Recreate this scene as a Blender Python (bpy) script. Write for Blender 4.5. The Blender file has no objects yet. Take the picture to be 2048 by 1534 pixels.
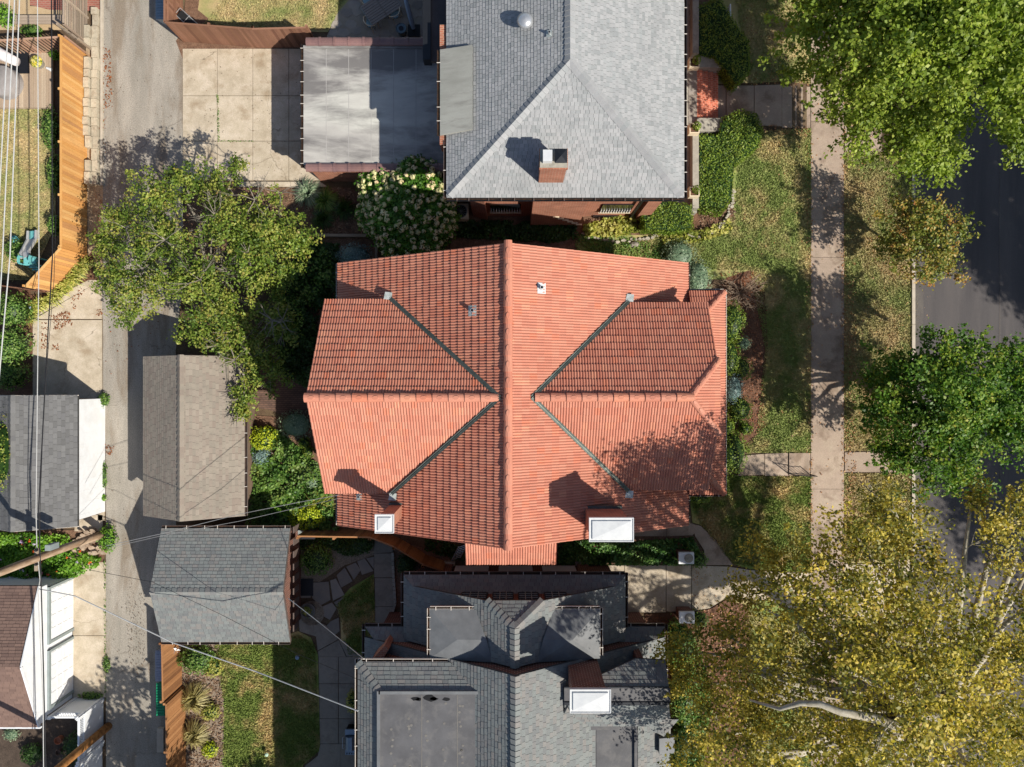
import bpy, bmesh, math, random
import numpy as np
from mathutils import Vector
random.seed(7); RS = np.random.RandomState(11)
S = bpy.context.scene
# ------------------------------------------------------------ camera, sky, sun
H = 35.0; F = 1400.0; CX = 1024.0; CY = 767.0
cd = bpy.data.cameras.new("camera"); cam = bpy.data.objects.new("camera", cd)
S.collection.objects.link(cam); cam.location = (0, 0, H); cam.rotation_euler = (0, 0, 0)
cd.sensor_width = 36.0; cd.lens = F / 2048 * 36.0; cd.clip_end = 500; cd.clip_start = 0.5
S.camera = cam
SUN = Vector((0.88, -0.665, 1.0)).normalized()
elev = math.asin(SUN.z); az = math.atan2(SUN.x, SUN.y)
w = bpy.data.worlds.new("World"); S.world = w; w.use_nodes = True
nt = w.node_tree; bg = nt.nodes["Background"]; sk = nt.nodes.new("ShaderNodeTexSky")
sk.sky_type = 'NISHITA'; sk.sun_disc = False; sk.sun_elevation = elev; sk.sun_rotation = az
nt.links.new(sk.outputs[0], bg.inputs[0]); bg.inputs[1].default_value = 0.078
sd = bpy.data.lights.new("sun", 'SUN'); sd.energy = 4.6; sd.angle = math.radians(0.55); sd.color = (1.0, 0.935, 0.83)
so = bpy.data.objects.new("sun", sd); S.collection.objects.link(so)
so.rotation_euler = SUN.to_track_quat('Z', 'Y').to_euler(); so.location = (30, -22, 40)
S.view_settings.view_transform = 'Standard'; S.view_settings.look = 'None'
S.view_settings.gamma = 1.0; S.view_settings.exposure = 0.5
S.view_settings.use_curve_mapping = False
S.cycles.max_bounces = 6; S.cycles.transparent_max_bounces = 8
# ------------------------------------------------------------ coordinates
GX = [(-400, 0.0), (13.5, 0.0), (14.2, -0.14), (15.0, -0.38), (20.24, -0.42), (20.34, -0.62), (400, -0.62)]
def gz(x):
    for (a, za), (b, zb) in zip(GX, GX[1:]):
        if x <= b: return za + (zb - za) * (x - a) / (b - a)
    return GX[-1][1]
def P(px, py, z=0.0): return ((px - CX) / F * (H - z), (CY - py) / F * (H - z), z)
def G(px, py, dz=0.0):
    z = 0.0
    for _ in range(4): z = gz((px - CX) / F * (H - z)) + dz
    return P(px, py, z)
def srgb(*c):
    if len(c) == 1: c = (c[0],) * 3
    return tuple((v / 12.92 if v <= .04045 else ((v + .055) / 1.055) ** 2.4) for v in c)
# ------------------------------------------------------------ materials
MC = {}
def ramp(nt, src, stops, interp='LINEAR'):
    r = nt.nodes.new("ShaderNodeValToRGB"); r.color_ramp.interpolation = interp
    e = r.color_ramp.elements
    while len(e) < len(stops): e.new(0.5)
    for i, (p, c) in enumerate(stops):
        e[i].position = p; e[i].color = (c[0], c[1], c[2], 1)
    nt.links.new(src, r.inputs[0]); return r.outputs[0]
def noise(nt, vec, scale, detail=6, rough=.6, dist=0.0):
    n = nt.nodes.new("ShaderNodeTexNoise"); n.inputs['Scale'].default_value = scale
    n.inputs['Detail'].default_value = detail; n.inputs['Roughness'].default_value = rough
    n.inputs['Distortion'].default_value = dist
    nt.links.new(vec, n.inputs['Vector']); return n.outputs['Fac']
def mix(nt, a, b, fac, mode='MIX'):
    m = nt.nodes.new("ShaderNodeMix"); m.data_type = 'RGBA'; m.blend_type = mode
    for s, v in ((m.inputs[0], fac), (m.inputs[6], a), (m.inputs[7], b)):
        if hasattr(v, 'links') or isinstance(v, bpy.types.NodeSocket): nt.links.new(v, s)
        elif isinstance(v, (int, float)): s.default_value = v
        else: s.default_value = (v[0], v[1], v[2], 1)
    return m.outputs[2]
def math_(nt, op, a, b=0.0):
    m = nt.nodes.new("ShaderNodeMath"); m.operation = op
    for s, v in ((m.inputs[0], a), (m.inputs[1], b)):
        if isinstance(v, bpy.types.NodeSocket): nt.links.new(v, s)
        else: s.default_value = v
    return m.outputs[0]
def mapping(nt, vec, scale=(1, 1, 1), rot=(0, 0, 0)):
    m = nt.nodes.new("ShaderNodeMapping"); m.inputs['Scale'].default_value = scale; m.inputs['Rotation'].default_value = rot
    nt.links.new(vec, m.inputs[0]); return m.outputs[0]
def base(name):
    m = bpy.data.materials.new(name); m.use_nodes = True; nt = m.node_tree
    b = nt.nodes["Principled BSDF"]; g = nt.nodes.new("ShaderNodeNewGeometry")
    b.inputs['Specular IOR Level'].default_value = 0.3
    return m, nt, b, g.outputs['Position']
def attr(nt, n='rnd'):
    a = nt.nodes.new("ShaderNodeAttribute"); a.attribute_name = n; return a.outputs['Fac']
def bump(nt, b, h, strength, dist=0.02):
    n = nt.nodes.new("ShaderNodeBump"); n.inputs['Strength'].default_value = strength
    n.inputs['Distance'].default_value = dist; nt.links.new(h, n.inputs['Height'])
    nt.links.new(n.outputs[0], b.inputs['Normal'])
def M(name, stops, scale=2.0, rough=.85, metal=0.0, bmp=.3, bscale=30, piece=0.0, stretch=(1, 1, 1), stain=None, sscale=.5, samt=.5,
      fine=.15, fscale=60, spec=.3, crack=None, srange=(.5, .62)):
    """noise colour ramp + per-piece value shift + stain layer + fine grain + cracks"""
    if name in MC: return MC[name]
    m, nt, b, pos = base(name)
    v = mapping(nt, pos, stretch)
    f = noise(nt, v, scale, 8, .62)
    n = len(stops); col = ramp(nt, f, [(.3 + .4 * i / max(1, n - 1), c) for i, c in enumerate(stops)])
    if stain is not None:
        sf = ramp(nt, noise(nt, v, sscale, 7, .65, .25), [(srange[0], (0, 0, 0)), (srange[1], (1, 1, 1))])
        col = mix(nt, col, stain, math_(nt, 'MULTIPLY', sf, samt))
    if fine:
        g = noise(nt, pos, fscale, 3, .7)
        gg = ramp(nt, g, [(.3, (1 - fine * 1.6,) * 3), (.7, (1 + fine,) * 3)])
        col = mix(nt, col, gg, 1.0, 'MULTIPLY')
    if piece:
        a = attr(nt); pg = ramp(nt, a, [(0, (1 - piece,) * 3), (1, (1 + piece,) * 3)])
        col = mix(nt, col, pg, 1.0, 'MULTIPLY')
    if crack:
        vo = nt.nodes.new("ShaderNodeTexVoronoi"); vo.feature = 'DISTANCE_TO_EDGE'; vo.inputs['Scale'].default_value = crack[0]
        nn = nt.nodes.new("ShaderNodeTexNoise"); nn.inputs['Scale'].default_value = 1.6; nn.inputs['Detail'].default_value = 6
        nt.links.new(pos, nn.inputs['Vector'])
        ad = nt.nodes.new("ShaderNodeVectorMath"); ad.operation = 'MULTIPLY_ADD'; ad.inputs[1].default_value = (.9, .9, 0)
        nt.links.new(nn.outputs['Color'], ad.inputs[0]); nt.links.new(pos, ad.inputs[2]); nt.links.new(ad.outputs[0], vo.inputs['Vector'])
        ck = ramp(nt, vo.outputs['Distance'], [(0, (1, 1, 1)), (crack[1], (0, 0, 0))])
        gate = ramp(nt, noise(nt, pos, .35, 3), [(.5, (0, 0, 0)), (.56, (1, 1, 1))])
        col = mix(nt, col, crack[2], math_(nt, 'MULTIPLY', math_(nt, 'MULTIPLY', ck, gate), .75))
    nt.links.new(col, b.inputs['Base Color'])
    b.inputs['Roughness'].default_value = rough; b.inputs['Metallic'].default_value = metal
    b.inputs['Specular IOR Level'].default_value = spec
    if bmp: bump(nt, b, noise(nt, pos, bscale, 5, .7), bmp)
    MC[name] = m; return m
def Mpiece(name, stops, rough=.85, grime=None, gscale=1.2, gamt=.5, fine=.12, fscale=70, stretch=(1, 1, 1), bmp=.3, var=.12, vscale=.5, spec=.3, gap=0):
    """colour picked per piece (shingle, tile, board)"""
    m, nt, b, pos = base(name)
    n = len(stops); st = [(i / (n - 1), c) for i, c in enumerate(stops)]
    if gap: st = [(0.0, tuple(v * gap for v in stops[0])), (.06, tuple(v * gap for v in stops[0]))] + [(.07 + .93 * p_, c) for p_, c in st]
    col = ramp(nt, attr(nt), st)
    lo = noise(nt, mapping(nt, pos, stretch), vscale, 6, .65)
    col = mix(nt, col, ramp(nt, lo, [(.3, (1 - var,) * 3), (.7, (1 + var,) * 3)]), 1.0, 'MULTIPLY')
    if grime is not None:
        gf = ramp(nt, noise(nt, mapping(nt, pos, stretch), gscale, 8, .7, .4), [(.48, (0, 0, 0)), (.68, (1, 1, 1))])
        col = mix(nt, col, grime, math_(nt, 'MULTIPLY', gf, gamt))
    g = noise(nt, pos, fscale, 3, .7)
    col = mix(nt, col, ramp(nt, g, [(.3, (1 - fine * 1.5,) * 3), (.7, (1 + fine,) * 3)]), 1.0, 'MULTIPLY')
    nt.links.new(col, b.inputs['Base Color']); b.inputs['Roughness'].default_value = rough
    b.inputs['Specular IOR Level'].default_value = spec
    if bmp: bump(nt, b, g, bmp, .01)
    MC[name] = m; return m
def Mbrick(name, c1, c2, mortar, bw=.22, bh=.075, ms=.012, stain=None):
    m, nt, b, pos = base(name)
    uv = nt.nodes.new("ShaderNodeUVMap"); t = nt.nodes.new("ShaderNodeTexBrick")
    nt.links.new(uv.outputs[0], t.inputs['Vector']); t.inputs['Scale'].default_value = 1.0
    t.inputs['Brick Width'].default_value = bw; t.inputs['Row Height'].default_value = bh; t.inputs['Mortar Size'].default_value = ms
    t.inputs['Color1'].default_value = (*c1, 1); t.inputs['Color2'].default_value = (*c2, 1); t.inputs['Mortar'].default_value = (*mortar, 1)
    t.inputs['Bias'].default_value = 0.0
    col = mix(nt, t.outputs['Color'], ramp(nt, noise(nt, pos, 1.5, 6), [(.3, (.78,) * 3), (.7, (1.15,) * 3)]), 1.0, 'MULTIPLY')
    if stain: col = mix(nt, col, stain, math_(nt, 'MULTIPLY', ramp(nt, noise(nt, pos, 2.2, 6), [(.5, (0,) * 3), (.65, (1,) * 3)]), .5))
    nt.links.new(col, b.inputs['Base Color']); b.inputs['Roughness'].default_value = .9
    bump(nt, b, t.outputs['Fac'], -.4, .01); MC[name] = m; return m
def Mleaf(name, stops, trans=.3, rough=.5, dens=None):
    m, nt, b, pos = base(name)
    n = len(stops); a = attr(nt)
    col = ramp(nt, a, [(i / (n - 1), c) for i, c in enumerate(stops)])
    col = mix(nt, col, ramp(nt, noise(nt, pos, .9, 3), [(.3, (.82,) * 3), (.7, (1.15,) * 3)]), 1.0, 'MULTIPLY')
    nt.links.new(col, b.inputs['Base Color']); b.inputs['Roughness'].default_value = rough
    b.inputs['Specular IOR Level'].default_value = .35
    tr = nt.nodes.new("ShaderNodeBsdfTranslucent"); nt.links.new(mix(nt, col, (1.15, 1.2, .6), 1.0, 'MULTIPLY'), tr.inputs[0])
    ms = nt.nodes.new("ShaderNodeMixShader"); ms.inputs[0].default_value = trans
    nt.links.new(b.outputs[0], ms.inputs[1]); nt.links.new(tr.outputs[0], ms.inputs[2])
    nt.links.new(ms.outputs[0], nt.nodes["Material Output"].inputs[0]); MC[name] = m; return m
def Mplain(name, col, rough=.5, metal=0.0, spec=.5, var=.1):
    return M(name, [tuple(c * (1 - var) for c in col), tuple(c * (1 + var) for c in col)], scale=4, rough=rough, metal=metal, bmp=.08, bscale=20, fine=.04, spec=spec)
# tiles, shingles
TILE = Mpiece("terracotta_tile", [srgb(.62, .38, .31), srgb(.68, .42, .34)] + [srgb(.70 + .006 * i, .448 + .009 * i, .368 + .008 * i) for i in range(7)] * 2 + [srgb(.74, .45, .35), srgb(.76, .53, .43)], rough=.62, var=.06, grime=srgb(.58, .40, .34), gamt=.2, gscale=2.2, fine=.06)
SH_UP = Mpiece("pale_grey_shingle", gap=.42, stops=[srgb(.52, .535, .54), srgb(.57, .58, .585), srgb(.595, .60, .605), srgb(.62, .625, .63), srgb(.56, .575, .58)], var=.05, fine=.1, fscale=45, grime=srgb(.48, .49, .50), gamt=.35)
SH_BOT = Mpiece("blue_green_shingle", gap=.42, stops=[srgb(.415, .425, .43), srgb(.44, .455, .455), srgb(.455, .475, .473), srgb(.475, .49, .485), srgb(.485, .475, .465), srgb(.43, .44, .445)], var=.05, fine=.14, fscale=32)
SH_G1 = Mpiece("brown_shingle", gap=.42, stops=[srgb(.50, .47, .43), srgb(.53, .50, .455), srgb(.55, .515, .47), srgb(.51, .465, .425), srgb(.56, .525, .48)], var=.08, fine=.1, fscale=45, grime=srgb(.44, .42, .39), gamt=.3)
SH_G3 = Mpiece("slate_grey_shingle", gap=.42, stops=[srgb(.36, .36, .36), srgb(.40, .40, .40), srgb(.43, .43, .43), srgb(.38, .38, .385)], var=.06, fine=.1, fscale=45)
SH_G4 = Mpiece("red_brown_shingle", gap=.42, stops=[srgb(.42, .34, .31), srgb(.46, .375, .34), srgb(.49, .40, .36), srgb(.43, .35, .32)], var=.06, fine=.1, fscale=45)
BRICK = Mbrick("red_brick", srgb(.66, .40, .31), srgb(.59, .35, .27), srgb(.66, .54, .46))
BRICKD = Mbrick("dark_brick", srgb(.42, .22, .17), srgb(.32, .17, .14), srgb(.60, .50, .45), .2, .085, .012)
BRICKP = Mbrick("porch_brick", srgb(.80, .47, .37), srgb(.76, .42, .32), srgb(.80, .64, .56), .22, .11, .008)
PAVER = Mbrick("brown_paver", srgb(.45, .35, .30), srgb(.38, .30, .27), srgb(.30, .25, .22), .2, .1, .012)
BPAT = Mbrick("red_paver", srgb(.62, .38, .33), srgb(.55, .34, .29), srgb(.60, .48, .42), .2, .1, .012)
STUCCO = M("stucco", [srgb(.56, .50, .46), srgb(.62, .56, .51)], scale=3)
CREAM = M("cream_stone", [srgb(.80, .74, .63), srgb(.86, .80, .70)], scale=5, fine=.1)
STONE = M("limestone", [srgb(.58, .56, .52), srgb(.68, .66, .61)], scale=4, stain=srgb(.42, .41, .38), sscale=2)
CAPSTONE = M("wall_block", [srgb(.62, .59, .52), srgb(.72, .68, .60), srgb(.77, .73, .65)], scale=3, piece=.15, stain=srgb(.5, .43, .35), sscale=3)
MEMB = M("grey_membrane", [srgb(.58, .57, .56), srgb(.68, .67, .65), srgb(.76, .76, .73)], scale=.5, stretch=(.4, 1.3, 1), rough=.6, stain=srgb(.38, .37, .37), sscale=.33, samt=.85, fine=.04, bmp=.1, srange=(.44, .56))
MEMBD = M("dark_membrane", [srgb(.30, .30, .31), srgb(.37, .37, .38)], scale=1.2, rough=.6, stain=srgb(.46, .45, .44), sscale=1.6, samt=.35, fine=.06, bmp=.15)
MEMBD2 = M("dormer_membrane", [srgb(.37, .38, .39), srgb(.44, .45, .46)], scale=2, rough=.6, fine=.06, bmp=.15)
DKMET = Mplain("dark_metal", srgb(.16, .17, .19), .45, .5)
GUT = Mplain("gutter_brown", srgb(.42, .37, .35), .5, .2)
GUTD = M("gutter_debris", [srgb(.10, .09, .08), srgb(.2, .14, .1), srgb(.3, .2, .14)], scale=8)
GUTW = Mplain("gutter_white", srgb(.80, .77, .73), .5)
FLASH = M("valley_metal", [srgb(.30, .33, .31), srgb(.42, .45, .43)], scale=3, rough=.5, metal=.5)
FLASHL = M("bright_flashing", [srgb(.62, .66, .64), srgb(.78, .80, .79)], scale=6, rough=.45, metal=.35, spec=.5)
WHITE = M("white_paint", [srgb(.85, .86, .87), srgb(.89, .90, .91)], scale=2, rough=.5, bmp=.05, fine=.03, stain=srgb(.76, .75, .72), sscale=1.3, samt=.2)
WHITEM = M("white_metal", [srgb(.74, .75, .76), srgb(.80, .81, .81)], scale=3, rough=.4, bmp=.05, fine=.04, spec=.5)
TRIMG = Mplain("grey_trim", srgb(.52, .56, .56), .5)
COPE = M("clay_coping", [srgb(.44, .34, .34), srgb(.52, .40, .38)], scale=3, piece=.15, rough=.4, spec=.5)
GLASS = Mplain("dark_glass", srgb(.10, .11, .13), .12, 0, .8)
BLACK = Mplain("black_metal", srgb(.06, .06, .065), .5, .3)
STEEL = Mplain("bright_steel", srgb(.74, .75, .76), .3, .6)
CEDAR = Mpiece("cedar_board", [srgb(.75, .53, .29), srgb(.81, .61, .36), srgb(.85, .67, .43), srgb(.78, .56, .32), srgb(.70, .51, .33)], rough=.75, stretch=(1, 1, .3), fine=.12, fscale=25, grime=srgb(.58, .44, .30), gamt=.35)
REDWOOD = Mpiece("weathered_redwood", [srgb(.42, .29, .23), srgb(.50, .36, .28), srgb(.56, .41, .33), srgb(.46, .32, .26)], rough=.8, fine=.12, fscale=25)
OLDWOOD = Mpiece("honey_board", [srgb(.50, .34, .21), srgb(.60, .42, .27), srgb(.66, .48, .32), srgb(.45, .30, .19)], rough=.8, fine=.14, fscale=22)
GREYWOOD = Mpiece("grey_board", [srgb(.52, .47, .41), srgb(.60, .54, .47), srgb(.66, .60, .53), srgb(.56, .49, .43)], rough=.85, fine=.12, fscale=22)
DECKW = Mpiece("deck_board", [srgb(.60, .53, .45), srgb(.68, .60, .51), srgb(.64, .56, .48), srgb(.71, .64, .55)], rough=.85, fine=.1, fscale=22, stretch=(3, .4, 1))
POLE = M("pole_wood", [srgb(.50, .39, .30), srgb(.64, .54, .44), srgb(.74, .66, .57)], scale=5, stretch=(1, 1, .25), rough=.85)
POLE2 = M("pole_tan_wood", [srgb(.45, .29, .15), srgb(.62, .43, .24), srgb(.72, .52, .31)], scale=5, rough=.8)
BARK = M("brown_bark", [srgb(.24, .20, .17), srgb(.36, .32, .28)], scale=6)
BARKG = M("grey_bark", [srgb(.42, .39, .35), srgb(.58, .55, .50)], scale=6)
BARKW = M("pale_sycamore_bark", [srgb(.48, .45, .38), srgb(.66, .63, .56), srgb(.80, .78, .72)], scale=3, stain=srgb(.45, .42, .35), sscale=3)
# ground
ASPH = M("alley_concrete", [srgb(.54, .52, .48), srgb(.60, .575, .535), srgb(.66, .63, .585)], scale=1.1, stretch=(1.2, .25, 1), stain=srgb(.48, .42, .35), sscale=.7, samt=.65, fine=.24, fscale=22, crack=(.2, .006, srgb(.42, .39, .35)))
ROADM = M("street_asphalt", [srgb(.285, .275, .28), srgb(.33, .315, .315), srgb(.36, .34, .335)], scale=.7, stretch=(1.2, .12, 1), fine=.1, fscale=35, stain=srgb(.25, .24, .25), sscale=.4, samt=.5)
CONC = M("buff_concrete", [srgb(.66, .61, .53), srgb(.73, .68, .60), srgb(.79, .74, .67)], scale=1.4, piece=.06, stain=srgb(.56, .48, .38), sscale=1.0, samt=.6, srange=(.52, .68), fine=.12, fscale=24, crack=(.25, .005, srgb(.4, .36, .3)))
CONCW = M("walk_concrete", [srgb(.58, .52, .46), srgb(.64, .57, .51), srgb(.67, .61, .54)], scale=1.2, piece=.07, stain=srgb(.46, .39, .33), sscale=1.0, samt=.65, fine=.12, fscale=26)
CONCG = M("grey_walk", [srgb(.50, .47, .43), srgb(.58, .55, .50)], scale=1.5, piece=.1, stain=srgb(.42, .38, .34), sscale=1.5, samt=.5, fine=.08, fscale=30)
CURB = M("curb_concrete", [srgb(.66, .62, .56), srgb(.76, .72, .66)], scale=3, fine=.1)
FLAG = M("flagstone", [srgb(.52, .50, .48), srgb(.60, .56, .51)], scale=2, piece=.22, fine=.08)
SOIL = M("ground_soil", [srgb(.30, .24, .18), srgb(.38, .31, .24), srgb(.42, .37, .27)], scale=1.5, fine=.3, fscale=25)
MULCH = M("brown_mulch", [srgb(.37, .28, .22), srgb(.46, .35, .28), srgb(.53, .42, .34)], scale=3, fine=.35, fscale=18, bmp=.6)
RMULCH = M("red_mulch", [srgb(.34, .24, .18), srgb(.42, .30, .23), srgb(.50, .37, .29)], scale=3, fine=.35, fscale=18, bmp=.6)
GMULCH = M("grey_mulch", [srgb(.46, .41, .35), srgb(.54, .48, .42), srgb(.60, .55, .49)], scale=3, fine=.3, fscale=18, bmp=.6)
GRAVEL = M("tan_gravel", [srgb(.48, .43, .37), srgb(.58, .52, .45)], scale=5, fine=.35, fscale=22, bmp=.8)
def Mgrass(name, green, dry, g2, thr=(.42, .6), sc=.55):
    m, nt, b, pos = base(name)
    f = noise(nt, pos, sc, 9, .7, .3)
    gcol = mix(nt, green, g2, noise(nt, pos, 2.2, 5))
    col = mix(nt, gcol, dry, ramp(nt, f, [(thr[0], (0,) * 3), (thr[1], (1,) * 3)]))
    col = mix(nt, col, ramp(nt, noise(nt, pos, 11, 5, .8), [(.3, (.80,) * 3), (.7, (1.18,) * 3)]), 1.0, 'MULTIPLY')
    col = mix(nt, col, ramp(nt, attr(nt), [(0, (.95,) * 3), (.5, (1,) * 3), (1, (1.5,) * 3)]), 1.0, 'MULTIPLY')
    nt.links.new(col, b.inputs['Base Color']); b.inputs['Roughness'].default_value = .8
    b.inputs['Specular IOR Level'].default_value = .15
    bump(nt, b, noise(nt, pos, 25, 4, .8), .5, .03)
    MC[name] = m; return m
GRASS = Mgrass("front_grass", srgb(.43, .50, .26), srgb(.71, .64, .46), srgb(.53, .57, .33), (.44, .64))
GRASSD = Mgrass("dry_grass", srgb(.46, .52, .30), srgb(.69, .61, .45), srgb(.57, .57, .36), (.38, .62))
GRASSG = Mgrass("green_grass", srgb(.38, .47, .22), srgb(.72, .63, .44), srgb(.50, .54, .28), (.46, .62))
# foliage
LF_APPLE = Mleaf("crabapple_leaf", [srgb(.24, .34, .12), srgb(.32, .42, .15), srgb(.41, .50, .18), srgb(.51, .57, .23), srgb(.62, .63, .30), srgb(.56, .47, .24)], .3)
LF_OAK = Mleaf("oak_leaf", [srgb(.35, .44, .14), srgb(.47, .56, .19), srgb(.60, .67, .26), srgb(.72, .75, .36)], .42)
LF_MAPLE = Mleaf("maple_leaf", [srgb(.18, .32, .09), srgb(.26, .41, .12), srgb(.35, .50, .16), srgb(.49, .59, .21), srgb(.66, .65, .26)], .36)
LF_SYC = Mleaf("sycamore_leaf", [srgb(.29, .34, .14), srgb(.41, .43, .18), srgb(.56, .54, .22), srgb(.72, .66, .27), srgb(.85, .77, .35), srgb(.64, .50, .27)], .38)
LF_RED = Mleaf("autumn_leaf", [srgb(.28, .37, .15), srgb(.40, .47, .19), srgb(.54, .55, .25), srgb(.68, .58, .28), srgb(.66, .40, .22)], .3)
LF_BOX = Mleaf("boxwood_leaf", [srgb(.29, .39, .11), srgb(.38, .48, .15), srgb(.48, .57, .20), srgb(.58, .63, .27)], .25)
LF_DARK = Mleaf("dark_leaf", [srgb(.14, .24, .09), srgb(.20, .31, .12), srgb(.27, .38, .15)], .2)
LF_IVY = Mleaf("ivy_leaf", [srgb(.15, .28, .10), srgb(.22, .38, .14), srgb(.35, .50, .22), srgb(.5, .6, .33)], .2)
LF_GARDEN = Mleaf("garden_leaf", [srgb(.22, .36, .14), srgb(.32, .46, .18), srgb(.44, .56, .26), srgb(.52, .58, .30)], .25)
LF_LIME = Mleaf("lime_leaf", [srgb(.52, .60, .12), srgb(.68, .74, .16), srgb(.80, .82, .25)], .3)
LF_BLUE = Mleaf("blue_spruce_needle", [srgb(.34, .44, .42), srgb(.46, .56, .55), srgb(.56, .64, .62)], .1)
LF_SAGE = Mleaf("sage_leaf", [srgb(.36, .46, .36), srgb(.50, .58, .46), srgb(.62, .66, .55)], .15)
LF_YEL = Mleaf("yellow_leaf", [srgb(.40, .46, .17), srgb(.56, .59, .24), srgb(.70, .69, .34), srgb(.78, .75, .45)], .3)
LF_STRAW = Mleaf("straw_blade", [srgb(.48, .44, .25), srgb(.62, .58, .36), srgb(.72, .68, .48)], .2)
LF_FALL = Mleaf("fallen_leaf", [srgb(.50, .34, .22), srgb(.64, .46, .30), srgb(.74, .60, .42), srgb(.60, .38, .24)], .1)
LF_WEED = Mleaf("weed_leaf", [srgb(.28, .44, .12), srgb(.40, .58, .16), srgb(.52, .66, .22)], .3)
BLOOM = Mleaf("cream_bloom", [srgb(.72, .72, .50), srgb(.82, .80, .60), srgb(.88, .83, .66), srgb(.86, .74, .60)], .15)
# ------------------------------------------------------------ object plumbing
org = {}
def tag(o, label=None, cat=None, group=None, kind=None):
    for k, v in (("label", label), ("category", cat), ("group", group), ("kind", kind)):
        if v: o[k] = v
    return o
def thing(name, label, cat, loc=(0, 0, 0), group=None):
    loc = tuple(loc) + (0,) * (3 - len(loc)); o = bpy.data.objects.new(name, None); S.collection.objects.link(o); o.location = loc
    o.empty_display_size = .3; org[o.name] = Vector(loc)
    return tag(o, label, cat, group)
def link(name, me, mat, parent=None, loc=None):
    """me in world coordinates; shift to the origin of its thing"""
    o = bpy.data.objects.new(name, me); S.collection.objects.link(o)
    if mat: me.materials.append(mat)
    if parent:
        c = org[parent.name]; o.parent = parent
    else:
        n = len(me.vertices); a = np.empty(n * 3, 'f'); me.vertices.foreach_get('co', a); a = a.reshape(-1, 3)
        c = Vector(loc) if loc else Vector(((a[:, 0].min() + a[:, 0].max()) / 2, (a[:, 1].min() + a[:, 1].max()) / 2, a[:, 2].min()))
        o.location = c
    org[o.name] = c
    n = len(me.vertices); a = np.empty(n * 3, 'f'); me.vertices.foreach_get('co', a)
    a = a.reshape(-1, 3) - np.array(c, 'f'); me.vertices.foreach_set('co', a.ravel()); me.update()
    return o
def add_uv(me):
    nl = len(me.loops); co = np.empty(len(me.vertices) * 3, 'f'); me.vertices.foreach_get('co', co); co = co.reshape(-1, 3)
    li = np.empty(nl, 'i'); me.loops.foreach_get('vertex_index', li)
    nf = len(me.polygons); nr = np.empty(nf * 3, 'f'); me.polygons.foreach_get('normal', nr); nr = nr.reshape(-1, 3)
    lt = np.empty(nf, 'i'); me.polygons.foreach_get('loop_total', lt)
    n = np.repeat(nr, lt, axis=0); p = co[li]
    flat = np.abs(n[:, 2]) > .7
    L = np.sqrt(n[:, 0] ** 2 + n[:, 1] ** 2) + 1e-9
    u = np.where(flat, p[:, 0], (-p[:, 0] * n[:, 1] + p[:, 1] * n[:, 0]) / L)
    v = np.where(flat, p[:, 1], p[:, 2])
    uv = me.uv_layers.new(name="UVMap"); uv.data.foreach_set('uv', np.stack([u, v], 1).astype('f').ravel())
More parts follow.
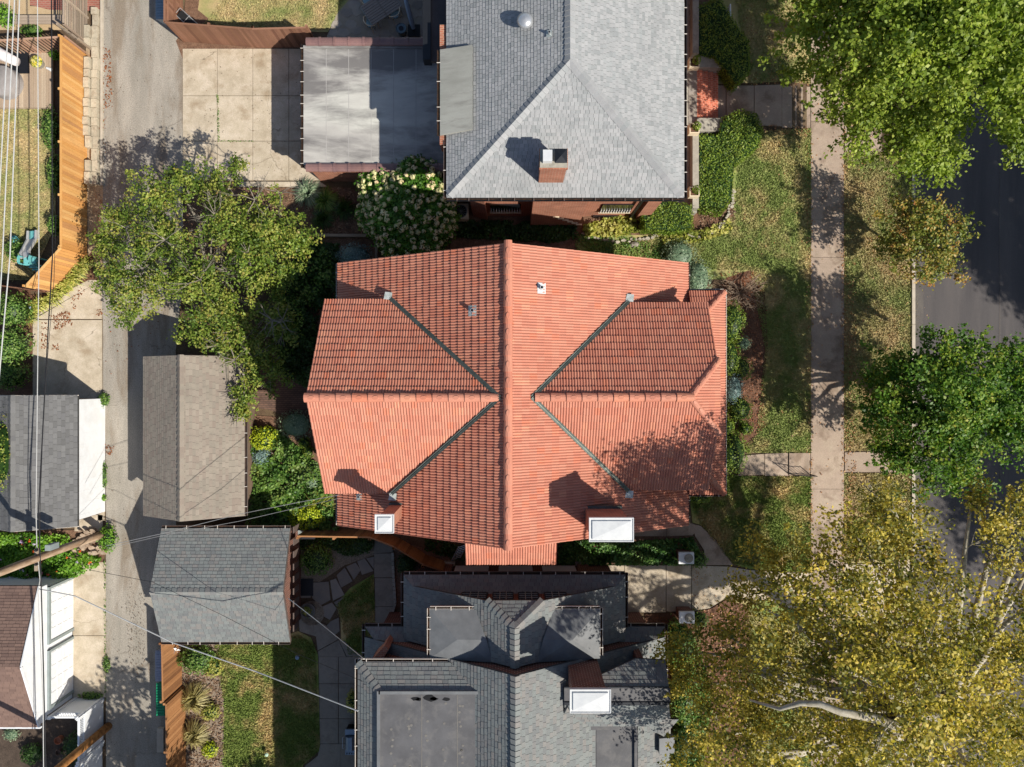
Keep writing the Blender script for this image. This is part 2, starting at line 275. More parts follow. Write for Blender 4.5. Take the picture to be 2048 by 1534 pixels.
class MB:
    def __init__(s): s.v = []; s.f = []; s.r = []
    def poly(s, pts, r=None):
        n = len(s.v); s.v += [tuple(p) for p in pts]; s.f.append(tuple(range(n, n + len(pts)))); s.r.append(random.random() if r is None else r); return s
    def raw(s, vs, fs, r=None):
        n = len(s.v); r = random.random() if r is None else r
        s.v += [tuple(p) for p in vs]; s.f += [tuple(i + n for i in f) for f in fs]; s.r += [r] * len(fs); return s
    def box(s, x0, y0, z0, x1, y1, z1, r=None):
        return s.raw([(x0, y0, z0), (x1, y0, z0), (x1, y1, z0), (x0, y1, z0), (x0, y0, z1), (x1, y0, z1), (x1, y1, z1), (x0, y1, z1)],
                     [(0, 3, 2, 1), (4, 5, 6, 7), (0, 1, 5, 4), (1, 2, 6, 5), (2, 3, 7, 6), (3, 0, 4, 7)], r)
    def prism(s, pts, z0, z1, r=None):
        """vertical prism over xy polygon; z0,z1 numbers or lists"""
        n = len(pts); a0 = z0 if hasattr(z0, '__len__') else [z0] * n; a1 = z1 if hasattr(z1, '__len__') else [z1] * n
        ar = sum(pts[i][0] * pts[(i + 1) % n][1] - pts[(i + 1) % n][0] * pts[i][1] for i in range(n))
        if ar < 0: pts = pts[::-1]; a0 = list(a0)[::-1]; a1 = list(a1)[::-1]
        vs = [(p[0], p[1], z) for p, z in zip(pts, a0)] + [(p[0], p[1], z) for p, z in zip(pts, a1)]
        fs = [tuple(range(n - 1, -1, -1)), tuple(range(n, 2 * n))] + [(i, (i + 1) % n, n + (i + 1) % n, n + i) for i in range(n)]
        return s.raw(vs, fs, r)
    def bar(s, a, b, w, h=None, r=None, up=(0, 0, 1)):
        a = Vector(a); b = Vector(b); h = h or w; d = (b - a).normalized(); u = Vector(up)
        if abs(d.dot(u)) > .98: u = Vector((1, 0, 0))
        x = d.cross(u).normalized() * w / 2; y = x.cross(d).normalized() * h / 2
        vs = [a - x - y, a + x - y, a + x + y, a - x + y, b - x - y, b + x - y, b + x + y, b - x + y]
        return s.raw(vs, [(0, 3, 2, 1), (4, 5, 6, 7), (0, 1, 5, 4), (1, 2, 6, 5), (2, 3, 7, 6), (3, 0, 4, 7)], r)
    def tube(s, pts, rad, n=8, r=None):
        pts = [Vector(p) for p in pts]; m = len(pts); rad = rad if hasattr(rad, '__len__') else [rad] * m
        vs = []; fs = []
        for i, p in enumerate(pts):
            d = (pts[min(i + 1, m - 1)] - pts[max(i - 1, 0)]).normalized()
            u = Vector((0, 0, 1)) if abs(d.z) < .95 else Vector((1, 0, 0))
            x = d.cross(u).normalized(); y = x.cross(d)
            for k in range(n):
                t = 2 * math.pi * k / n; vs.append(p + (x * math.cos(t) + y * math.sin(t)) * rad[i])
        for i in range(m - 1):
            for k in range(n): fs.append((i * n + k, i * n + (k + 1) % n, (i + 1) * n + (k + 1) % n, (i + 1) * n + k))
        fs.append(tuple(range(n - 1, -1, -1))); fs.append(tuple(range((m - 1) * n, m * n)))
        return s.raw(vs, fs, r)
    def lathe(s, c, prof, n=16, r=None):
        vs = []; fs = []
        for (rr, z) in prof:
            for k in range(n): t = 2 * math.pi * k / n; vs.append((c[0] + rr * math.cos(t), c[1] + rr * math.sin(t), c[2] + z))
        for i in range(len(prof) - 1):
            for k in range(n): fs.append((i * n + k, i * n + (k + 1) % n, (i + 1) * n + (k + 1) % n, (i + 1) * n + k))
        return s.raw(vs, fs, r)
    def mesh(s, name):
        me = bpy.data.meshes.new(name); me.from_pydata([tuple(v) for v in s.v], [], s.f); me.update()
        a = me.attributes.new('rnd', 'FLOAT', 'FACE'); a.data.foreach_set('value', np.array(s.r, 'f')); add_uv(me); return me
    def build(s, name, mat, parent=None, smooth=False, label=None, cat=None, group=None, kind=None, loc=None):
        me = s.mesh(name)
        if smooth: me.polygons.foreach_set('use_smooth', [True] * len(me.polygons))
        return tag(link(name, me, mat, parent, loc), label, cat, group, kind)
def quads(name, V, R, mat, parent=None, **kw):
    """V: (n,4,3) quads"""
    n = len(V); me = bpy.data.meshes.new(name); me.vertices.add(4 * n); me.vertices.foreach_set('co', V.astype('f').ravel())
    me.loops.add(4 * n); me.loops.foreach_set('vertex_index', np.arange(4 * n, dtype='i'))
    me.polygons.add(n); me.polygons.foreach_set('loop_start', np.arange(0, 4 * n, 4, dtype='i'))
    me.update(calc_edges=True)
    a = me.attributes.new('rnd', 'FLOAT', 'FACE'); a.data.foreach_set('value', R.astype('f'))
    loc = kw.pop('loc', None)
    return tag(link(name, me, mat, parent, loc), **kw)
# ------------------------------------------------------------ draped ground sheets
def drape(name, polys, dz, mat, parts=None, thick=0, **kw):
    bm = bmesh.new(); 
    for pts in polys:
        vs = [bm.verts.new((*G(x, y)[:2], 0)) for x, y in pts]
        f = bm.faces.new(vs)
    bmesh.ops.triangulate(bm, faces=bm.faces[:])
    for gx, _ in GX[1:-1]:
        bmesh.ops.bisect_plane(bm, geom=bm.verts[:] + bm.edges[:] + bm.faces[:], plane_co=(gx, 0, 0), plane_no=(1, 0, 0))
    for v in bm.verts: v.co.z = gz(v.co.x) + dz
    bmesh.ops.recalc_face_normals(bm, faces=bm.faces[:])
    for f in bm.faces:
        f.normal_update()
        if f.normal.z < 0: f.normal_flip()
    me = bpy.data.meshes.new(name); bm.to_mesh(me); bm.free()
    a = me.attributes.new('rnd', 'FLOAT', 'FACE'); a.data.foreach_set('value', RS.rand(len(me.polygons)).astype('f') if parts else np.full(len(me.polygons), .5, 'f'))
    add_uv(me); kw.setdefault('kind', 'structure')
    return tag(link(name, me, mat), **kw)
def slabs(name, quadsl, mat, top=.03, gap=.012, **kw):
    """concrete slabs each with its own tone and joints, quads in px"""
    mb = MB()
    for q in quadsl:
        w_ = [Vector(G(*p)) for p in q]; c = sum(w_, Vector()) / len(w_)
        w_ = [p + (c - p).normalized() * gap for p in w_]
        zz = [gz(p.x) for p in w_]
        mb.prism([(p.x, p.y) for p in w_], [z - .1 for z in zz], [z + top for z in zz])
    kw.setdefault('kind', 'structure')
    return mb.build(name, mat, **kw)
# ------------------------------------------------------------ roof surfaces
def clip_roof(pts3, mat, name, parent, style='shingle', course=.145, tw=.32, thick=.12, down=None):
    """planar convex polygon covered with courses of tiles/shingles; pts3 world"""
    p = [Vector(q) for q in pts3]; nrm = Vector((0, 0, 0))
    for i in range(len(p)):
        a, b = p[i], p[(i + 1) % len(p)]
        nrm += Vector(((a.y - b.y) * (a.z + b.z), (a.z - b.z) * (a.x + b.x), (a.x - b.x) * (a.y + b.y)))
    nrm.normalize()
    if nrm.z < 0: nrm = -nrm; p = p[::-1]
    up = Vector((0, 0, 1)) - nrm * nrm.z
    if up.length < .01: up = Vector(down or (0, 1, 0))
    up.normalize(); ux = up.cross(nrm).normalized(); o = p[0]
    uv = [((q - o).dot(ux), (q - o).dot(up)) for q in p]
    u0, u1 = min(a for a, _ in uv) - .01, max(a for a, _ in uv) + .01; v0, v1 = min(b for _, b in uv), max(b for _, b in uv)
    V = []; Fc = []; R = []
    nv = int((v1 - v0) / course) + 2
    for j in range(nv):
        va = v0 + j * course; vb = va + course * 1.12
        off = (random.random() if style != 'tile' else (0.0)) * tw
        u = u0 - off
        while u < u1:
            if style == 'tile': wt = tw; ja = random.uniform(-.006, .006)
            else: wt = tw * random.uniform(.8, 1.15) if style == 'shingle' else tw; ja = random.uniform(-.004, .004)
            if style == 'tile': prof = [(0, -.004), (.07, .018), (.22, .032), (.37, .018), (.45, -.004), (.49, -.004), (.57, .018), (.72, .032), (.87, .018), (.95, -.004), (1, -.004)]; t = .048 + random.uniform(-.006, .008); tb = .008
            elif style == 'lap': prof = [(0, 0), (1, 0)]; t = .02 + random.uniform(0, .012); tb = .004
            else: prof = [(0, 0), (1, 0)]; t = .012 + random.uniform(0, .007); tb = .003
            n = len(V); r = random.uniform(.1, 1); k = len(prof); g = 0 if style == 'tile' else .005
            lift = random.uniform(0, .006)
            for (fu, h) in prof: V.append(o + ux * (u + g + fu * (wt - 2 * g)) + up * (va + ja) + nrm * (t + h + lift))
            for (fu, h) in prof: V.append(o + ux * (u + g + fu * (wt - 2 * g)) + up * (vb + ja) + nrm * (tb + h))
            for (fu, h) in (prof[0], prof[-1]): V.append(o + ux * (u + g + fu * (wt - 2 * g)) + up * (va + ja) - nrm * .002)
            for i in range(k - 1): Fc.append((n + i, n + i + 1, n + k + i + 1, n + k + i)); R.append(r)
            Fc.append((n + 2 * k,) + tuple(n + 2 * k + 1 - 0 for _ in (0,)) + tuple(n + i for i in range(k - 1, -1, -1))); R.append(r * .6 if style == 'tile' else .03)
            u += wt
    me = bpy.data.meshes.new(name); me.from_pydata([tuple(v) for v in V], [], Fc)
    a = me.attributes.new('rnd', 'FLOAT', 'FACE'); a.data.foreach_set('value', np.array(R, 'f'))
    bm = bmesh.new(); bm.from_mesh(me)
    for i in range(len(p)):
        a, b = p[i], p[(i + 1) % len(p)]; inn = nrm.cross(b - a).normalized()
        bmesh.ops.bisect_plane(bm, geom=bm.verts[:] + bm.edges[:] + bm.faces[:], plane_co=a, plane_no=-inn, clear_outer=True)
    lay = bm.faces.layers.float['rnd']
    n = len(p); tv = [bm.verts.new(q) for q in p]; bv = [bm.verts.new(q - Vector((0, 0, thick))) for q in p]
    for f in [bm.faces.new(tv), bm.faces.new(bv[::-1])] + [bm.faces.new((bv[i], bv[(i + 1) % n], tv[(i + 1) % n], tv[i])) for i in range(n)]: f[lay] = .03
    bm.to_mesh(me); bm.free(); add_uv(me)
    return link(name, me, mat, parent)
def resize(t, k, skip=()):
    """the house is k times its drafted size with its eaves at k*(z-H)+H: taken from the length of its shadow"""
    def walk(o):
        if o.type == 'MESH' and not any(o.name.startswith(s_) for s_ in skip):
            c_ = np.array(org[o.name], 'f'); n = len(o.data.vertices); q = np.empty(n * 3, 'f'); o.data.vertices.foreach_get('co', q); q = q.reshape(-1, 3) + c_
            q = q * k; q[:, 2] -= H * (k - 1); o.data.vertices.foreach_set('co', (q - c_).ravel()); o.data.update()
        for ch in o.children: walk(ch)
    bpy.context.view_layer.update(); walk(t)
def zat(pl, x, y): return pl[0] + pl[1] * x + pl[2] * y
def slope(xy, pl, mat, parent, name='roof_slope', **kw):
    return clip_roof([(x, y, zat(pl, x, y)) for x, y in xy], mat, name, parent, **kw)
def ridge(a, b, mat, parent, name='ridge_tiles', rad=.15, L=.5, style='tile', lift=.0):
    a = Vector(a); b = Vector(b); n = max(1, int((b - a).length / L)); mb = MB(); d = (b - a) / n
    u = d.normalized(); x = u.cross(Vector((0, 0, 1))).normalized(); y = x.cross(u).normalized()
    if y.z < 0: y = -y
    for i in range(n):
        p0 = a + d * i; p1 = a + d * (i + 1.12); r0, r1 = rad * 1.12, rad * .93; vs = []; fs = []; K = 6 if style == 'tile' else 2
        for (pp, rr, lf) in ((p0, r0, .02), (p1, r1, .0)):
            for k in range(K + 1):
                t = math.pi * k / K if style == 'tile' else math.pi * k / K
                hh = math.sin(t) * (.85 if style == 'tile' else .22)
                vs.append(pp + x * math.cos(t) * rr + y * (hh * rr + lf + lift - (0 if style == 'tile' else abs(math.cos(t)) * rr * .42)))
        for k in range(K): fs.append((k, k + 1, K + 2 + k, K + 1 + k))
        fs.append(tuple(range(K, -1, -1)))
        r = random.uniform(.3, 1); mb.raw(vs, fs, r)
        if style == 'tile': # raised boss on each cap
            c = p0 + d * .45 + y * (rad * .80 + lift); 
            mb.raw([c + u * (d.length * .28 * math.cos(t)) + x * (rad * .55 * math.sin(t)) - y * .01 for t in [k * math.pi / 5 for k in range(10)]] +
                   [c + u * (d.length * .2 * math.cos(t)) + x * (rad * .4 * math.sin(t)) + y * .035 for t in [k * math.pi / 5 for k in range(10)]],
                   [(k, (k + 1) % 10, 10 + (k + 1) % 10, 10 + k) for k in range(10)] + [tuple(range(10, 20))], r)
    return mb.build(name, mat, parent, smooth=False)
def gutter(a, b, out, parent, mat=GUT, hmat=None, step=.6, wd=.12, name='gutter'):
    """open trough; out = outward unit xy"""
    a = Vector(a); b = Vector(b); o = Vector((out[0], out[1], 0)); d = (b - a).normalized(); mb = MB(); z = Vector((0, 0, 1))
    t = .014
    prof = [(0, -.01), (0, -.1), (wd, -.1), (wd, 0.0), (wd - t, 0.0), (wd - t, -.088), (t, -.088), (t, -.01)]
    vs = []
    for q in (a, b):
        for (m, h) in prof: vs.append(q + o * m + z * h)
    n = len(prof); mb.raw(vs, [(i, (i + 1) % n, n + (i + 1) % n, n + i) for i in range(n)] + [tuple(range(n)), tuple(range(2 * n - 1, n - 1, -1))])
    g = mb.build(name, mat, parent)
    mb = MB(); mb.raw([a + o * t + z * -.06, b + o * t + z * -.06, b + o * (wd - t) + z * -.055, a + o * (wd - t) + z * -.055], [(0, 1, 2, 3)])
    mb.build('debris', GUTD, g)
    L = (b - a).length; k = max(2, int(L / step))
    for i in range(k):
        mb = MB(); q = a + d * (L * (i + .5 + random.uniform(-.22, .22)) / k); mb.bar(q + o * -.03 + z * .02, q + o * (wd + .01) + z * .012, .025, .012); mb.build('hanger_strap', hmat or GUTW, g)
    return g
def strip(a, b, w_, mat, parent, name='valley_flashing', lift=.06, v=.5):
    """V shaped metal strip along a line"""
    a = Vector(a) + Vector((0, 0, lift)); b = Vector(b) + Vector((0, 0, lift)); d = (b - a).normalized(); x = d.cross(Vector((0, 0, 1))).normalized()
    e = Vector((0, 0, w_ * v * .35)); mb = MB()
    mb.raw([a - x * w_ / 2 + e, a, a + x * w_ / 2 + e, b + x * w_ / 2 + e, b, b - x * w_ / 2 + e, a - x * w_ / 2, a + x * w_ / 2, b + x * w_ / 2, b - x * w_ / 2],
           [(0, 1, 4, 5), (1, 2, 3, 4), (0, 5, 9, 6), (2, 7, 8, 3)])
    mb.bar(a + Vector((0, 0, .02)), b + Vector((0, 0, .02)), .02, .03)
    return mb.build(name, mat, parent)
def flatsheet(pts, mat, parent, name, th=.1):
    mb = MB(); mb.prism([(p[0], p[1]) for p in pts], [p[2] - th for p in pts], [p[2] for p in pts], .5); return mb.build(name, mat, parent)
# ------------------------------------------------------------ foliage
def bough_leaves(blobs, fork, n_per_m2, size, upb=.6, elong=1.5, k=5, sig=.17, droop=.18):
    """sprays: leaves strung along boughs that radiate from the fork through every mass"""
    Cs = []; Ns = []; Rv = []
    for (x, y, z, r) in blobs:
        c = np.array([x, y, z]); f = np.array(fork); o = c - f; o[2] *= .3; o /= (np.linalg.norm(o) + 1e-6)
        for j in range(k):
            d = o + RS.randn(3) * np.array([.75, .75, .25]); d /= np.linalg.norm(d)
            L = r * RS.uniform(1.1, 2.1); s = c - d * r * .75 + RS.randn(3) * r * np.array([.25, .25, .2]); m = int(n_per_m2 * r * r * 3.1 / k)
            u = RS.rand(m) ** .8; w_ = r * sig * (1.25 - .85 * u); knots = np.floor(u * 7) / 7 + .07
            uu = knots + (u - knots) * .55
            p = s + d * (uu * L)[:, None]; p[:, 2] -= droop * L * uu ** 2
            side = np.cross(d, [0, 0, 1]); side /= (np.linalg.norm(side) + 1e-6)
            p += side * (RS.randn(m) * w_)[:, None] + d * (RS.randn(m) * w_ * .5)[:, None]; p[:, 2] += RS.randn(m) * w_ * .4
            Cs.append(p); Ns.append(RS.randn(m, 3) * .5 + np.array([0, 0, upb]) + d * .25); Rv.append(np.clip(RS.rand() * .45 + .35 * u * RS.rand(m) + RS.rand(m) * .3, 0, 1))
    return leaf_quads(np.concatenate(Cs), np.concatenate(Ns), size, elong=elong), np.concatenate(Rv)
def leaf_quads(C, N, size, jitter=.35, elong=1.5):
    """C centres (n,3); N normals"""
    n = len(C); N = N / (np.linalg.norm(N, axis=1, keepdims=True) + 1e-9)
    t = RS.randn(n, 3); t -= (t * N).sum(1, keepdims=True) * N; t /= (np.linalg.norm(t, axis=1, keepdims=True) + 1e-9)
    b = np.cross(N, t); s = size * (1 + jitter * (RS.rand(n, 1) * 2 - 1)); l = s * elong / 2; w_ = s / 2
    bend = N * s * .18
    return np.stack([C - t * l, C + b * w_ + bend, C + t * l, C - b * w_ + bend], 1)
def cluster_leaves(blobs, dens, size, per=26, cr=.3, upb=.5, shell=.55, elong=1.5, squash=.8, floor=None):
    """blobs: (x,y,z,r). dens = clusters per m^2 of blob surface"""
    Cs = []; Ns = []; Rv = []
    for (x, y, z, r) in blobs:
        k = max(3, int(dens * 4 * math.pi * r * r * .5))
        d = RS.randn(k, 3); d /= np.linalg.norm(d, axis=1, keepdims=True); d[:, 2] = np.where(d[:, 2] < -.35, -d[:, 2], d[:, 2])
        rr = r * (1 - shell * RS.rand(k, 1) ** 1.6); c = np.array([x, y, z]) + d * rr * np.array([1, 1, squash])
        base_ = RS.rand(k)
        m = per; cc = np.repeat(c, m, 0); dd = np.repeat(d, m, 0); off = RS.randn(k * m, 3); off *= cr * .6 * np.array([1, 1, .45])
        Cs.append(cc + off); Ns.append(dd * .45 + RS.randn(k * m, 3) * .55 + np.array([0, 0, upb])); Rv.append(np.clip(np.repeat(base_, m) * .65 + RS.rand(k * m) * .35 + RS.randn(k * m) * .05, 0, 1))
    C = np.concatenate(Cs); N = np.concatenate(Ns); R = np.concatenate(Rv)
    if floor is not None: k = C[:, 2] > floor; C, N, R = C[k], N[k], R[k]
    return leaf_quads(C, N, size, elong=elong), R
def branches(mb, base_, fork, tips, r0, rt=.03, n=7, twigs=0, tr=.012, tl=.9, wig=.25):
    """trunk to fork then limbs to tips with side twigs"""
    b = Vector(base_); f = Vector(fork)
    mb.tube([b, b.lerp(f, .5) + Vector((random.uniform(-1, 1), random.uniform(-1, 1), 0)) * .06, f], [r0 * 1.25, r0, r0 * .8], 10)
    for t in tips:
        t = Vector(t); L = (t - f).length; pts = [f]; k = 5
        for i in range(1, k + 1):
            u = i / k; q = f.lerp(t, u); q += Vector((random.uniform(-1, 1), random.uniform(-1, 1), random.uniform(-.5, .8))) * wig * L * .16 * (1 if i < k else .3); q.z += math.sin(u * math.pi) * L * .05
            pts.append(q)
        rr = [r0 * .5 * (1 - i / k) ** .8 + rt for i in range(k + 1)]; mb.tube(pts, rr, n)
        for _ in range(twigs):
            i = random.randint(1, k); q = pts[i]; a = Vector((random.uniform(-1, 1), random.uniform(-1, 1), random.uniform(-.1, .7))).normalized()
            e = q + a * tl * random.uniform(.5, 1.2); m_ = q.lerp(e, .5) + Vector((random.uniform(-1, 1), random.uniform(-1, 1), random.uniform(-1, 1))) * .1
            mb.tube([q, m_, e], [tr * 1.8, tr * 1.3, tr * .6], 5)
            for _ in range(3):
                a2 = (a + Vector((random.uniform(-1, 1), random.uniform(-1, 1), random.uniform(-.2, .6))) * .8).normalized()
                mb.tube([m_, m_ + a2 * tl * .3, m_ + a2 * tl * .55 + Vector((0, 0, .05))], [tr, tr * .8, tr * .4], 4)
def blobpx(lst, zdef):
    out = []
    for b in lst:
        z = b[3] if len(b) > 3 else zdef; x, y, _ = P(b[0], b[1], z); out.append((x, y, z, b[2] * (H - z) / F))
    return out
def lobes(blobs):
    """small outlying sprays round every mass so that the crown's outline is ragged"""
    out = []
    for (x, y, z, r) in blobs:
        out.append((x, y, z, r * .84))
        for _ in range(4):
            t = random.uniform(0, 6.283); q = random.uniform(.75, 1.2) * r; out.append((x + q * math.cos(t), y + q * math.sin(t), z + random.uniform(-.35, .3) * r, r * random.uniform(.2, .38)))
    return out
def tree(name, label, cat, basepx, fork, blobs, leaf, bark, dens, size, r0=.2, per=26, cr=.35, twigs=2, group=None, shell=.55, upb=.5, basew=None, tipn=None, elong=1.5, squash=.8, tr=.012, tl=.9, limb=None, bough=None, fans=()):
    b = basew or G(*basepx); t = thing(name, label, cat, b, group)
    V, R = cluster_leaves(lobes(blobs), dens, size, per, cr, upb, shell, elong, squash)
    if bough:
        V2, R2 = bough_leaves(blobs, fork, size=size, elong=elong, **bough); V = np.concatenate([V, V2]); R = np.concatenate([R, R2])
    quads('crown', V, R, leaf, t)
    mb = MB(); tips = [(x, y, z) for (x, y, z, r) in blobs]
    if tipn: tips = tips[:tipn]
    branches(mb, b, fork, tips, r0, twigs=twigs, tr=tr, tl=tl)
    if limb: mb.tube(*limb)
    for (fx, fy, fz, fr) in fans:
        q = Vector(P(fx, fy, fz)); rr = fr * (H - fz) / F
        for _ in range(6):
            a = random.uniform(0, 6.283); e = q + Vector((math.cos(a) * rr, math.sin(a) * rr, rr * .25)) * random.uniform(.6, 1.1); m_ = q.lerp(e, .5) + Vector((random.uniform(-1, 1), random.uniform(-1, 1), .3)) * rr * .12
            mb.tube([q, m_, e], [.022, .015, .006], 5)
            for _ in range(3): w2 = m_.lerp(e, random.uniform(.1, .7)); dd = (e - q).normalized() + Vector((random.uniform(-1, 1), random.uniform(-1, 1), .2)) * .7; mb.tube([w2, w2 + dd * rr * .4], [.009, .004], 4)
        mb.tube([Vector(fork), Vector(fork).lerp(q, .5) + Vector((0, 0, .15)), q], [.06, .04, .024], 6)
    mb.build('trunk', bark, t, smooth=True)
    return t
def shrub(name, label, cat, px, py, rpx, h, leaf, group=None, dens=60, size=.06, sy=1.0, zb=None, core=True, elong=1.5, upb=.4, squash=None, coremat=None, single=True):
    """rounded shrub seen at px,py with radius rpx (at its mid height) and height h"""
    zg = gz(P(px, py)[0]) if zb is None else zb
    zc = zg + h * .5; x, y, _ = P(px, py, zg + h * .7); r = rpx * (H - zg - h * .7) / F; ry = r * sy; rz = h * .5
    n = int(dens * (r * ry * 4 + 4 * r * rz) * 2.2) + 60
    d = RS.randn(n, 3); d /= np.linalg.norm(d, axis=1, keepdims=True); d[:, 2] = np.where(d[:, 2] < -.5, -d[:, 2], d[:, 2])
    lump = 1 + .10 * np.sin(d[:, 0] * 7 + px) * np.cos(d[:, 1] * 6 + py) + .07 * RS.randn(n)
    C = np.array([x, y, zc]) + d * np.array([r, ry, rz]) * lump[:, None]
    C[:, 2] = np.maximum(C[:, 2], zg + .02)
    N = d + RS.randn(n, 3) * .55 + np.array([0, 0, upb])
    t = thing(name, label, cat, (x, y, zg), group)
    quads('foliage', leaf_quads(C, N, size, elong=elong), np.clip(RS.rand(n) * .75 + .25 * lump - .1, 0, 1), leaf, t)
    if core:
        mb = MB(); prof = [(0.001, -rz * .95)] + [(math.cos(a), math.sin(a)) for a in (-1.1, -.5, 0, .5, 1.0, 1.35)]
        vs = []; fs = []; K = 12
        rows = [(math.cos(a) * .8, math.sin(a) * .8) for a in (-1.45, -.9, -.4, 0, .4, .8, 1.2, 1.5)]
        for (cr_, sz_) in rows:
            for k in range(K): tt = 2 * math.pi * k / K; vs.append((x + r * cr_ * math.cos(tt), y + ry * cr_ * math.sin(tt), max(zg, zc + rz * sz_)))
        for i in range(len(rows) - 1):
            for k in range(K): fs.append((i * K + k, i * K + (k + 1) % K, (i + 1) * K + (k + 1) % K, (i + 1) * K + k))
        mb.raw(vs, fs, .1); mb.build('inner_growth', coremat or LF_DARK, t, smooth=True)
    return t
def inpoly(X, Y, poly):
    c = np.zeros(len(X), bool); n = len(poly)
    for i in range(n):
        x1, y1 = poly[i][:2]; x2, y2 = poly[(i + 1) % n][:2]
        k = ((y1 > Y) != (y2 > Y)) & (X < (x2 - x1) * (Y - y1) / (y2 - y1 + 1e-12) + x1); c ^= k
    return c
def scatter(polypx, dens, z=0.0):
    P_ = [G(x, y) if z == 0 else P(x, y, z) for x, y in polypx]; xs = [p[0] for p in P_]; ys = [p[1] for p in P_]
    x0, x1, y0, y1 = min(xs), max(xs), min(ys), max(ys); n = int(dens * (x1 - x0) * (y1 - y0))
    X = RS.uniform(x0, x1, n); Y = RS.uniform(y0, y1, n); k = inpoly(X, Y, P_); return X[k], Y[k]
def GZ(X): return np.interp(X, [g[0] for g in GX], [g[1] for g in GX])
def hedge(name, label, polypx, h, leaf, cat='hedge', dens=420, size=.055, group=None, rough=.05):
    """clipped hedge: solid core plus leaves over top and sides; polygon given in px at its top"""
    P_ = [P(x, y, h)[:2] for x, y in polypx]; zg = gz(P_[0][0])
    cx = sum(p[0] for p in P_) / len(P_); cy = sum(p[1] for p in P_) / len(P_); t = thing(name, label, cat, (cx, cy, zg), group)
    sh = [(cx + (x - cx) * .93, cy + (y - cy) * .93) for x, y in P_]
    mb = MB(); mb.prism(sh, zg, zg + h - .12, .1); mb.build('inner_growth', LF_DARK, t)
    X, Y = scatter(polypx, dens, z=h); n = len(X)
    # distance-from-edge rounding
    D = np.full(n, 9.0)
    for i in range(len(P_)):
        a = np.array(P_[i]); b = np.array(P_[(i + 1) % len(P_)]); ab = b - a; tt = np.clip(((X - a[0]) * ab[0] + (Y - a[1]) * ab[1]) / (ab @ ab), 0, 1)
        D = np.minimum(D, np.hypot(X - a[0] - tt * ab[0], Y - a[1] - tt * ab[1]))
    Z = zg + h - .22 * np.exp(-D / .16) + RS.randn(n) * rough + .05 * np.sin(X * 5) * np.cos(Y * 4.3)
    C = [np.stack([X, Y, Z], 1)]; N = [np.stack([RS.randn(n) * .6, RS.randn(n) * .6, np.ones(n)], 1)]
    for i in range(len(P_)):
        a = np.array(P_[i]); b = np.array(P_[(i + 1) % len(P_)]); L = np.hypot(*(b - a)); m = int(L * h * dens * .7)
        tt = RS.rand(m, 1); q = a + (b - a) * tt; c = np.concatenate([q, zg + RS.rand(m, 1) * h * .95], 1); c[:, :2] += RS.randn(m, 2) * .04
        nn = np.array([(b - a)[1], -(b - a)[0], 0]) / L
        if (nn[0] * (a[0] - cx) + nn[1] * (a[1] - cy)) < 0: nn = -nn
        C.append(c); N.append(nn + RS.randn(m, 3) * .5)
    C = np.concatenate(C); N = np.concatenate(N)
    quads('foliage', leaf_quads(C, N, size), np.clip(RS.rand(len(C)) * .8 + .1 * np.sin(C[:, 0] * 3) + .1, 0, 1), leaf, t)
    return t
def cover(name, label, polypx, leaf, dens=500, size=.07, h=.15, kind='stuff', cat='ground cover', elong=1.5, clump=True, upb=1.0):
    X, Y = scatter(polypx, dens)
    if clump: k = (np.sin(X * 3.1 + 1) * np.cos(Y * 2.7) + np.sin(X * 7.3) * np.sin(Y * 6.1) * .6 + RS.randn(len(X)) * .5) > -.75; X, Y = X[k], Y[k]
    n = len(X); Z = GZ(X) + .03 + RS.rand(n) * h * (1 + .5 * np.sin(X * 4) * np.cos(Y * 5))
    C = np.stack([X, Y, Z], 1); N = RS.randn(n, 3) * .55 + np.array([0, 0, upb])
    return quads(name, leaf_quads(C, N, size, elong=elong), np.clip(.5 + .3 * np.sin(X * 2.3) * np.cos(Y * 2.9) + RS.randn(n) * .22, 0, 1), leaf, label=label, cat=cat, kind=kind)
def tuft(name, label, px, py, rpx, h, leaf, n=220, group=None, wd=.035):
    """ornamental grass clump: arching blades"""
    x, y, z = G(px, py); r = rpx * .025; V = []
    for _ in range(n):
        a = random.uniform(0, 2 * math.pi); rr = r * random.uniform(.4, 1.1); d = np.array([math.cos(a), math.sin(a)]); hh = h * random.uniform(.5, 1)
        p0 = np.array([x, y, z]) + np.array([*(d * r * .12 * random.random()), 0]); p1 = p0 + np.array([*(d * rr * .45), hh]); p2 = p0 + np.array([*(d * rr), hh * .55])
        s = np.array([-d[1], d[0], 0]) * wd / 2
        V.append([p0 - s, p1 - s, p1 + s, p0 + s]); V.append([p1 - s, p2 - s * .2, p2 + s * .2, p1 + s])
    R = np.repeat(RS.rand(n), 2)
    return quads(name, np.array(V), R, leaf, label=label, cat='ornamental grass', group=group, loc=(x, y, z))
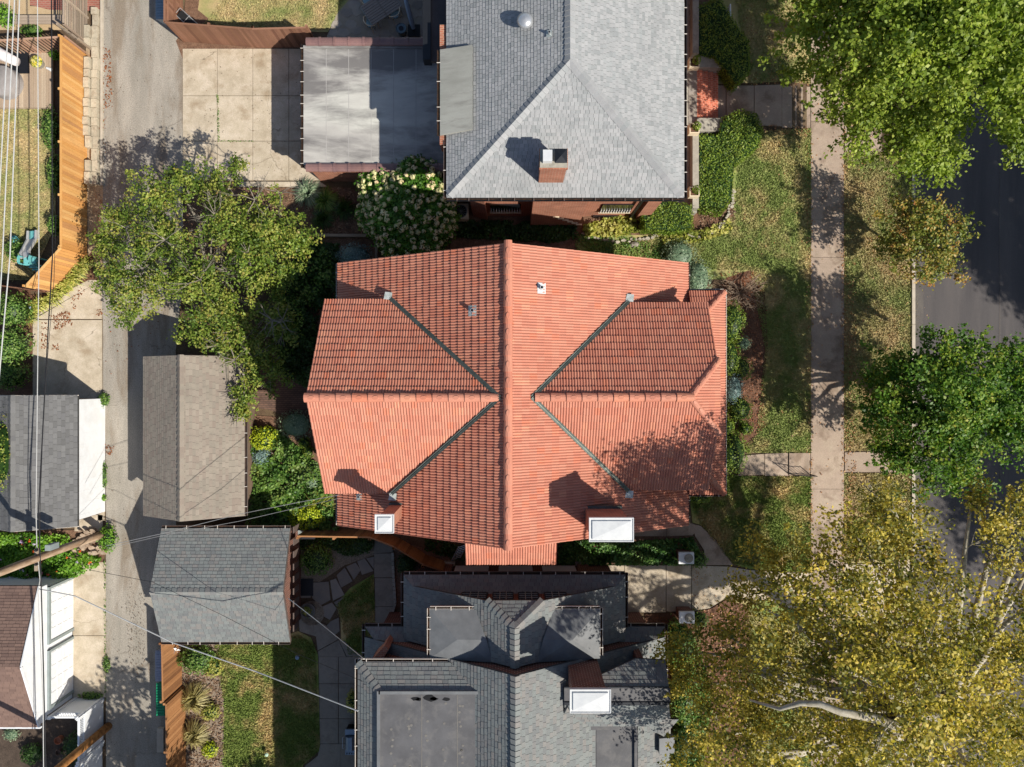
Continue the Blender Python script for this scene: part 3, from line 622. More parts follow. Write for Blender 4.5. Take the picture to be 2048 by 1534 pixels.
# ============================================================ GROUND
mb = MB()
xs = [-300] + [g[0] for g in GX[1:-1]] + [300]
mb.raw([(x, y, gz(x) - .03) for x in xs for y in (-300, 300)], [(2 * i, 2 * i + 2, 2 * i + 3, 2 * i + 1) for i in range(len(xs) - 1)], .5)
mb.build('ground', SOIL, kind='structure')
drape('alley', [[(206, -60), (205, 250), (196, 390), (198, 560), (206, 640), (205, 800), (212, 900), (212, 1640), (352, 1640), (352, 700), (366, 560), (366, 290), (370, 90), (352, 40), (345, -60)]], .004, ASPH)
slabs('driveway', [[(a, c), (b, c), (b, d), (a, d)] for a, b in ((366, 434.6), (435.4, 505.6), (506.4, 577.6), (578.4, 680)) for c, d in ((98, 191.4), (192.4, 282), (283, 361))], CONC, .03, .003)
slabs('driveway', [[(66, 640), (204, 640), (204, 800), (66, 800)], [(118, 590), (178, 560), (204, 560), (204, 638), (66, 638), (66, 640)]], CONC, .02, .003)
slabs('driveway', [[(147, 1125), (211, 1125), (211, 1270), (147, 1270)], [(147, 1272), (211, 1272), (211, 1394), (147, 1394)]], CONC, .02, -.014)
slabs('driveway', [[(196, 796), (209, 796), (209, 1040), (196, 1040)], [(150, 1030), (205, 1030), (205, 1062), (150, 1062)]], CONC, .02, -.014)
slabs('path', [[(480, 364), (640, 364), (655, 374), (480, 374)]], CONC, .06, -.014)
# street, kerb, sidewalk
mb = MB(); mb.raw([(20.35, -300, -.56), (31.5, -300, -.56), (31.5, 300, -.56), (20.35, 300, -.56)], [(0, 1, 2, 3)], .5)
o = mb.build('street', ROADM, kind='structure'); o.location.z += 0.0
mb = MB(); y = -60
while y < 60:
    mb.box(20.2, y, -.6, 20.36, y + 2.98, -.33); y += 3
mb.build('kerb', CURB, kind='structure')
mb = MB(); mb.box(24.75, -60, -.556, 24.80, 60, -.552); mb.box(20.37, -60, -.558, 20.9, 60, -.553); mb.build('street_seam', M('old_asphalt', [srgb(.27, .26, .26), srgb(.36, .34, .33), srgb(.40, .38, .36)], scale=3, stretch=(1, .3, 1), fine=.2, fscale=30), kind='structure')
swj = [-60, 15, 91, 167, 243, 363, 439, 515, 592, 669, 747, 824, 902, 978, 1055, 1132, 1209, 1286, 1363, 1440, 1517, 1594]
slabs('sidewalk', [[(1622, a), (1687, a), (1687, b), (1622, b)] for a, b in zip(swj, swj[1:])], CONCW, .025, -.014)
slabs('path', [[(1690, 253), (1736, 254), (1736, 303), (1690, 303)], [(1738, 254), (1836, 255), (1836, 303), (1738, 303)]], CONCW, .02, -.014)
slabs('path', [[(1690, 905), (1778, 903), (1778, 944), (1690, 944)], [(1780, 903), (1836, 903), (1836, 944), (1780, 944)]], CONCW, .02, -.014)
slabs('path', [[(1483, 912), (1528, 908), (1528, 949), (1476, 951)], [(1530, 908), (1576, 906), (1576, 951), (1530, 951)]], CONCW, .03, -.014)
slabs('path', [[(1428, 172), (1451, 172), (1451, 252), (1428, 252)], [(1453, 172), (1507, 172), (1507, 250), (1453, 250)], [(1509, 172), (1563, 170), (1563, 252), (1509, 250)]], CONCW, .03, -.014)
def steps(name, xs_, y0, y1, zt, label):
    mb = MB()
    for i, (a, b) in enumerate(zip(xs_, xs_[1:])):
        p = G(a, y0); q = G(b, y1); zz = zt - i * .10
        mb.box(p[0], q[1], -.6, q[0] - .01, p[1], zz)
    return mb.build(name, CONCW, kind='structure')
steps('front_steps', [1564, 1574, 1584, 1594, 1606, 1622], 172, 256, .02, '')
steps('front_steps', [1577, 1587, 1597, 1607, 1617, 1622], 906, 950, .02, '')
# driveway on the south side
slabs('driveway', [[(1100, 1131), (1248, 1131), (1248, 1226), (1100, 1226)], [(1250, 1131), (1331, 1131), (1331, 1224), (1250, 1224)], [(1333, 1131), (1382, 1131), (1382, 1222), (1333, 1222)]], CONC, .03, -.014)
drape('driveway', [[(1384, 1131), (1455, 1133), (1500, 1140), (1622, 1146), (1622, 1232), (1540, 1200), (1450, 1196), (1420, 1216), (1384, 1222)]], .012, CONC)
drape('driveway', [[(1688, 1128), (1780, 1128), (1838, 1110), (1838, 1260), (1780, 1236), (1688, 1234)]], .012, CONC)
slabs('path', [[(1240, 1050), (1332, 1048), (1332, 1072), (1240, 1072)], [(1334, 1048), (1384, 1047), (1400, 1056), (1384, 1070), (1334, 1072)]], CONCW, .025, -.014)
drape('path', [[(1386, 1048), (1402, 1052), (1436, 1085), (1466, 1130), (1410, 1130), (1408, 1100), (1390, 1072)]], .02, CONCW)
# bottom yard walks
slabs('path', [[(751, 1075), (786, 1090), (786, 1104), (748, 1106)], [(749, 1107), (787, 1107), (787, 1154), (749, 1154)], [(750, 1156), (788, 1156), (788, 1212), (751, 1212)], [(751, 1214), (788, 1214), (776, 1262), (751, 1262)],
               [(638, 1314), (676, 1314), (676, 1366), (639, 1366)], [(678, 1314), (724, 1314), (724, 1366), (678, 1366)], [(639, 1368), (676, 1368), (676, 1436), (640, 1436)], [(678, 1368), (724, 1368), (724, 1436), (678, 1436)],
               [(640, 1438), (676, 1438), (676, 1486), (641, 1486)], [(678, 1438), (724, 1438), (724, 1486), (678, 1486)], [(641, 1488), (680, 1488), (680, 1560), (600, 1560), (612, 1530), (636, 1512)], [(681, 1488), (724, 1488), (724, 1560), (681, 1560)]], CONCG, .03, -.014)
slabs('path', [[(598, 1226), (622, 1238), (632, 1272), (600, 1262)], [(624, 1240), (650, 1250), (676, 1278), (636, 1300), (633, 1274)], [(637, 1302), (677, 1280), (692, 1313), (638, 1313)], [(679, 1281), (690, 1283), (724, 1312), (694, 1312)]], CONCG, .03, -.014)
fl = [[(626, 1164), (658, 1162), (662, 1200), (640, 1212), (624, 1196)], [(660, 1160), (672, 1156), (690, 1190), (666, 1202)], [(673, 1150), (690, 1134), (706, 1162), (682, 1176)], [(692, 1133), (712, 1124), (722, 1140), (708, 1160)], [(714, 1122), (730, 1116), (748, 1142), (724, 1150)], [(732, 1116), (748, 1113), (748, 1138)],
      [(641, 1214), (664, 1204), (674, 1216), (660, 1240), (646, 1232)], [(676, 1216), (668, 1204), (690, 1192), (676, 1206), (678, 1232)], [(661, 1242), (678, 1234), (680, 1262), (668, 1272), (652, 1252)], [(596, 1164), (624, 1165), (622, 1196), (598, 1196)]]
mb = MB()
for q in fl:
    w_ = [G(*p) for p in q]; c = (sum(p[0] for p in w_) / len(w_), sum(p[1] for p in w_) / len(w_))
    mb.prism([(c[0] + (p[0] - c[0]) * .96, c[1] + (p[1] - c[1]) * .96) for p in w_], 0, .025)
mb.build('flagstone_path', FLAG, kind='structure')
# beds and lawns (sheets 4 mm apart)
drape('lawn', [[(1392, 268), (1530, 268), (1622, 256), (1622, 905), (1482, 905), (1466, 860), (1460, 560), (1370, 556), (1150, 520), (1160, 470), (1330, 470), (1400, 470)]], .004, GRASS)
drape('lawn', [[(1380, 1000), (1455, 952), (1622, 952), (1622, 1144), (1500, 1138), (1466, 1128), (1440, 1086), (1402, 1050), (1385, 1045)]], .004, GRASSG)
drape('lawn', [[(1470, 1200), (1540, 1202), (1622, 1234), (1622, 1640), (1500, 1640), (1490, 1300)]], .004, GRASS)
drape('lawn', [[(1400, -60), (1622, -60), (1622, 168), (1430, 168), (1400, 150)]], .004, GRASSD)
drape('verge', [[(1688, -60), (1836, -60), (1836, 252), (1688, 252)], [(1688, 305), (1836, 305), (1836, 901), (1688, 901)], [(1688, 946), (1836, 946), (1836, 1108), (1780, 1126), (1688, 1126)], [(1688, 1236), (1780, 1238), (1836, 1262), (1836, 1640), (1688, 1640)]], .004, GRASSD)
drape('lawn', [[(430, 1270), (574, 1270), (596, 1262), (622, 1275), (636, 1310), (640, 1500), (606, 1530), (600, 1640), (446, 1640), (448, 1480), (448, 1400), (432, 1310)]], .004, GRASSG)
drape('lawn', [[(748, 1148), (750, 1300), (738, 1330), (700, 1310), (682, 1282), (681, 1236), (672, 1208), (700, 1176)]], .004, GRASSG)
drape('lawn', [[(455, -60), (712, -60), (698, 0), (674, 28), (656, 64), (640, 64), (560, 60), (400, 58), (378, 20), (400, -60)]], .004, GRASSD)
drape('lawn', [[(0 - 60, 218), (108, 218), (112, 450), (60, 560), (-60, 560)]], .004, GRASSD)
drape('garden_bed', [[(368, 34), (376, -60), (455, -60), (400, -10), (396, 20), (440, 56), (372, 58)]], .008, MULCH)
drape('garden_bed', [[(480, 375), (700, 375), (760, 378), (900, 420), (910, 480), (750, 478), (625, 470), (480, 480), (360, 560), (370, 380)]], .006, MULCH)
drape('garden_bed', [[(340, 1270), (446, 1270), (434, 1310), (448, 1400), (448, 1480), (446, 1640), (350, 1640), (345, 1400)]], .008, GMULCH)
drape('garden_bed', [[(1452, 556), (1500, 540), (1530, 580), (1536, 700), (1522, 800), (1512, 880), (1480, 905), (1440, 905), (1440, 600)]], .008, RMULCH)
drape('garden_bed', [[(1290, 1228), (1384, 1224), (1420, 1218), (1452, 1200), (1495, 1210), (1506, 1300), (1490, 1400), (1480, 1640), (1300, 1640)]], .008, RMULCH)
drape('garden_bed', [[(1370, 170), (1430, 150), (1500, 120), (1400, -60), (1370, -60)]], .009, MULCH)
drape('garden_bed', [[(1390, 268), (1455, 300), (1462, 400), (1470, 440), (1420, 470), (1330, 470), (1280, 448), (1390, 400)]], .007, RMULCH)
drape('garden_bed', [[(905, 400), (1380, 400), (1400, 430), (1330, 470), (1160, 470), (1150, 520), (900, 520), (900, 470)]], .005, MULCH)
drape('garden_bed', [[(372, 100), (366, 120), (352, 82), (360, 70), (640, 78), (620, 96), (392, 99), (376, 112)]], .010, MULCH)
drape('garden_bed', [[(494, 830), (660, 840), (690, 1060), (494, 1060)]], .006, MULCH)
drape('garden_bed', [[(590, 1062), (745, 1068), (748, 1110), (690, 1130), (640, 1164), (588, 1160)]], .006, GRAVEL)
drape('garden_bed', [[(788, 1080), (900, 1110), (910, 1180), (830, 1200), (790, 1220)]], .006, MULCH)
drape('garden_bed', [[(1112, 1072), (1385, 1072), (1392, 1128), (1112, 1128)]], .006, MULCH)
drape('garden_bed', [[(-60, 1060), (200, 1060), (216, 1080), (205, 1130), (150, 1165), (-60, 1180)]], .006, MULCH)
drape('garden_bed', [[(-60, 1440), (205, 1400), (206, 1640), (-60, 1640)]], .006, M("dark_soil", [srgb(.24, .20, .17), srgb(.34, .29, .25)], scale=3, fine=.3, fscale=18))
drape('garden_bed', [[(-60, 560), (60, 570), (66, 640), (66, 800), (-60, 800)]], .007, RMULCH)
drape('garden_bed', [[(60, 590), (120, 585), (185, 500), (196, 560), (118, 600), (66, 640)]], .009, RMULCH)
drape('garden_bed', [[(172, 60), (206, 60), (206, 560), (176, 520)]], .008, M("dry_soil", [srgb(.60, .51, .40), srgb(.68, .60, .49), srgb(.56, .42, .32)], scale=1.5, fine=.2, fscale=20))
drape('garden_bed', [[(590, 470), (760, 470), (760, 520), (680, 560), (640, 800), (560, 800), (600, 560)]], .010, MULCH)
drape('paved_yard', [[(560, 740), (680, 740), (680, 900), (640, 860), (540, 820), (496, 812), (500, 700)]], .012, PAVER)
drape('paved_yard', [[(640, 900), (720, 960), (720, 1050), (672, 1040), (650, 985)]], .011, PAVER)
drape('patio', [[(60, -60), (200, -60), (200, 22), (100, 20), (60, 10)]], .010, BPAT)
drape('patio', [[(-60, -60), (58, -60), (60, 12), (140, 18), (146, 60), (-60, 60)]], .006, M("tan_paving", [srgb(.66, .57, .44), srgb(.74, .65, .52)], scale=2))
# patio of irregular flagstones behind the garage
mb = MB(); gp = [(650 + 27 * i + random.uniform(-6, 6) + (j % 2) * 12, -30 + 19 * j + random.uniform(-4, 4)) for j in range(6) for i in range(9)]
for (gx, gy) in gp:
    if gx < 705 - gy * .7: continue
    x, y, _ = G(gx, gy); k = random.randint(5, 7); rr = random.uniform(.24, .34)
    mb.prism([(x + rr * 1.1 * math.cos(t * 2 * math.pi / k + 1) * random.uniform(.85, 1.1), y + rr * .78 * math.sin(t * 2 * math.pi / k + 1) * random.uniform(.85, 1.1)) for t in range(k)], 0, .02 + random.uniform(0, .004))
mb.build('flagstone_patio', FLAG, kind='structure')
drape('patio', [[(654, 72), (674, 28), (698, 0), (712, -60), (900, -60), (900, 80), (654, 80)]], .010, M("patio_base", [srgb(.54, .51, .46), srgb(.62, .58, .52)], scale=2, fine=.15))
# ============================================================ MAIN HOUSE (red tile)
WMp = (6.5 + .58 * 7.064, .58, 0); EMp = (6.5 + .551 * 7.145, -.551, 0); RX = -.14; RZ = 10.515; MY0, MY1 = -5.78, 4.91
h1 = thing('tile_roof_house', 'brick house with terracotta tile cross-gable roof and two white-capped chimneys, centre of the photo', 'house', (0, -.5, 0))
mb = MB(); mb.box(-6.5, -5.4, 0, 6.6, 4.5, 6.6); mb.prism([(-6.9, -3.9), (7.35, -3.9), (7.35, 2.9), (-6.9, 2.9)], 0, 7.8)
mb.poly([(-6.5, -5.4, 6.6), (6.6, -5.4, 6.6), (RX, -5.4, RZ - .15)]); mb.poly([(-6.5, 4.5, 6.6), (6.6, 4.5, 6.6), (RX, 4.5, RZ - .15)])
mb.poly([(-6.9, -3.9, 7.8), (-6.9, 2.9, 7.8), (-6.9, -.49, 10.2)]); mb.poly([(7.35, -3.9, 7.8), (7.35, 2.9, 7.8), (7.35, .6, 9.2), (7.35, -1.6, 9.2)])
mb.box(7.0, -4.1, 0, 8.25, 3.35, 6.6); mb.box(-1.6, -6.9, 0, 1.5, -5.3, 6.9)
mb.build('wall', BRICK, h1)
T = dict(style='tile', course=.312, tw=.205)
slope([(-7.064, MY0), (RX, MY0), (RX, MY1), (-7.064, MY1)], WMp, TILE, h1, **T)
slope([(RX, MY0), (7.145, MY0), (7.145, MY1), (RX, MY1)], EMp, TILE, h1, **T)
WN = (7.9 + .657 * 3.233, 0, -.657); WS = (7.9 + .657 * 4.22, 0, .657); wx = -.426
slope([(-7.25, 3.233), (-4.65, 3.233), (wx, -.494), (-7.25, -.494)], WN, TILE, h1, **T)
slope([(-7.25, -.494), (wx, -.494), (-4.65, -4.22), (-7.25, -4.22)], WS, TILE, h1, **T)
EN = (7.98 + .574 * 3.1, 0, -.574); ES = (7.98 + .574 * 4.08, 0, .574); ex = .72; EZ = 10.04
slope([(4.458, 3.1), (7.55, 3.1), (7.55, .8), (6.35, -.49), (ex, -.49)], EN, TILE, h1, **T)
slope([(ex, -.49), (6.35, -.49), (7.55, -1.78), (7.55, -4.08), (4.458, -4.08)], ES, TILE, h1, **T)
slope([(6.35, -.49), (7.55, -1.78), (7.62, -1.86), (7.62, .88), (7.55, .8)], (10.04 + .617 * 6.35, -.617, 0), TILE, h1, **T)
PE = (6.6 + .55 * 8.62, -.55, 0); PN = (6.6 + .55 * 3.73, 0, -.55); PS = (6.6 + .55 * 4.48, 0, .55)
slope([(8.62, -4.48), (8.62, 3.73), (7.3, 2.41), (7.3, -3.16)], PE, TILE, h1, **T)
slope([(7.17, 3.73), (8.62, 3.73), (7.3, 2.41), (7.17, 2.41)], PN, TILE, h1, **T)
slope([(7.17, -4.48), (7.17, -3.16), (7.3, -3.16), (8.62, -4.48)], PS, TILE, h1, **T)
slope([(-1.84, -7.2), (1.76, -7.2), (1.76, -5.4), (-1.84, -5.4)], (7.0 + .55 * 7.2, 0, .55), TILE, h1, **T)
ridge((RX, MY0 - .03, RZ), (RX, MY1 + .03, RZ), TILE, h1, rad=.155, L=.54)
ridge((-7.3, -.494, 10.35), (wx - .1, -.494, 10.35), TILE, h1, rad=.155, L=.54)
ridge((ex + .1, -.49, EZ), (6.42, -.49, EZ), TILE, h1, rad=.155, L=.54)
for a, b in (((6.35, -.49, EZ), (7.62, .88, 9.26)), ((6.35, -.49, EZ), (7.62, -1.86, 9.26)), ((7.35, 2.46, 7.3), (8.60, 3.71, 6.62)), ((7.35, -3.21, 7.3), (8.60, -4.46, 6.62))):
    ridge(b, a, TILE, h1, name='hip_tiles', rad=.12, L=.34, lift=.0)
for (a, b) in (((-4.7, 3.3, 7.95), (wx, -.49, 10.36)), ((-4.7, -4.3, 7.95), (wx, -.49, 10.36)), ((4.5, 3.17, 7.99), (ex, -.49, EZ)), ((4.5, -4.15, 7.99), (ex, -.49, EZ))):
    strip(a, b, .15, FLASH, h1, lift=.10)
for (x, y, z) in ((-4.78, 3.38, 8.02), (-4.6, -4.35, 8.05), (4.52, 3.3, 8.06), (4.5, -4.25, 8.06)):
    mb = MB(); mb.prism([(x - .16, y - .13), (x + .14, y - .16), (x + .17, y + .12), (x - .1, y + .15)], z, z + .05); mb.build('flashing_cap', FLASHL, h1)
gutter((-7.064, MY1, 6.42), (-7.064, 3.3, 6.42), (-1, 0), h1, GUTW); gutter((-7.064, -4.2, 6.42), (-7.064, MY0, 6.42), (-1, 0), h1, GUTW)
gutter((7.145, MY1, 6.42), (7.145, 3.2, 6.42), (1, 0), h1); gutter((7.145, -4.5, 6.42), (7.145, MY0, 6.42), (1, 0), h1)
gutter((8.62, 3.8, 6.5), (8.62, -4.55, 6.5), (1, 0), h1, GUTW); gutter((7.2, 3.73, 6.5), (8.62, 3.73, 6.5), (0, 1), h1, GUTW, step=.9); gutter((7.2, -4.48, 6.5), (8.62, -4.48, 6.5), (0, -1), h1, step=.9)
def cap(parent, x0, y0, x1, y1, z, mat=WHITEM, rim=.09):
    mb = MB(); mb.box(x0, y0, z - .12, x1, y1, z)
    for a in ((x0, y0, x1, y0 + .025), (x0, y1 - .025, x1, y1), (x0, y0 + .025, x0 + .025, y1 - .025), (x1 - .025, y0 + .025, x1, y1 - .025)): mb.box(a[0], a[1], z, a[2], a[3], z + .03)
    cx, cy = (x0 + x1) / 2, (y0 + y1) / 2; i = rim
    a = [(x0 + i, y0 + i), (x1 - i, y0 + i), (x1 - i, y1 - i), (x0 + i, y1 - i)]; e = min(x1 - x0, y1 - y0) / 2 - i
    mb.raw([(p[0], p[1], z + .002) for p in a] + [(p[0] , p[1], z + .05) for p in [(x0 + i + .02, y0 + i + .02), (x1 - i - .02, y0 + i + .02), (x1 - i - .02, y1 - i - .02), (x0 + i + .02, y1 - i - .02)]] + [(cx, cy, z + .085)],
           [(0, 1, 5, 4), (1, 2, 6, 5), (2, 3, 7, 6), (3, 0, 4, 7), (4, 5, 8), (5, 6, 8), (6, 7, 8), (7, 4, 8)])
    return mb.build('cap', mat, parent)
def chimney(parent, x0, y0, x1, y1, zb, zt, brick=BRICK, ov=.1, capmat=WHITEM, **kw):
    mb = MB(); mb.box(x0, y0, zb, x1, y1, zt - .3); mb.box(x0 - ov * .5, y0 - ov * .5, zt - .3, x1 + ov * .5, y1 + ov * .5, zt - .12)
    c = mb.build('chimney', brick, parent); cap(c, x0 - ov, y0 - ov, x1 + ov, y1 + ov, zt, capmat); return c
c = chimney(h1, 2.72, -5.28, 4.04, -4.66, 7, 11.2)
mb = MB(); mb.box(2.66, -4.66, 8.6, 4.1, -4.56, 8.95); mb.box(2.6, -5.2, 8.3, 2.72, -4.6, 9.0); mb.build('base_flashing', FLASH, c)
c = chimney(h1, -4.68, -5.12, -4.22, -4.66, 7, 10.6)
mb = MB(); mb.box(-4.72, -4.66, 7.9, -4.0, -4.58, 8.2); mb.build('base_flashing', FLASH, c)
def vent(parent, px, py, pl, mat=STEEL, r=.06, h=.3, plate=.32):
    # find roof point under the pixel
    z = 8.0
    for _ in range(30): x, y, _z = P(px, py, z); z = zat(pl, x, y)
    mb = MB(); mb.tube([(x, y, z - .05), (x, y, z + h)], [r, r], 10); v = mb.build('vent_pipe', mat, parent, smooth=False)
    s = Vector((1, 0, pl[1])); t_ = Vector((0, 1, pl[2])); c = Vector((x, y, z + .075)); mb = MB(); q = plate / 2
    mb.raw([c - s * q - t_ * q * 1.3, c + s * q - t_ * q * 1.3, c + s * q + t_ * q * 1.3, c - s * q + t_ * q * 1.3], [(0, 1, 2, 3)]); mb.build('flashing', FLASHL if mat is STEEL else WHITEM, v)
    mb = MB(); mb.lathe((x, y, z + h), [(r * .7, -.02), (r * .7, .004), (.001, .004)], 10); mb.build('bore', BLACK, v)
    return v
vent(h1, 945, 622, WMp, STEEL, .07, .28, .3); vent(h1, 1083, 577, EMp, WHITEM, .07, .35, .3); vent(h1, 719, 992, WMp, STEEL, .06, .25, .25)
# ============================================================ UPPER GREY HOUSE
UE = 7.0; ux0, ux1, uy0 = -2.62, 6.88, 7.44; UR = 9.3; ux = 2.13; uy = 11.87; sW = (UR - UE) / (ux - ux0); sS = (UR - UE) / (uy - uy0)
h2 = thing('grey_shingle_house', 'brick house with pale grey shingled hip roof and small brick chimney, at the top', 'house', (2, 15, 0))
UW = (UE - sW * ux0, sW, 0); UEa = (UE + sW * ux1, -sW, 0); US = (UE - sS * uy0, 0, sS)
K = dict(style='shingle', course=.137, tw=.185)
slope([(ux0, uy0), (ux, uy), (ux, 24), (ux0, 24)], UW, SH_UP, h2, **K)
slope([(ux, uy), (ux1, uy0), (ux1, 24), (ux, 24)], UEa, SH_UP, h2, **K)
slope([(ux0, uy0), (ux1, uy0), (ux, uy)], US, SH_UP, h2, **K)
ridge((ux, uy, UR), (ux, 24, UR), SH_UP, h2, 'ridge_caps', .19, .2, 'flat', .03)
ridge((ux0 + .1, uy0 + .1, UE + .05), (ux, uy, UR), SH_UP, h2, 'hip_caps', .19, .2, 'flat', .03); ridge((ux1 - .1, uy0 + .1, UE + .05), (ux, uy, UR), SH_UP, h2, 'hip_caps', .19, .2, 'flat', .03)
gutter((ux0, uy0, UE - .05), (ux1, uy0, UE - .05), (0, -1), h2, DKMET, GUT); gutter((ux1, uy0, UE - .05), (ux1, 24, UE - .05), (1, 0), h2, DKMET); gutter((ux0, uy0, UE - .05), (ux0, 9.75, UE - .05), (-1, 0), h2, GUT)
mb = MB(); mb.box(-1.9, 8.2, 0, 6.2, 24, UE - .05); mb.box(.9, 7.72, 0, 3.25, 8.3, 6.6); mb.box(6.0, 8.0, 0, 6.6, 8.6, UE - .1); mb.prism([(-1.9, 8.2), (-1.2, 7.95), (-1.2, 8.2)], 0, 6)
mb.build('wall', BRICK, h2)
mb = MB(); mb.box(-1.95, 8.12, .25, 6.3, 8.2, .45); mb.box(.85, 7.66, .0, 3.3, 7.74, .2)
for i in range(6): mb.box(1.9 + .24 * i, 7.66, 2.6 - .3 * i, 2.1 + .24 * i + .08, 7.72, 2.68 - .3 * i)
mb.build('stone_band', CREAM, h2)
for (xa, xb, za, zb) in ((-1.05, .45, 1.8, 3.1), (4.1, 5.6, 1.8, 3.1), (3.9, 5.2, .5, .95)):
    mb = MB(); mb.box(xa, 8.08, za - .1, xb, 8.21, za); wn = mb.build('window', CREAM, h2)
    mb = MB(); mb.box(xa + .05, 8.13, za, xb - .05, 8.19, zb); mb.build('pane', GLASS, wn)
    mb = MB(); 
    for i in range(12): x = xa + .08 + (xb - xa - .16) * i / 11; mb.box(x - .015, 8.08, za, x + .015, 8.11, za + (zb - za) * .42)
    mb.build('security_bars', WHITE, wn)
mb = MB(); mb.tube([(5.75, 8.05, 0), (5.75, 8.05, 5.8), (6.3, 7.6, 6.8)], .05, 8); mb.build('downspout', DKMET, h2)
# shed dormer with flat membrane roof, west side
dz = 7.2; a = P(880, 99, dz); b = P(880, 270, dz)
m2 = flatsheet([(a[0], a[1], dz), (a[0], b[1], dz), (a[0] + 1.32, b[1] + .05, dz + .5), (a[0] + 1.32, a[1] - .05, dz + .5)], M("pale_membrane", [srgb(.56, .56, .53), srgb(.66, .66, .63)], scale=1, stretch=(.3, 2, 1), fine=.05, stain=srgb(.50, .49, .47), sscale=1.5), h2, 'dormer_roof', .1)
mb = MB(); mb.box(a[0] + .1, b[1] + .1, 6.6, a[0] + .9, a[1] - .1, dz - .05); mb.build('dormer_wall', STUCCO, h2); gutter((a[0], a[1], dz - .02), (a[0], b[1], dz - .02), (-1, 0), h2, GUTD, step=.8)
# roof dome vent, pipe, chimney
z = 8.5
for _ in range(20): x, y, _q = P(1050, 48, z); z = zat(UW, x, y)
mb = MB(); mb.lathe((x, y, z), [(.17, -.1), (.17, .22), (.30, .22), (.31, .27), (.25, .36), (.13, .42), (.001, .44)], 24); mb.build('turbine_vent', STEEL, h2, smooth=True)
vent(h2, 1098, 69, UW, STEEL, .05, .2, .2)
c = thing('tmp', '', '', (0, 0, 0)); bpy.data.objects.remove(c)
cxa = P(1078, 345, 8.6); mb = MB()
zb_ = 7.3; x0 = 1.05; x1 = 2.02; y0 = 7.95; y1 = 8.62
mb.box(x0, y0, zb_, x1, y1, 9.05); mb.box(x0 - .04, y0 - .04, 9.05, x1 + .04, y1 + .04, 9.2); c = mb.build('chimney', BRICK, h2)
mb = MB(); mb.box(x0 - .02, y0, 9.2, x1 + .02, y1 + .02, 9.25); mb.build('crown', STONE, c)
mb = MB(); mb.box(x0 + .08, y0 + .15, 9.25, x0 + .42, y1 - .1, 9.5); mb.build('flue_cap', WHITEM, c)
mb = MB(); mb.raw([(x1 - .46, y0 + .1, 9.45), (x1, y0 + .1, 9.45), (x1, y1 - .05, 9.45), (x1 - .46, y1 - .05, 9.45), (x1 - .23, (y0 + y1) / 2, 9.58)], [(0, 3, 2, 1), (0, 1, 4), (1, 2, 4), (2, 3, 4), (3, 0, 4)]); mb.box(x1 - .4, y0 + .16, 9.25, x1 - .06, y1 - .1, 9.44); mb.build('flue_cap', DKMET, c)
# black flat-roofed addition NW
a = P(846, 120, 6.2); mb = MB(); mb.prism([(a[0] + .32, a[1]), (-2.4, a[1]), (-2.4, 24), (a[0] + .32, 24)], 5.9, 6.1); mb.build('porch_roof', M("black_membrane", [srgb(.30, .28, .28), srgb(.36, .33, .33)], scale=1.5), h2)
mb = MB(); mb.box(a[0], a[1], 5.7, a[0] + .32, 24, 6.25); mb.build('porch_gutter', DKMET, h2); mb = MB(); mb.box(a[0] + .5, a[1] + .4, 0, -2.4, 24, 5.9); mb.build('porch_wall', BRICKD, h2)
mb = MB(); mb.box(-2.9, 9.6, 6.0, -2.5, 14.4, 6.9); mb.build('box_bay', BRICK, h2)
# front porch on the east side
pz = .55
mb = MB(); mb.box(6.2, 8.4, 0, 9.1, 24, pz); mb.build('porch_floor', STONE, h2)
mb = MB()
for i in range(60):
    mb.box(8.7 + .0, 8.5 + i * .26, pz, 9.08, 8.73 + i * .26, pz + .02)
mb.build('porch_edge', FLAG, h2)
mb = MB(); a = G(1383, 146); b = G(1429, 250)
for i in range(4): mb.box(9.1 + .29 * i, b[1] + .1, 0, 9.1 + .29 * (i + 1), a[1] - .05, pz - .13 * i)
mb.build('brick_steps', BRICKP, h2)
for (py, nm) in ((137, 0), (262, 1)):
    a = G(1379, py - 14); b = G(1437, py + 12); mb = MB(); mb.box(9.05, b[1], 0, b[0] - .05, a[1], pz + .25); mb.build('step_pier', STONE, h2)
mb = MB(); mb.box(8.75, 8.5, 0, 9.05, 12.4, 1.1); mb.box(8.75, 16.0, 0, 9.05, 24, 1.1); mb.build('porch_parapet', STONE, h2)
pl0 = None
for py, lb in ((128, 'square white planter with green shrub north of the brick porch steps'), (259, 'square white planter with green shrub south of the brick porch steps'), (385, 'square white planter with green shrub at the porch corner beside the clipped box hedge')):
    x, y, z = P(1387, py, 1.3)
    t = thing('planter_box', lb, 'planter', (x, y, 1.1), 'square planters on the porch wall'); w2 = .24
    mb = MB()
    for q in ((-w2, -w2, w2, -w2 + .05), (-w2, w2 - .05, w2, w2), (-w2, -w2 + .05, -w2 + .05, w2 - .05), (w2 - .05, -w2 + .05, w2, w2 - .05)): mb.box(x + q[0], y + q[1], 1.1, x + q[2], y + q[3], 1.5)
    mb.build('box', CREAM, t); mb = MB(); mb.box(x - .19, y - .19, 1.1, x + .19, y + .19, 1.42); mb.build('soil', RMULCH, t)
    n = 260; d = RS.randn(n, 3); d /= np.linalg.norm(d, axis=1, keepdims=True); C = np.array([x + .08, y + .06, 1.6]) + d * np.array([.2, .2, .22])
    quads('shrub', leaf_quads(C, d + RS.randn(n, 3) * .4, .05), RS.rand(n), LF_BOX, t)
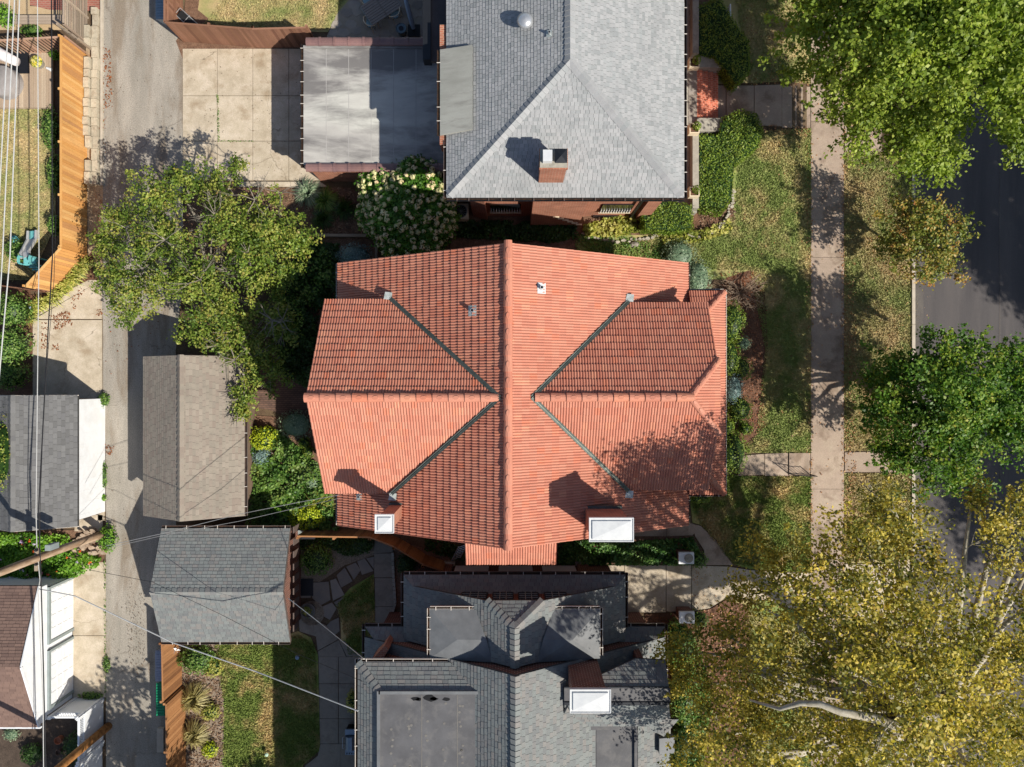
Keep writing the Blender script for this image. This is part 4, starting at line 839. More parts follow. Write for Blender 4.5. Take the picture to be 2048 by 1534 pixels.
# AC unit by the west corner
x, y, _ = P(921, 422, .8); t = thing('air_conditioner', 'beige square air conditioner unit at the corner by the hydrangea', 'air conditioner', (x, y, 0))
mb = MB(); mb.box(x - .38, y - .38, 0, x + .38, y + .38, .72); mb.build('casing', CREAM, t)
mb = MB(); mb.lathe((x, y, .72), [(.33, .0), (.33, .03), (.3, .03), (.3, .01)], 24); mb.build('fan_ring', TRIMG, t)
mb = MB(); mb.lathe((x, y, .725), [(.3, 0), (.001, .0)], 24)
mb.build('fan_opening', BLACK, t); mb = MB()
for i in range(7): mb.bar((x - .3 * math.cos(i * .449), y - .3 * math.sin(i * .449), .745), (x + .3 * math.cos(i * .449), y + .3 * math.sin(i * .449), .745), .012)
mb.build('guard', TRIMG, t)
# ============================================================ FLAT ROOF GARAGE
g = thing('flat_roof_garage', 'brick garage with stained grey flat roof and clay coping tiles, beside the concrete parking pad', 'garage', (-6, 12.6, 0))
gx0 = P(607, 0, 3.2)[0]; gy1 = P(0, 92, 3.2)[1]; gy0 = P(0, 330, 3.2)[1]
mb = MB(); mb.box(gx0 + .12, gy0 - .02, 0, -2.0, gy1 + .02, 3.08); mb.build('wall', BRICK, g)
mb = MB(); mb.box(gx0, gy0, 3.09, -1.95, gy1, 3.2); mb.box(gx0, gy1 - .12, 3.2, -2.9, gy1, 3.26); mb.build('flat_roof', MEMB, g)
for (ya, yb) in ((gy1, gy1 + .30), (gy0 - .30, gy0)):
    mb = MB(); mb.box(gx0 + .2, ya + .03, 3.0, -2.9, yb - .03, 3.3); mb.build('parapet', BRICK, g); mb = MB(); x = gx0 + .15
    while x < -2.9:
        r = random.random(); yc = (ya + yb) / 2; w2 = .19; K = 6
        for (xa, xb, e, f_) in ((x, x + .62, 1, 0), (x + .58, x + .68, 1.12, .015)):
            vs = []; 
            for xx in (xa, xb):
                for k in range(K + 1): t_ = math.pi * k / K; vs.append((xx, yc - math.cos(t_) * w2 * e, 3.3 + f_ + math.sin(t_) * .10 * e))
            mb.raw(vs, [(k, k + 1, K + 2 + k, K + 1 + k) for k in range(K)] + [tuple(range(K, -1, -1)), tuple(range(K + 1, 2 * K + 2))], r)
        x += .66
    mb.build('coping_tiles', COPE, g)
gutter((gx0, gy1 + .1, 3.2), (gx0, gy0 - .1, 3.2), (-1, 0), g, DKMET, GUTW, step=.5, wd=.13)
# seams on the membrane
mb = MB()
for i in range(1, 6): x = gx0 + i * 1.02; mb.box(x, gy0 + .02, 3.2, x + .025, gy1 - .14, 3.204)
mb.build('roof_seams', M("seam", [srgb(.60, .59, .58), srgb(.68, .67, .66)], scale=2), g)
# ============================================================ SOUTH GREY HOUSE
h3 = thing('south_shingle_house', 'large house with blue grey shingled gables and flat membrane decks, at the bottom', 'house', (0, -13, 0))
B = dict(style='shingle', course=.15, tw=.24)
s = .62; rz = 9.7; rx = .1
NW_ = (rz - s * rx + 0, s, 0); NW_ = (rz - s * rx, s, 0); NE_ = (rz + s * rx, -s, 0)  # z = rz - s*|x-rx|
wz = 6.95; xw = rx - (rz - wz) / s; xe = rx + (rz - wz) / s
vY = -8.05; hipz = 9.05; hxw = rx - (rz - hipz) / s; hxe = rx + (rz - hipz) / s; aY = -8.85; SB = -10.27
slope([(xw, -9.75), (xw, -7.67 - .4), (xw + .4, vY), (hxw, vY), (rx, aY), (rx, SB), (xw, SB)][1:], NW_, SH_BOT, h3, **B)
slope([(rx, aY), (hxe, vY), (xe - .4, vY), (xe, -8.07), (xe, SB), (rx, SB)], NE_, SH_BOT, h3, **B)
hs = (rz - hipz) / (vY - aY)
slope([(hxw, vY), (hxe, vY), (rx, aY)], (hipz + hs * vY, 0, -hs), SH_BOT, h3, **B)
slope([(xw, -7.67), (xe, -7.67), (xe - .68, -8.35), (xw + .68, -8.35)], (wz - .65 * 7.67, 0, -.65), SH_BOT, h3, **B)
slope([(xw, -7.67), (xw + .5, -8.17), (xw, -8.17)], (rz - s * rx, s, 0), SH_BOT, h3, **B); slope([(xe, -7.67), (xe, -8.17), (xe - .5, -8.17)], NE_, SH_BOT, h3, **B)
ridge((rx, aY, rz), (rx, SB, rz), SH_BOT, h3, 'ridge_caps', .17, .2, 'flat', .03)
ridge((hxw, vY, hipz), (rx, aY, rz), SH_BOT, h3, 'hip_caps', .15, .2, 'flat', .03); ridge((hxe, vY, hipz), (rx, aY, rz), SH_BOT, h3, 'hip_caps', .15, .2, 'flat', .03)
gutter((xw, -7.67, wz - .03), (xe, -7.67, wz - .03), (0, 1), h3, GUT); gutter((xw, -7.6, wz - .03), (xw, -9.75, wz - .03), (-1, 0), h3, GUT); gutter((xe, -7.6, wz - .03), (xe, -9.8, wz - .03), (1, 0), h3, GUT)
# south block
r2 = 10.42; r2x = .12; e2 = 6.65; sxw = r2x - (r2 - e2) / s; sxe = r2x + (r2 - e2) / s
SW_ = (r2 - s * r2x, s, 0); SE_ = (r2 + s * r2x, -s, 0)
slope([(sxw, SB), (r2x, SB), (r2x, -24), (sxw, -24)], SW_, SH_BOT, h3, **B)
slope([(r2x, SB), (sxe, SB), (sxe, -24), (r2x, -24)], SE_, SH_BOT, h3, **B)
ridge((r2x, SB, r2), (r2x, -24, r2), SH_BOT, h3, 'ridge_caps', .17, .2, 'flat', .03)
for sx, sg in ((sxw, -1), (sxe, 1)):
    xa, xb = sorted((sx, sx - sg * 1.9)); pl = (e2 - .65 * 9.85, 0, -.65)
    if sg < 0: slope([(sx, -9.85), (xw + .2, -9.85), (xw + .2, -10.35), (sx + .5, -10.35)], pl, SH_BOT, h3, **B)
    else: slope([(xe - .2, -9.85), (sx, -9.85), (sx - .5, -10.35), (xe - .2, -10.35)], pl, SH_BOT, h3, **B)
    gutter((sx, -9.85, e2 - .03), ((xw if sg < 0 else xe), -9.85, e2 - .03), (0, 1), h3, GUT, step=.7)
    gutter((sx, -9.78, e2 - .03), (sx, -11.1 if sg < 0 else -12.1, e2 - .03), (sg, 0), h3, GUT, step=.7)
mb = MB()
mb.box(xw + .5, -10.5, 3, xe - .5, -8.35, wz - .1); mb.poly([(xw + .5, -8.3, 6.9), (xe - .5, -8.3, 6.9), (hxe + .1, -8.3, hipz - .1), (hxw - .1, -8.3, hipz - .1)], .5)
mb.box(xw + .5, -10.5, 0, xe - .5, -8.9, 3); mb.box(sxw + .4, -24, 0, sxe - .4, -10.38, e2 - .1)
mb.poly([(sxw + .3, -10.36, e2 - .1), (sxe - .3, -10.36, e2 - .1), (r2x, -10.36, r2 - .1)], .5)
mb.build('wall', BRICKD, h3)
for (xa, xb) in ((-1.95, -1.0), (-.72, .02), (.28, 1.0), (1.3, 2.1)):
    mb = MB(); mb.box(xa - .04, -8.3, 7.3, xb + .04, -8.24, 8.4); f = mb.build('window', DKMET, h3)
    mb = MB(); mb.box(xa, -8.25, 7.35, xb, -8.225, 8.35); mb.build('pane', GLASS, f); mb = MB()
    for i in range(1, 3): x = xa + (xb - xa) * i / 3; mb.box(x - .012, -8.225, 7.35, x + .012, -8.21, 8.35)
    for z in (7.6, 7.85, 8.1): mb.box(xa, -8.225, z - .012, xb, -8.212, z + .012)
    mb.build('muntins', TRIMG, f)
mb = MB(); mb.box(-4.6, -12, 0, 4.8, -9.07, 3.9); mb.build('lower_wall', BRICKD, h3)
for (xa, xb) in ((-2.78, -1.15), (-.65, 1.0), (1.48, 3.1)):
    mb = MB(); mb.box(xa, -9.08, .4, xb, -9.0, 2.0); mb.build('garage_door', WHITE, h3)
for q in ((-3.4, -2.9), (3.2, 3.75)): mb = MB(); mb.box(q[0], -9.2, 0, q[1], -8.95, 3.4); mb.build('pier', BRICKD, h3)
for q in (-3.15, 3.45): mb = MB(); mb.box(q - .3, -9.1, 0, q + .32, -8.85, .3); mb.build('pier_base', STONE, h3)
# membrane dormers on the north block
for sg in (-1, 1):
    dzv = 8.78; x0_ = (P(860, 0, dzv)[0] if sg < 0 else P(1200, 0, dzv)[0]); x1_ = rx + sg * ((rz - dzv - .35) / s); yN = -8.46; yS = SB - .03
    mb = MB(); hz = dzv + .38; hx = x0_ - sg * 1.05
    pts = [(x0_, yN, dzv), (x1_ + sg * .55, yN, dzv), (x0_, yS, dzv), (x1_ - sg * .1, yS, hz), (hx, yN - 1.0, hz), (x1_ + sg * .12, yN - 1.0, hz)]
    mb.raw(pts, [(0, 1, 5, 4), (0, 4, 3, 2), (4, 5, 3)], .5)
    o = mb.build('dormer_roof', MEMBD2, h3)
    mb = MB(); xa, xb = sorted((x0_ - sg * .15, x1_)); mb.box(xa, yS, 7.2, xb, yN - .15, dzv - .04); mb.build('dormer_wall', BRICKD, h3)
    gutter((x0_, yN + .03, dzv), (x0_, yS + .1, dzv), (sg, 0), h3, GUTW, step=.5, wd=.11); xa, xb = sorted((x0_, x1_ + sg * .5)); gutter((xa, yN, dzv), (xb, yN, dzv), (0, 1), h3, GUTW, step=.5, wd=.11)
# southwest wing: hipped skirt with membrane deck
q0 = P(716, 1325, 8.96); dkz = 9.51; q1 = P(758, 1384, dkz); nx = -2.1
slope([(q0[0], q0[1]), (nx - .2, q0[1]), (P(975, 1386, dkz)[0], q1[1]), (q1[0], q1[1])], (8.96 + (dkz - 8.96) / (q0[1] - q1[1]) * q0[1], 0, -(dkz - 8.96) / (q0[1] - q1[1])), SH_BOT, h3, **B)
kx = (dkz - 8.96) / (q1[0] - q0[0])
slope([(q0[0], q0[1]), (q1[0], q1[1]), (q1[0], -24), (q0[0], -24)], (8.96 - kx * q0[0], kx, 0), SH_BOT, h3, **B)
ridge((q0[0], q0[1], 8.98), (q1[0], q1[1], dkz), SH_BOT, h3, 'hip_caps', .15, .2, 'flat', .03)
mb = MB(); xd = P(978, 0, dkz)[0]; mb.box(q1[0], -24, dkz - .2, xd, q1[1], dkz + .02); mb.build('deck_roof', MEMBD, h3)
mb = MB(); mb.box(q1[0] - .06, -24, dkz, q1[0] + .05, q1[1] + .06, dkz + .09); mb.box(q1[0], q1[1] - .05, dkz, xd, q1[1] + .06, dkz + .09); mb.box(xd - .1, -24, dkz, xd + .06, q1[1], dkz + .07); mb.build('deck_curb', MEMBD2, h3)
mb = MB()
for i in range(48): x = q1[0] + .5 + .62 * random.randint(0, 5) + random.uniform(-.08, .08); y = random.uniform(-14.2, q1[1] - .3); mb.lathe((x, y, dkz + .02), [(.05, 0), (.045, .006), (.02, .006), (.001, .003)], 10)
for x in (-3.3, -2.0): mb.box(x, -15, dkz + .02, x + .03, q1[1] - .1, dkz + .027)
mb.build('fastener_patches', M("patch_membrane", [srgb(.40, .39, .38), srgb(.46, .45, .43)], scale=2), h3)
mb = MB()
for (cx_, cy_, w_) in ((831, 1397, 9), (838, 1398, 7), (860, 1396, 14), (868, 1397, 8), (893, 1398, 8)):
    x, y, _ = P(cx_, cy_, dkz); r = w_ * .018; mb.prism([(x + r * random.uniform(.7, 1.2) * math.cos(t * .7), y + r * .5 * random.uniform(.7, 1.3) * math.sin(t * .7)) for t in range(9)], dkz + .021, dkz + .026)
mb.build('tar_patches', BLACK, h3)
gutter((q0[0], q0[1], 8.93), (nx - .3, q0[1], 8.93), (0, 1), h3, GUTW, step=.75); gutter((q0[0], q0[1] + .1, 8.93), (q0[0], -20, 8.93), (-1, 0), h3, GUTW, step=.9)
mb = MB(); mb.box(q0[0] + .3, -24, 5.5, nx - .4, q0[1] - .3, 8.9); mb.build('wing_wall', BRICKD, h3)
mb = MB(); mb.prism([(-5.35, -10.6), (-4.9, -10.1), (-4.75, -10.25), (-5.1, -10.8)], 6, 8.0); mb.build('wall_pier', BRICK, h3)
# southeast wing: flat-topped gable, then membrane deck and sloped edge
fz = 9.55; a = P(1228, 1376, fz); b = P(1338, 1405, fz); exd = b[0]
flatsheet([(1.9, a[1], fz), (exd, a[1], fz), (exd, b[1], fz), (1.9, b[1], fz)], MEMBD, h3, 'flat_ridge', .12)
mb = MB(); mb.bar((1.9, b[1] - .03, fz + .02), (exd, b[1] - .03, fz + .02), .11, .05); mb.bar((1.9, a[1] + .03, fz + .02), (exd, a[1] + .03, fz + .02), .05, .04); mb.bar((2.05, b[1] - .05, fz + .0), (1.72, -12.6, 9.0), .06, .05); mb.bar((exd + .02, a[1], fz), (exd + .02, b[1], fz), .05, .05); mb.build('ridge_trim', DKMET, h3)
slope([(2.0, b[1]), (exd, b[1]), (exd + .25, -12.85), (2.7 - .3, -12.85)], (fz - .65 * b[1] * -1 * -1 + 0, 0, .65) if False else (fz - .65 * b[1], 0, .65), SH_BOT, h3, **B)
slope([(2.2, a[1]), (4.6, -9.7 - .55), (exd, -10.3), (exd, a[1])], (fz + .75 * a[1], 0, -.75), SH_BOT, h3, **B)
mb = MB(); mb.box(2.8, -12.7, 5, exd - .2, a[1] - .1, 8.4); mb.build('wing_wall', BRICKD, h3)
dk2 = 8.55; c0 = P(1136, 1457, dk2); c1 = P(1268, 1457, dk2)
flatsheet([(c0[0], c0[1], dk2), (c1[0], c0[1], dk2), (c1[0], -24, dk2), (c0[0] - .3, -24, dk2)], MEMBD, h3, 'deck_roof', .3)
mb = MB(); mb.box(c0[0], c0[1], dk2 - .2, c1[0] + .1, c0[1] + .22, dk2 + .12); mb.box(c1[0], -24, dk2 - .2, c1[0] + .12, c0[1], dk2 + .1); mb.box(c0[0] + 1.08, -24, dk2, c0[0] + 1.12, c0[1], dk2 + .008); mb.build('deck_curb', MEMBD, h3)
slope([(c1[0] + .12, -12.6), (6.15, -12.95), (6.15, -24), (c1[0] + .12, -24)], (dk2 + .1 + .6 * (c1[0] + .12), -.6, 0), SH_BOT, h3, **B)
slope([(4.85, -12.55), (6.25, -12.6), (5.75, -13.35), (5.3, -13.1)], (8.75 + 12.55 * -.0, 0, 0.0) if False else (8.75 - .3 * -12.55, 0, .3), SH_BOT, h3, **B)
flatsheet([(5.6, -13.5, 8.4), (6.2, -13.5, 8.3), (6.2, -14.1, 8.3), (5.6, -14.1, 8.4)], MEMBD2, h3, 'flat_dormer', .3)
c = chimney(h3, 2.06, -10.94, 3.2, -10.38, 7.5, 11.5, BRICKD, .12)
mb = MB(); mb.box(4.75, -10.9, 6.8, 5.0, -10.45, 8.8); mb.build('small_chimney', BRICKD, h3)
strip((2.7, -12.3, 8.9), (1.95, -11.4, 9.45), .1, FLASH, h3)
resize(h1, 1.058); resize(h2, 1.02, ('porch_floor', 'porch_edge', 'brick_steps', 'step_pier', 'porch_parapet')); resize(g, 1.02); resize(h3, 1.10, ('garage_door', 'lower_wall', 'pier'))
# ============================================================ GARAGES
def gable_garage(name, label, ax, e0, e1, ze, zr, n0, n1, sh, wallm, wov=.3, K=None, gut=(True, True), gm=GUT):
    """ax 'y': ridge runs north-south, eaves at x=e0,e1; ax 'x': ridge east-west, eaves at y=e0,e1"""
    t = thing(name, label, 'garage', ((e0 + e1) / 2, (n0 + n1) / 2, 0) if ax == 'y' else ((n0 + n1) / 2, (e0 + e1) / 2, 0))
    m = (e0 + e1) / 2; k = (zr - ze) / (m - e0); sw = (lambda q: q) if ax == 'y' else (lambda q: [(b, a) for a, b in q])
    pa = (ze - k * e0, k, 0) if ax == 'y' else (ze - k * e0, 0, k); pb = (ze + k * e1, -k, 0) if ax == 'y' else (ze + k * e1, 0, -k)
    slope(sw([(e0, n0), (m, n0), (m, n1), (e0, n1)]), pa, sh, t, **K); slope(sw([(m, n0), (e1, n0), (e1, n1), (m, n1)]), pb, sh, t, **K)
    f = (lambda a, b, z: (a, b, z)) if ax == 'y' else (lambda a, b, z: (b, a, z))
    ridge(f(m, n0, zr), f(m, n1, zr), sh, t, 'ridge_caps', .15, .25, 'flat', .02)
    mb = MB(); w0, w1 = e0 + wov, e1 - wov; a, b = n0 + .2, n1 - .2
    p = [f(w0, a, 0), f(w1, b, 0)]; mb.box(min(p[0][0], p[1][0]), min(p[0][1], p[1][1]), 0, max(p[0][0], p[1][0]), max(p[0][1], p[1][1]), ze)
    for nn in (a, b): mb.poly([f(w0, nn, ze), f(w1, nn, ze), f(m, nn, zr - .12)])
    mb.build('wall', wallm, t)
    o = ((-1, 0), (1, 0)) if ax == 'y' else ((0, -1), (0, 1))
    for i, e in enumerate((e0, e1)):
        if gut[i]: gutter(f(e, n0, ze), f(e, n1, ze), o[i], t, gm, step=.75)
    mb = MB()
    for nn in (n0, n1): mb.bar(f(e0, nn, ze - .09), f(m, nn, zr - .09), .03, .14); mb.bar(f(m, nn, zr - .09), f(e1, nn, ze - .09), .03, .14)
    mb.build('fascia', gm, t); return t, pa, pb
BR_ = M("brown_siding", [srgb(.42, .35, .30), srgb(.48, .40, .34)], scale=2)
tg1, _, _ = gable_garage('gable_garage', 'garage with brown grey shingled roof standing beside the alley under the crabapple', 'y', -17.3, -12.55, 2.15, 3.5, -6.2, 1.27, SH_G1, BR_, K=dict(style='tab', course=.14, tw=.3), gut=(False, True))
tg2, g2s, g2n = gable_garage('gable_garage', 'garage with blue grey shingled roof, ridge running across, south of the brown roofed garage', 'x', -12.05, -6.75, 2.35, 3.4, -16.35, -10.35, SH_BOT, BRICKD, K=dict(style='shingle', course=.15, tw=.24))
mb = MB()
for i in range(9): mb.box(-10.33, -11.7 + i * .58, 1.2, -10.28, -11.4 + i * .58, 2.0)
mb.build('louvre', GUT, tg2)
tg3, _, _ = gable_garage('gable_garage', 'garage with dark grey shingled roof and long bright white wall facing the alley', 'y', -24.7, -20.2, 2.45, 3.6, -6.65, -.55, SH_G3, BR_, wov=.25, K=dict(style='shingle', course=.16, tw=.3), gut=(False, False), gm=GUTW)
mb = MB(); mb.box(-20.42, -6.4, 0, -20.34, -.75, 2.4); 
wf = mb.build('white_wall', WHITE, tg3); mb = MB()
for i in range(10): mb.box(-20.345, -6.2 + i * .55, .1, -20.336, -6.19 + i * .55, 2.3)
mb.build('panel_ribs', WHITE, wf)
# garage 4: gable end and doors face the alley
t4 = thing('gable_garage', 'garage with red brown shingled roof, white gable and two white doors, lower left corner', 'garage', (-24, -12.7, 0))
ye0, ye1, ym, ze, zr = -15.95, -9.4, -12.67, 2.5, 3.7; k = (zr - ze) / (ym - ye0)
K4 = dict(style='tab', course=.14, tw=.3)
slope([(-30, ye0), (-21.95, ye0), (-21.95, ym), (-30, ym)], (ze - k * ye0, 0, k), SH_G4, t4, **K4); slope([(-30, ym), (-21.95, ym), (-21.95, ye1), (-30, ye1)], (ze + k * ye1, 0, -k), SH_G4, t4, **K4)
mb = MB(); mb.box(-30, ye0 + .25, 0, -21.98, ye1 - .2, ze + .05)
mb.prism([(0, 0)] * 0 or [(-22.0, ye0 + .1), (-21.95, ye0 + .1), (-21.95, ye1 - .1), (-22.0, ye1 - .1)], 1.95, 2.5)
mb.poly([(-21.93, ye0 + .05, 2.45), (-21.93, ye1 - .05, 2.45), (-21.93, ym, zr - .05)]); mb.build('wall', WHITE, t4)
mb = MB(); mb.bar((-21.93, ye0, ze + .02), (-21.93, ym, zr + .02), .05, .12); mb.bar((-21.93, ym, zr + .02), (-21.93, ye1, ze + .02), .05, .12); mb.box(-30, ye0 - .08, ze - .12, -21.9, ye0, ze); mb.build('fascia', WHITE, t4)
for (ya, yb) in ((-12.2, -9.75), (-15.3, -12.75)):
    mb = MB(); mb.box(-21.99, ya, 0, -21.92, yb, 1.78); d = mb.build('garage_door', WHITE, t4); mb = MB(); n = 4; m_ = 4
    for i in range(n):
        for j in range(m_): y0_ = ya + (yb - ya) * (j + .1) / m_; y1_ = ya + (yb - ya) * (j + .9) / m_; z0_ = .06 + .43 * i; mb.box(-21.922, y0_, z0_, -21.905, y1_, z0_ + .33)
    mb.build('raised_panels', WHITE, d)
    mb = MB(); mb.box(-21.98, ya - .14, 0, -21.88, ya, 1.9); mb.box(-21.98, yb, 0, -21.88, yb + .12, 1.9); mb.box(-21.98, ya - .14, 1.78, -21.86, yb + .12, 1.94); mb.build('door_frame', TRIMG, t4)
# ============================================================ FENCES
def board_fence(name, label, pts, h, mat, pw=.14, gap=.006, rail=None, side=1, posts=True, cap=.0, cat='fence', th=.02, step=2.2, tilt=0.0, postmat=None, zb=0.02):
    """pts world xy; boards face 'side'"""
    t = thing(name, label, cat, (pts[0][0], pts[0][1], 0)); mb = MB(); rb = MB(); pb = []
    for (a, b) in zip(pts, pts[1:]):
        a = Vector((*a, 0)); b = Vector((*b, 0)); L = (b - a).length; d = (b - a) / L; nn = Vector((-d.y, d.x, 0)) * side; k = int(L / pw)
        for i in range(k):
            p = a + d * (i * L / k); q = a + d * ((i + 1) * L / k - gap); j = random.uniform(-.006, .006); hh = h + random.uniform(-.012, .012)
            c0 = p + nn * j; c1 = q + nn * j
            mb.prism([(c0.x, c0.y), (c1.x, c1.y), (c1.x + nn.x * th, c1.y + nn.y * th), (c0.x + nn.x * th, c0.y + nn.y * th)], zb, hh)
        for z in (.3, h * .5, h - .25): rb.bar(a - nn * .03 + Vector((0, 0, z)), b - nn * .03 + Vector((0, 0, z)), .04, .09)
        if cap: rb.bar(a + Vector((0, 0, h + .02)), b + Vector((0, 0, h + .02)), cap, .035)
        if posts:
            n = max(1, round(L / step))
            for i in range(n + 1): q = a + d * (L * i / n) - nn * .09; pb.append((q.x, q.y))
    mb.build('boards', mat, t); rb.build('rails', postmat or mat, t)
    for (x, y) in pb[:40]:
        m_ = MB(); m_.box(x - .05, y - .05, 0, x + .05, y + .05, h + .04); m_.build('post', postmat or mat, t)
    return t
def W(px, py): p = G(px, py); return (p[0], p[1])
board_fence('cedar_fence', 'tall orange cedar board fence with an angled end along the stone edging of the alley', [(-21.25, 16.4), (-21.25, 6.4), (-22.95, 4.55)], 2.0, CEDAR, side=1, cap=.1, step=2.5)
board_fence('redwood_fence', 'weathered red brown board fence behind the concrete parking pad and back lawn', [(-16.45, 24), (-16.45, 17.1), (-12.3, 16.78), (-9.75, 16.85)], 1.85, REDWOOD, side=-1, cap=.08)
board_fence('board_fence', 'honey brown board fence beside the green and grey bins', [(-16.55, -12.3), (-16.5, -15.05)], 1.9, OLDWOOD, side=1, cap=.06)
board_fence('board_fence', 'honey brown board fence running on south past the ornamental grasses', [(-16.35, -15.15), (-16.25, -22)], 1.9, OLDWOOD, side=1, cap=.06)
board_fence('shade_fence', 'dark brown board fence in shade between the two back gardens', [(-10.2, -7.25), (-6.75, -7.3), (-5.6, -7.75), (-4.2, -8.6), (-3.3, -8.9)], 1.75, OLDWOOD, side=1, cap=.07)
board_fence('brown_fence', 'low red brown fence meeting the end of the orange cedar fence', [(-22.95, 4.5), (-25.4, 4.85), (-27, 4.9)], 1.3, REDWOOD, side=1)
# slatted fence + louvred screen, top left
def slat_fence(name, label, a, b, h, mat, n, w_=.05, horizontal=False):
    t = thing(name, label, 'trellis', (a[0], a[1], 0)); A = Vector((*a, 0)); Bv = Vector((*b, 0)); mb = MB()
    for i in range(n):
        if horizontal: z = .1 + (h - .15) * i / (n - 1); mb.bar(A + Vector((0, 0, z)), Bv + Vector((0, 0, z)), .03, w_)
        else: p = A.lerp(Bv, i / (n - 1)); mb.bar(p, p + Vector((0, 0, h)), w_, .02, up=(Bv - A).normalized())
    mb.build('slats', mat, t); mb = MB()
    for z in ((.2, h - .1) if not horizontal else ()): mb.bar(A + Vector((0, .03, z)), Bv + Vector((0, .03, z)), .04, .08)
    mb.bar(A + Vector((0, 0, h)), Bv + Vector((0, 0, h)), .08, .04)
    if mb.v: mb.build('rail', mat, t)
    for i in range(4): p = A.lerp(Bv, i / 3); m_ = MB(); m_.box(p.x - .045, p.y - .045, 0, p.x + .045, p.y + .045, h + .02); m_.build('post', mat, t)
    return t
slat_fence('picket_fence', 'open slatted greyish fence behind the wooden deck', (-27.5, 16.2), (-21.35, 16.55), 1.6, Mpiece("pinkish_slat", [srgb(.62, .48, .40), srgb(.70, .56, .47), srgb(.58, .50, .42)], fscale=20), 34, .07)
slat_fence('louvre_screen', 'grey louvred wooden screen at the north end of the stone edging', (-21.2, 20.8), (-21.2, 17.0), 1.9, GREYWOOD, 15, .05, True)
slat_fence('louvre_screen', 'short grey slatted screen beside the top of the cedar fence', (-21.9, 17.3), (-20.9, 16.6), 1.3, GREYWOOD, 8, .04, True)
# white vinyl privacy fence, lower left
def vinyl(name, label, a, b, h=1.95):
    t = thing(name, label, 'fence', (a[0], a[1], 0)); A = Vector((*a, 0)); Bv = Vector((*b, 0)); d = (Bv - A).normalized(); nn = Vector((-d.y, d.x, 0))
    mb = MB(); mb.bar(A + Vector((0, 0, h * .4)), Bv + Vector((0, 0, h * .4)), .04, h * .8); p = mb.build('panel', WHITE, t)
    mb = MB(); mb.bar(A + Vector((0, 0, h)), Bv + Vector((0, 0, h)), .09, .06); mb.bar(A + Vector((0, 0, h * .8)), Bv + Vector((0, 0, h * .8)), .08, .05); mb.build('rail', WHITE, t)
    mb = MB(); L = (Bv - A).length; k = int(L / .11); z0 = h * .82; z1 = h - .03
    for i in range(k):
        q = A + d * (i * L / k)
        mb.bar(q + Vector((0, 0, z0)) + nn * .01, q + d * .3 + Vector((0, 0, z1)) + nn * .01, .03, .01); mb.bar(q + d * .3 + Vector((0, 0, z0)) - nn * .01, q + Vector((0, 0, z1)) - nn * .01, .03, .01)
    mb.build('lattice', WHITE, t)
    for q in (A, Bv): m_ = MB(); m_.box(q.x - .07, q.y - .07, 0, q.x + .07, q.y + .07, h + .1); m_.raw([(q.x - .08, q.y - .08, h + .1), (q.x + .08, q.y - .08, h + .1), (q.x + .08, q.y + .08, h + .1), (q.x - .08, q.y + .08, h + .1), (q.x, q.y, h + .18)], [(0, 1, 4), (1, 2, 4), (2, 3, 4), (3, 0, 4)]); m_.build('post', WHITE, t)
    return t
vinyl('vinyl_fence', 'white vinyl fence panel with lattice top joining the white garage corner', (-21.8, -15.75), (-20.5, -15.75)); vinyl('vinyl_fence', 'white vinyl fence with lattice top along the alley, north of the leaning tan pole', (-20.45, -15.8), (-20.45, -17.9)); vinyl('vinyl_fence', 'white vinyl fence with lattice top along the alley, south of the leaning tan pole', (-20.5, -18.05), (-20.5, -21.5))
# stone edging along the alley
mb = MB(); y = G(0, 20)[1]; yend = G(0, 372)[1]
while y > yend:
    L = random.uniform(.35, .65); x = -20.72 + random.uniform(-.04, .04); mb.box(x - .14, y - L + .02, 0, x + .14, y, .28 + random.uniform(-.03, .03)); 
    if random.random() < .8: x2 = x - .30 + random.uniform(-.05, .05); mb.box(x2 - .13, y - L + .03, 0, x2 + .12, y - .02, .42 + random.uniform(-.04, .04))
    y -= L
mb.build('stone_edging', CAPSTONE, label='low wall of pale irregular stone blocks between the cedar fence and the alley', cat='low wall')
mb = MB(); mb.box(-20.52, G(0, 372)[1], 0, -20.42, 20, .12); mb.build('kerb', CURB, kind='structure')
# stacked rocks in the flower bed
for i in range(70):
    px = random.uniform(150, 212); py = random.uniform(1062, 1112) - (px - 150) * .1; x, y, _ = G(px, py); r = random.uniform(.1, .22); k = 6
    t = MB(); t.prism([(x + r * math.cos(a * 2 * math.pi / k) * random.uniform(.7, 1.1), y + r * .7 * math.sin(a * 2 * math.pi / k) * random.uniform(.7, 1.1)) for a in range(k)], 0, random.uniform(.12, .3))
    t.build('rock', M("tan_rock", [srgb(.52, .42, .34), srgb(.66, .58, .50), srgb(.74, .68, .60)], scale=4, piece=.25), label='broken tan rock in the heap at the alley end of the flower bed', cat='rock', group='tan rocks heaped in the flower bed')
mb = MB(); mb.bar((-10.1, 7.38, .12), (-6.8, 7.35, .12), .14, .25); mb.bar((-6.75, 7.3, .12), (-6.75, 6.2, .12), .12, .25); mb.build('timber_edging', GREYWOOD, label='grey timber edging of the planting bed west of the hydrangea', cat='edging')
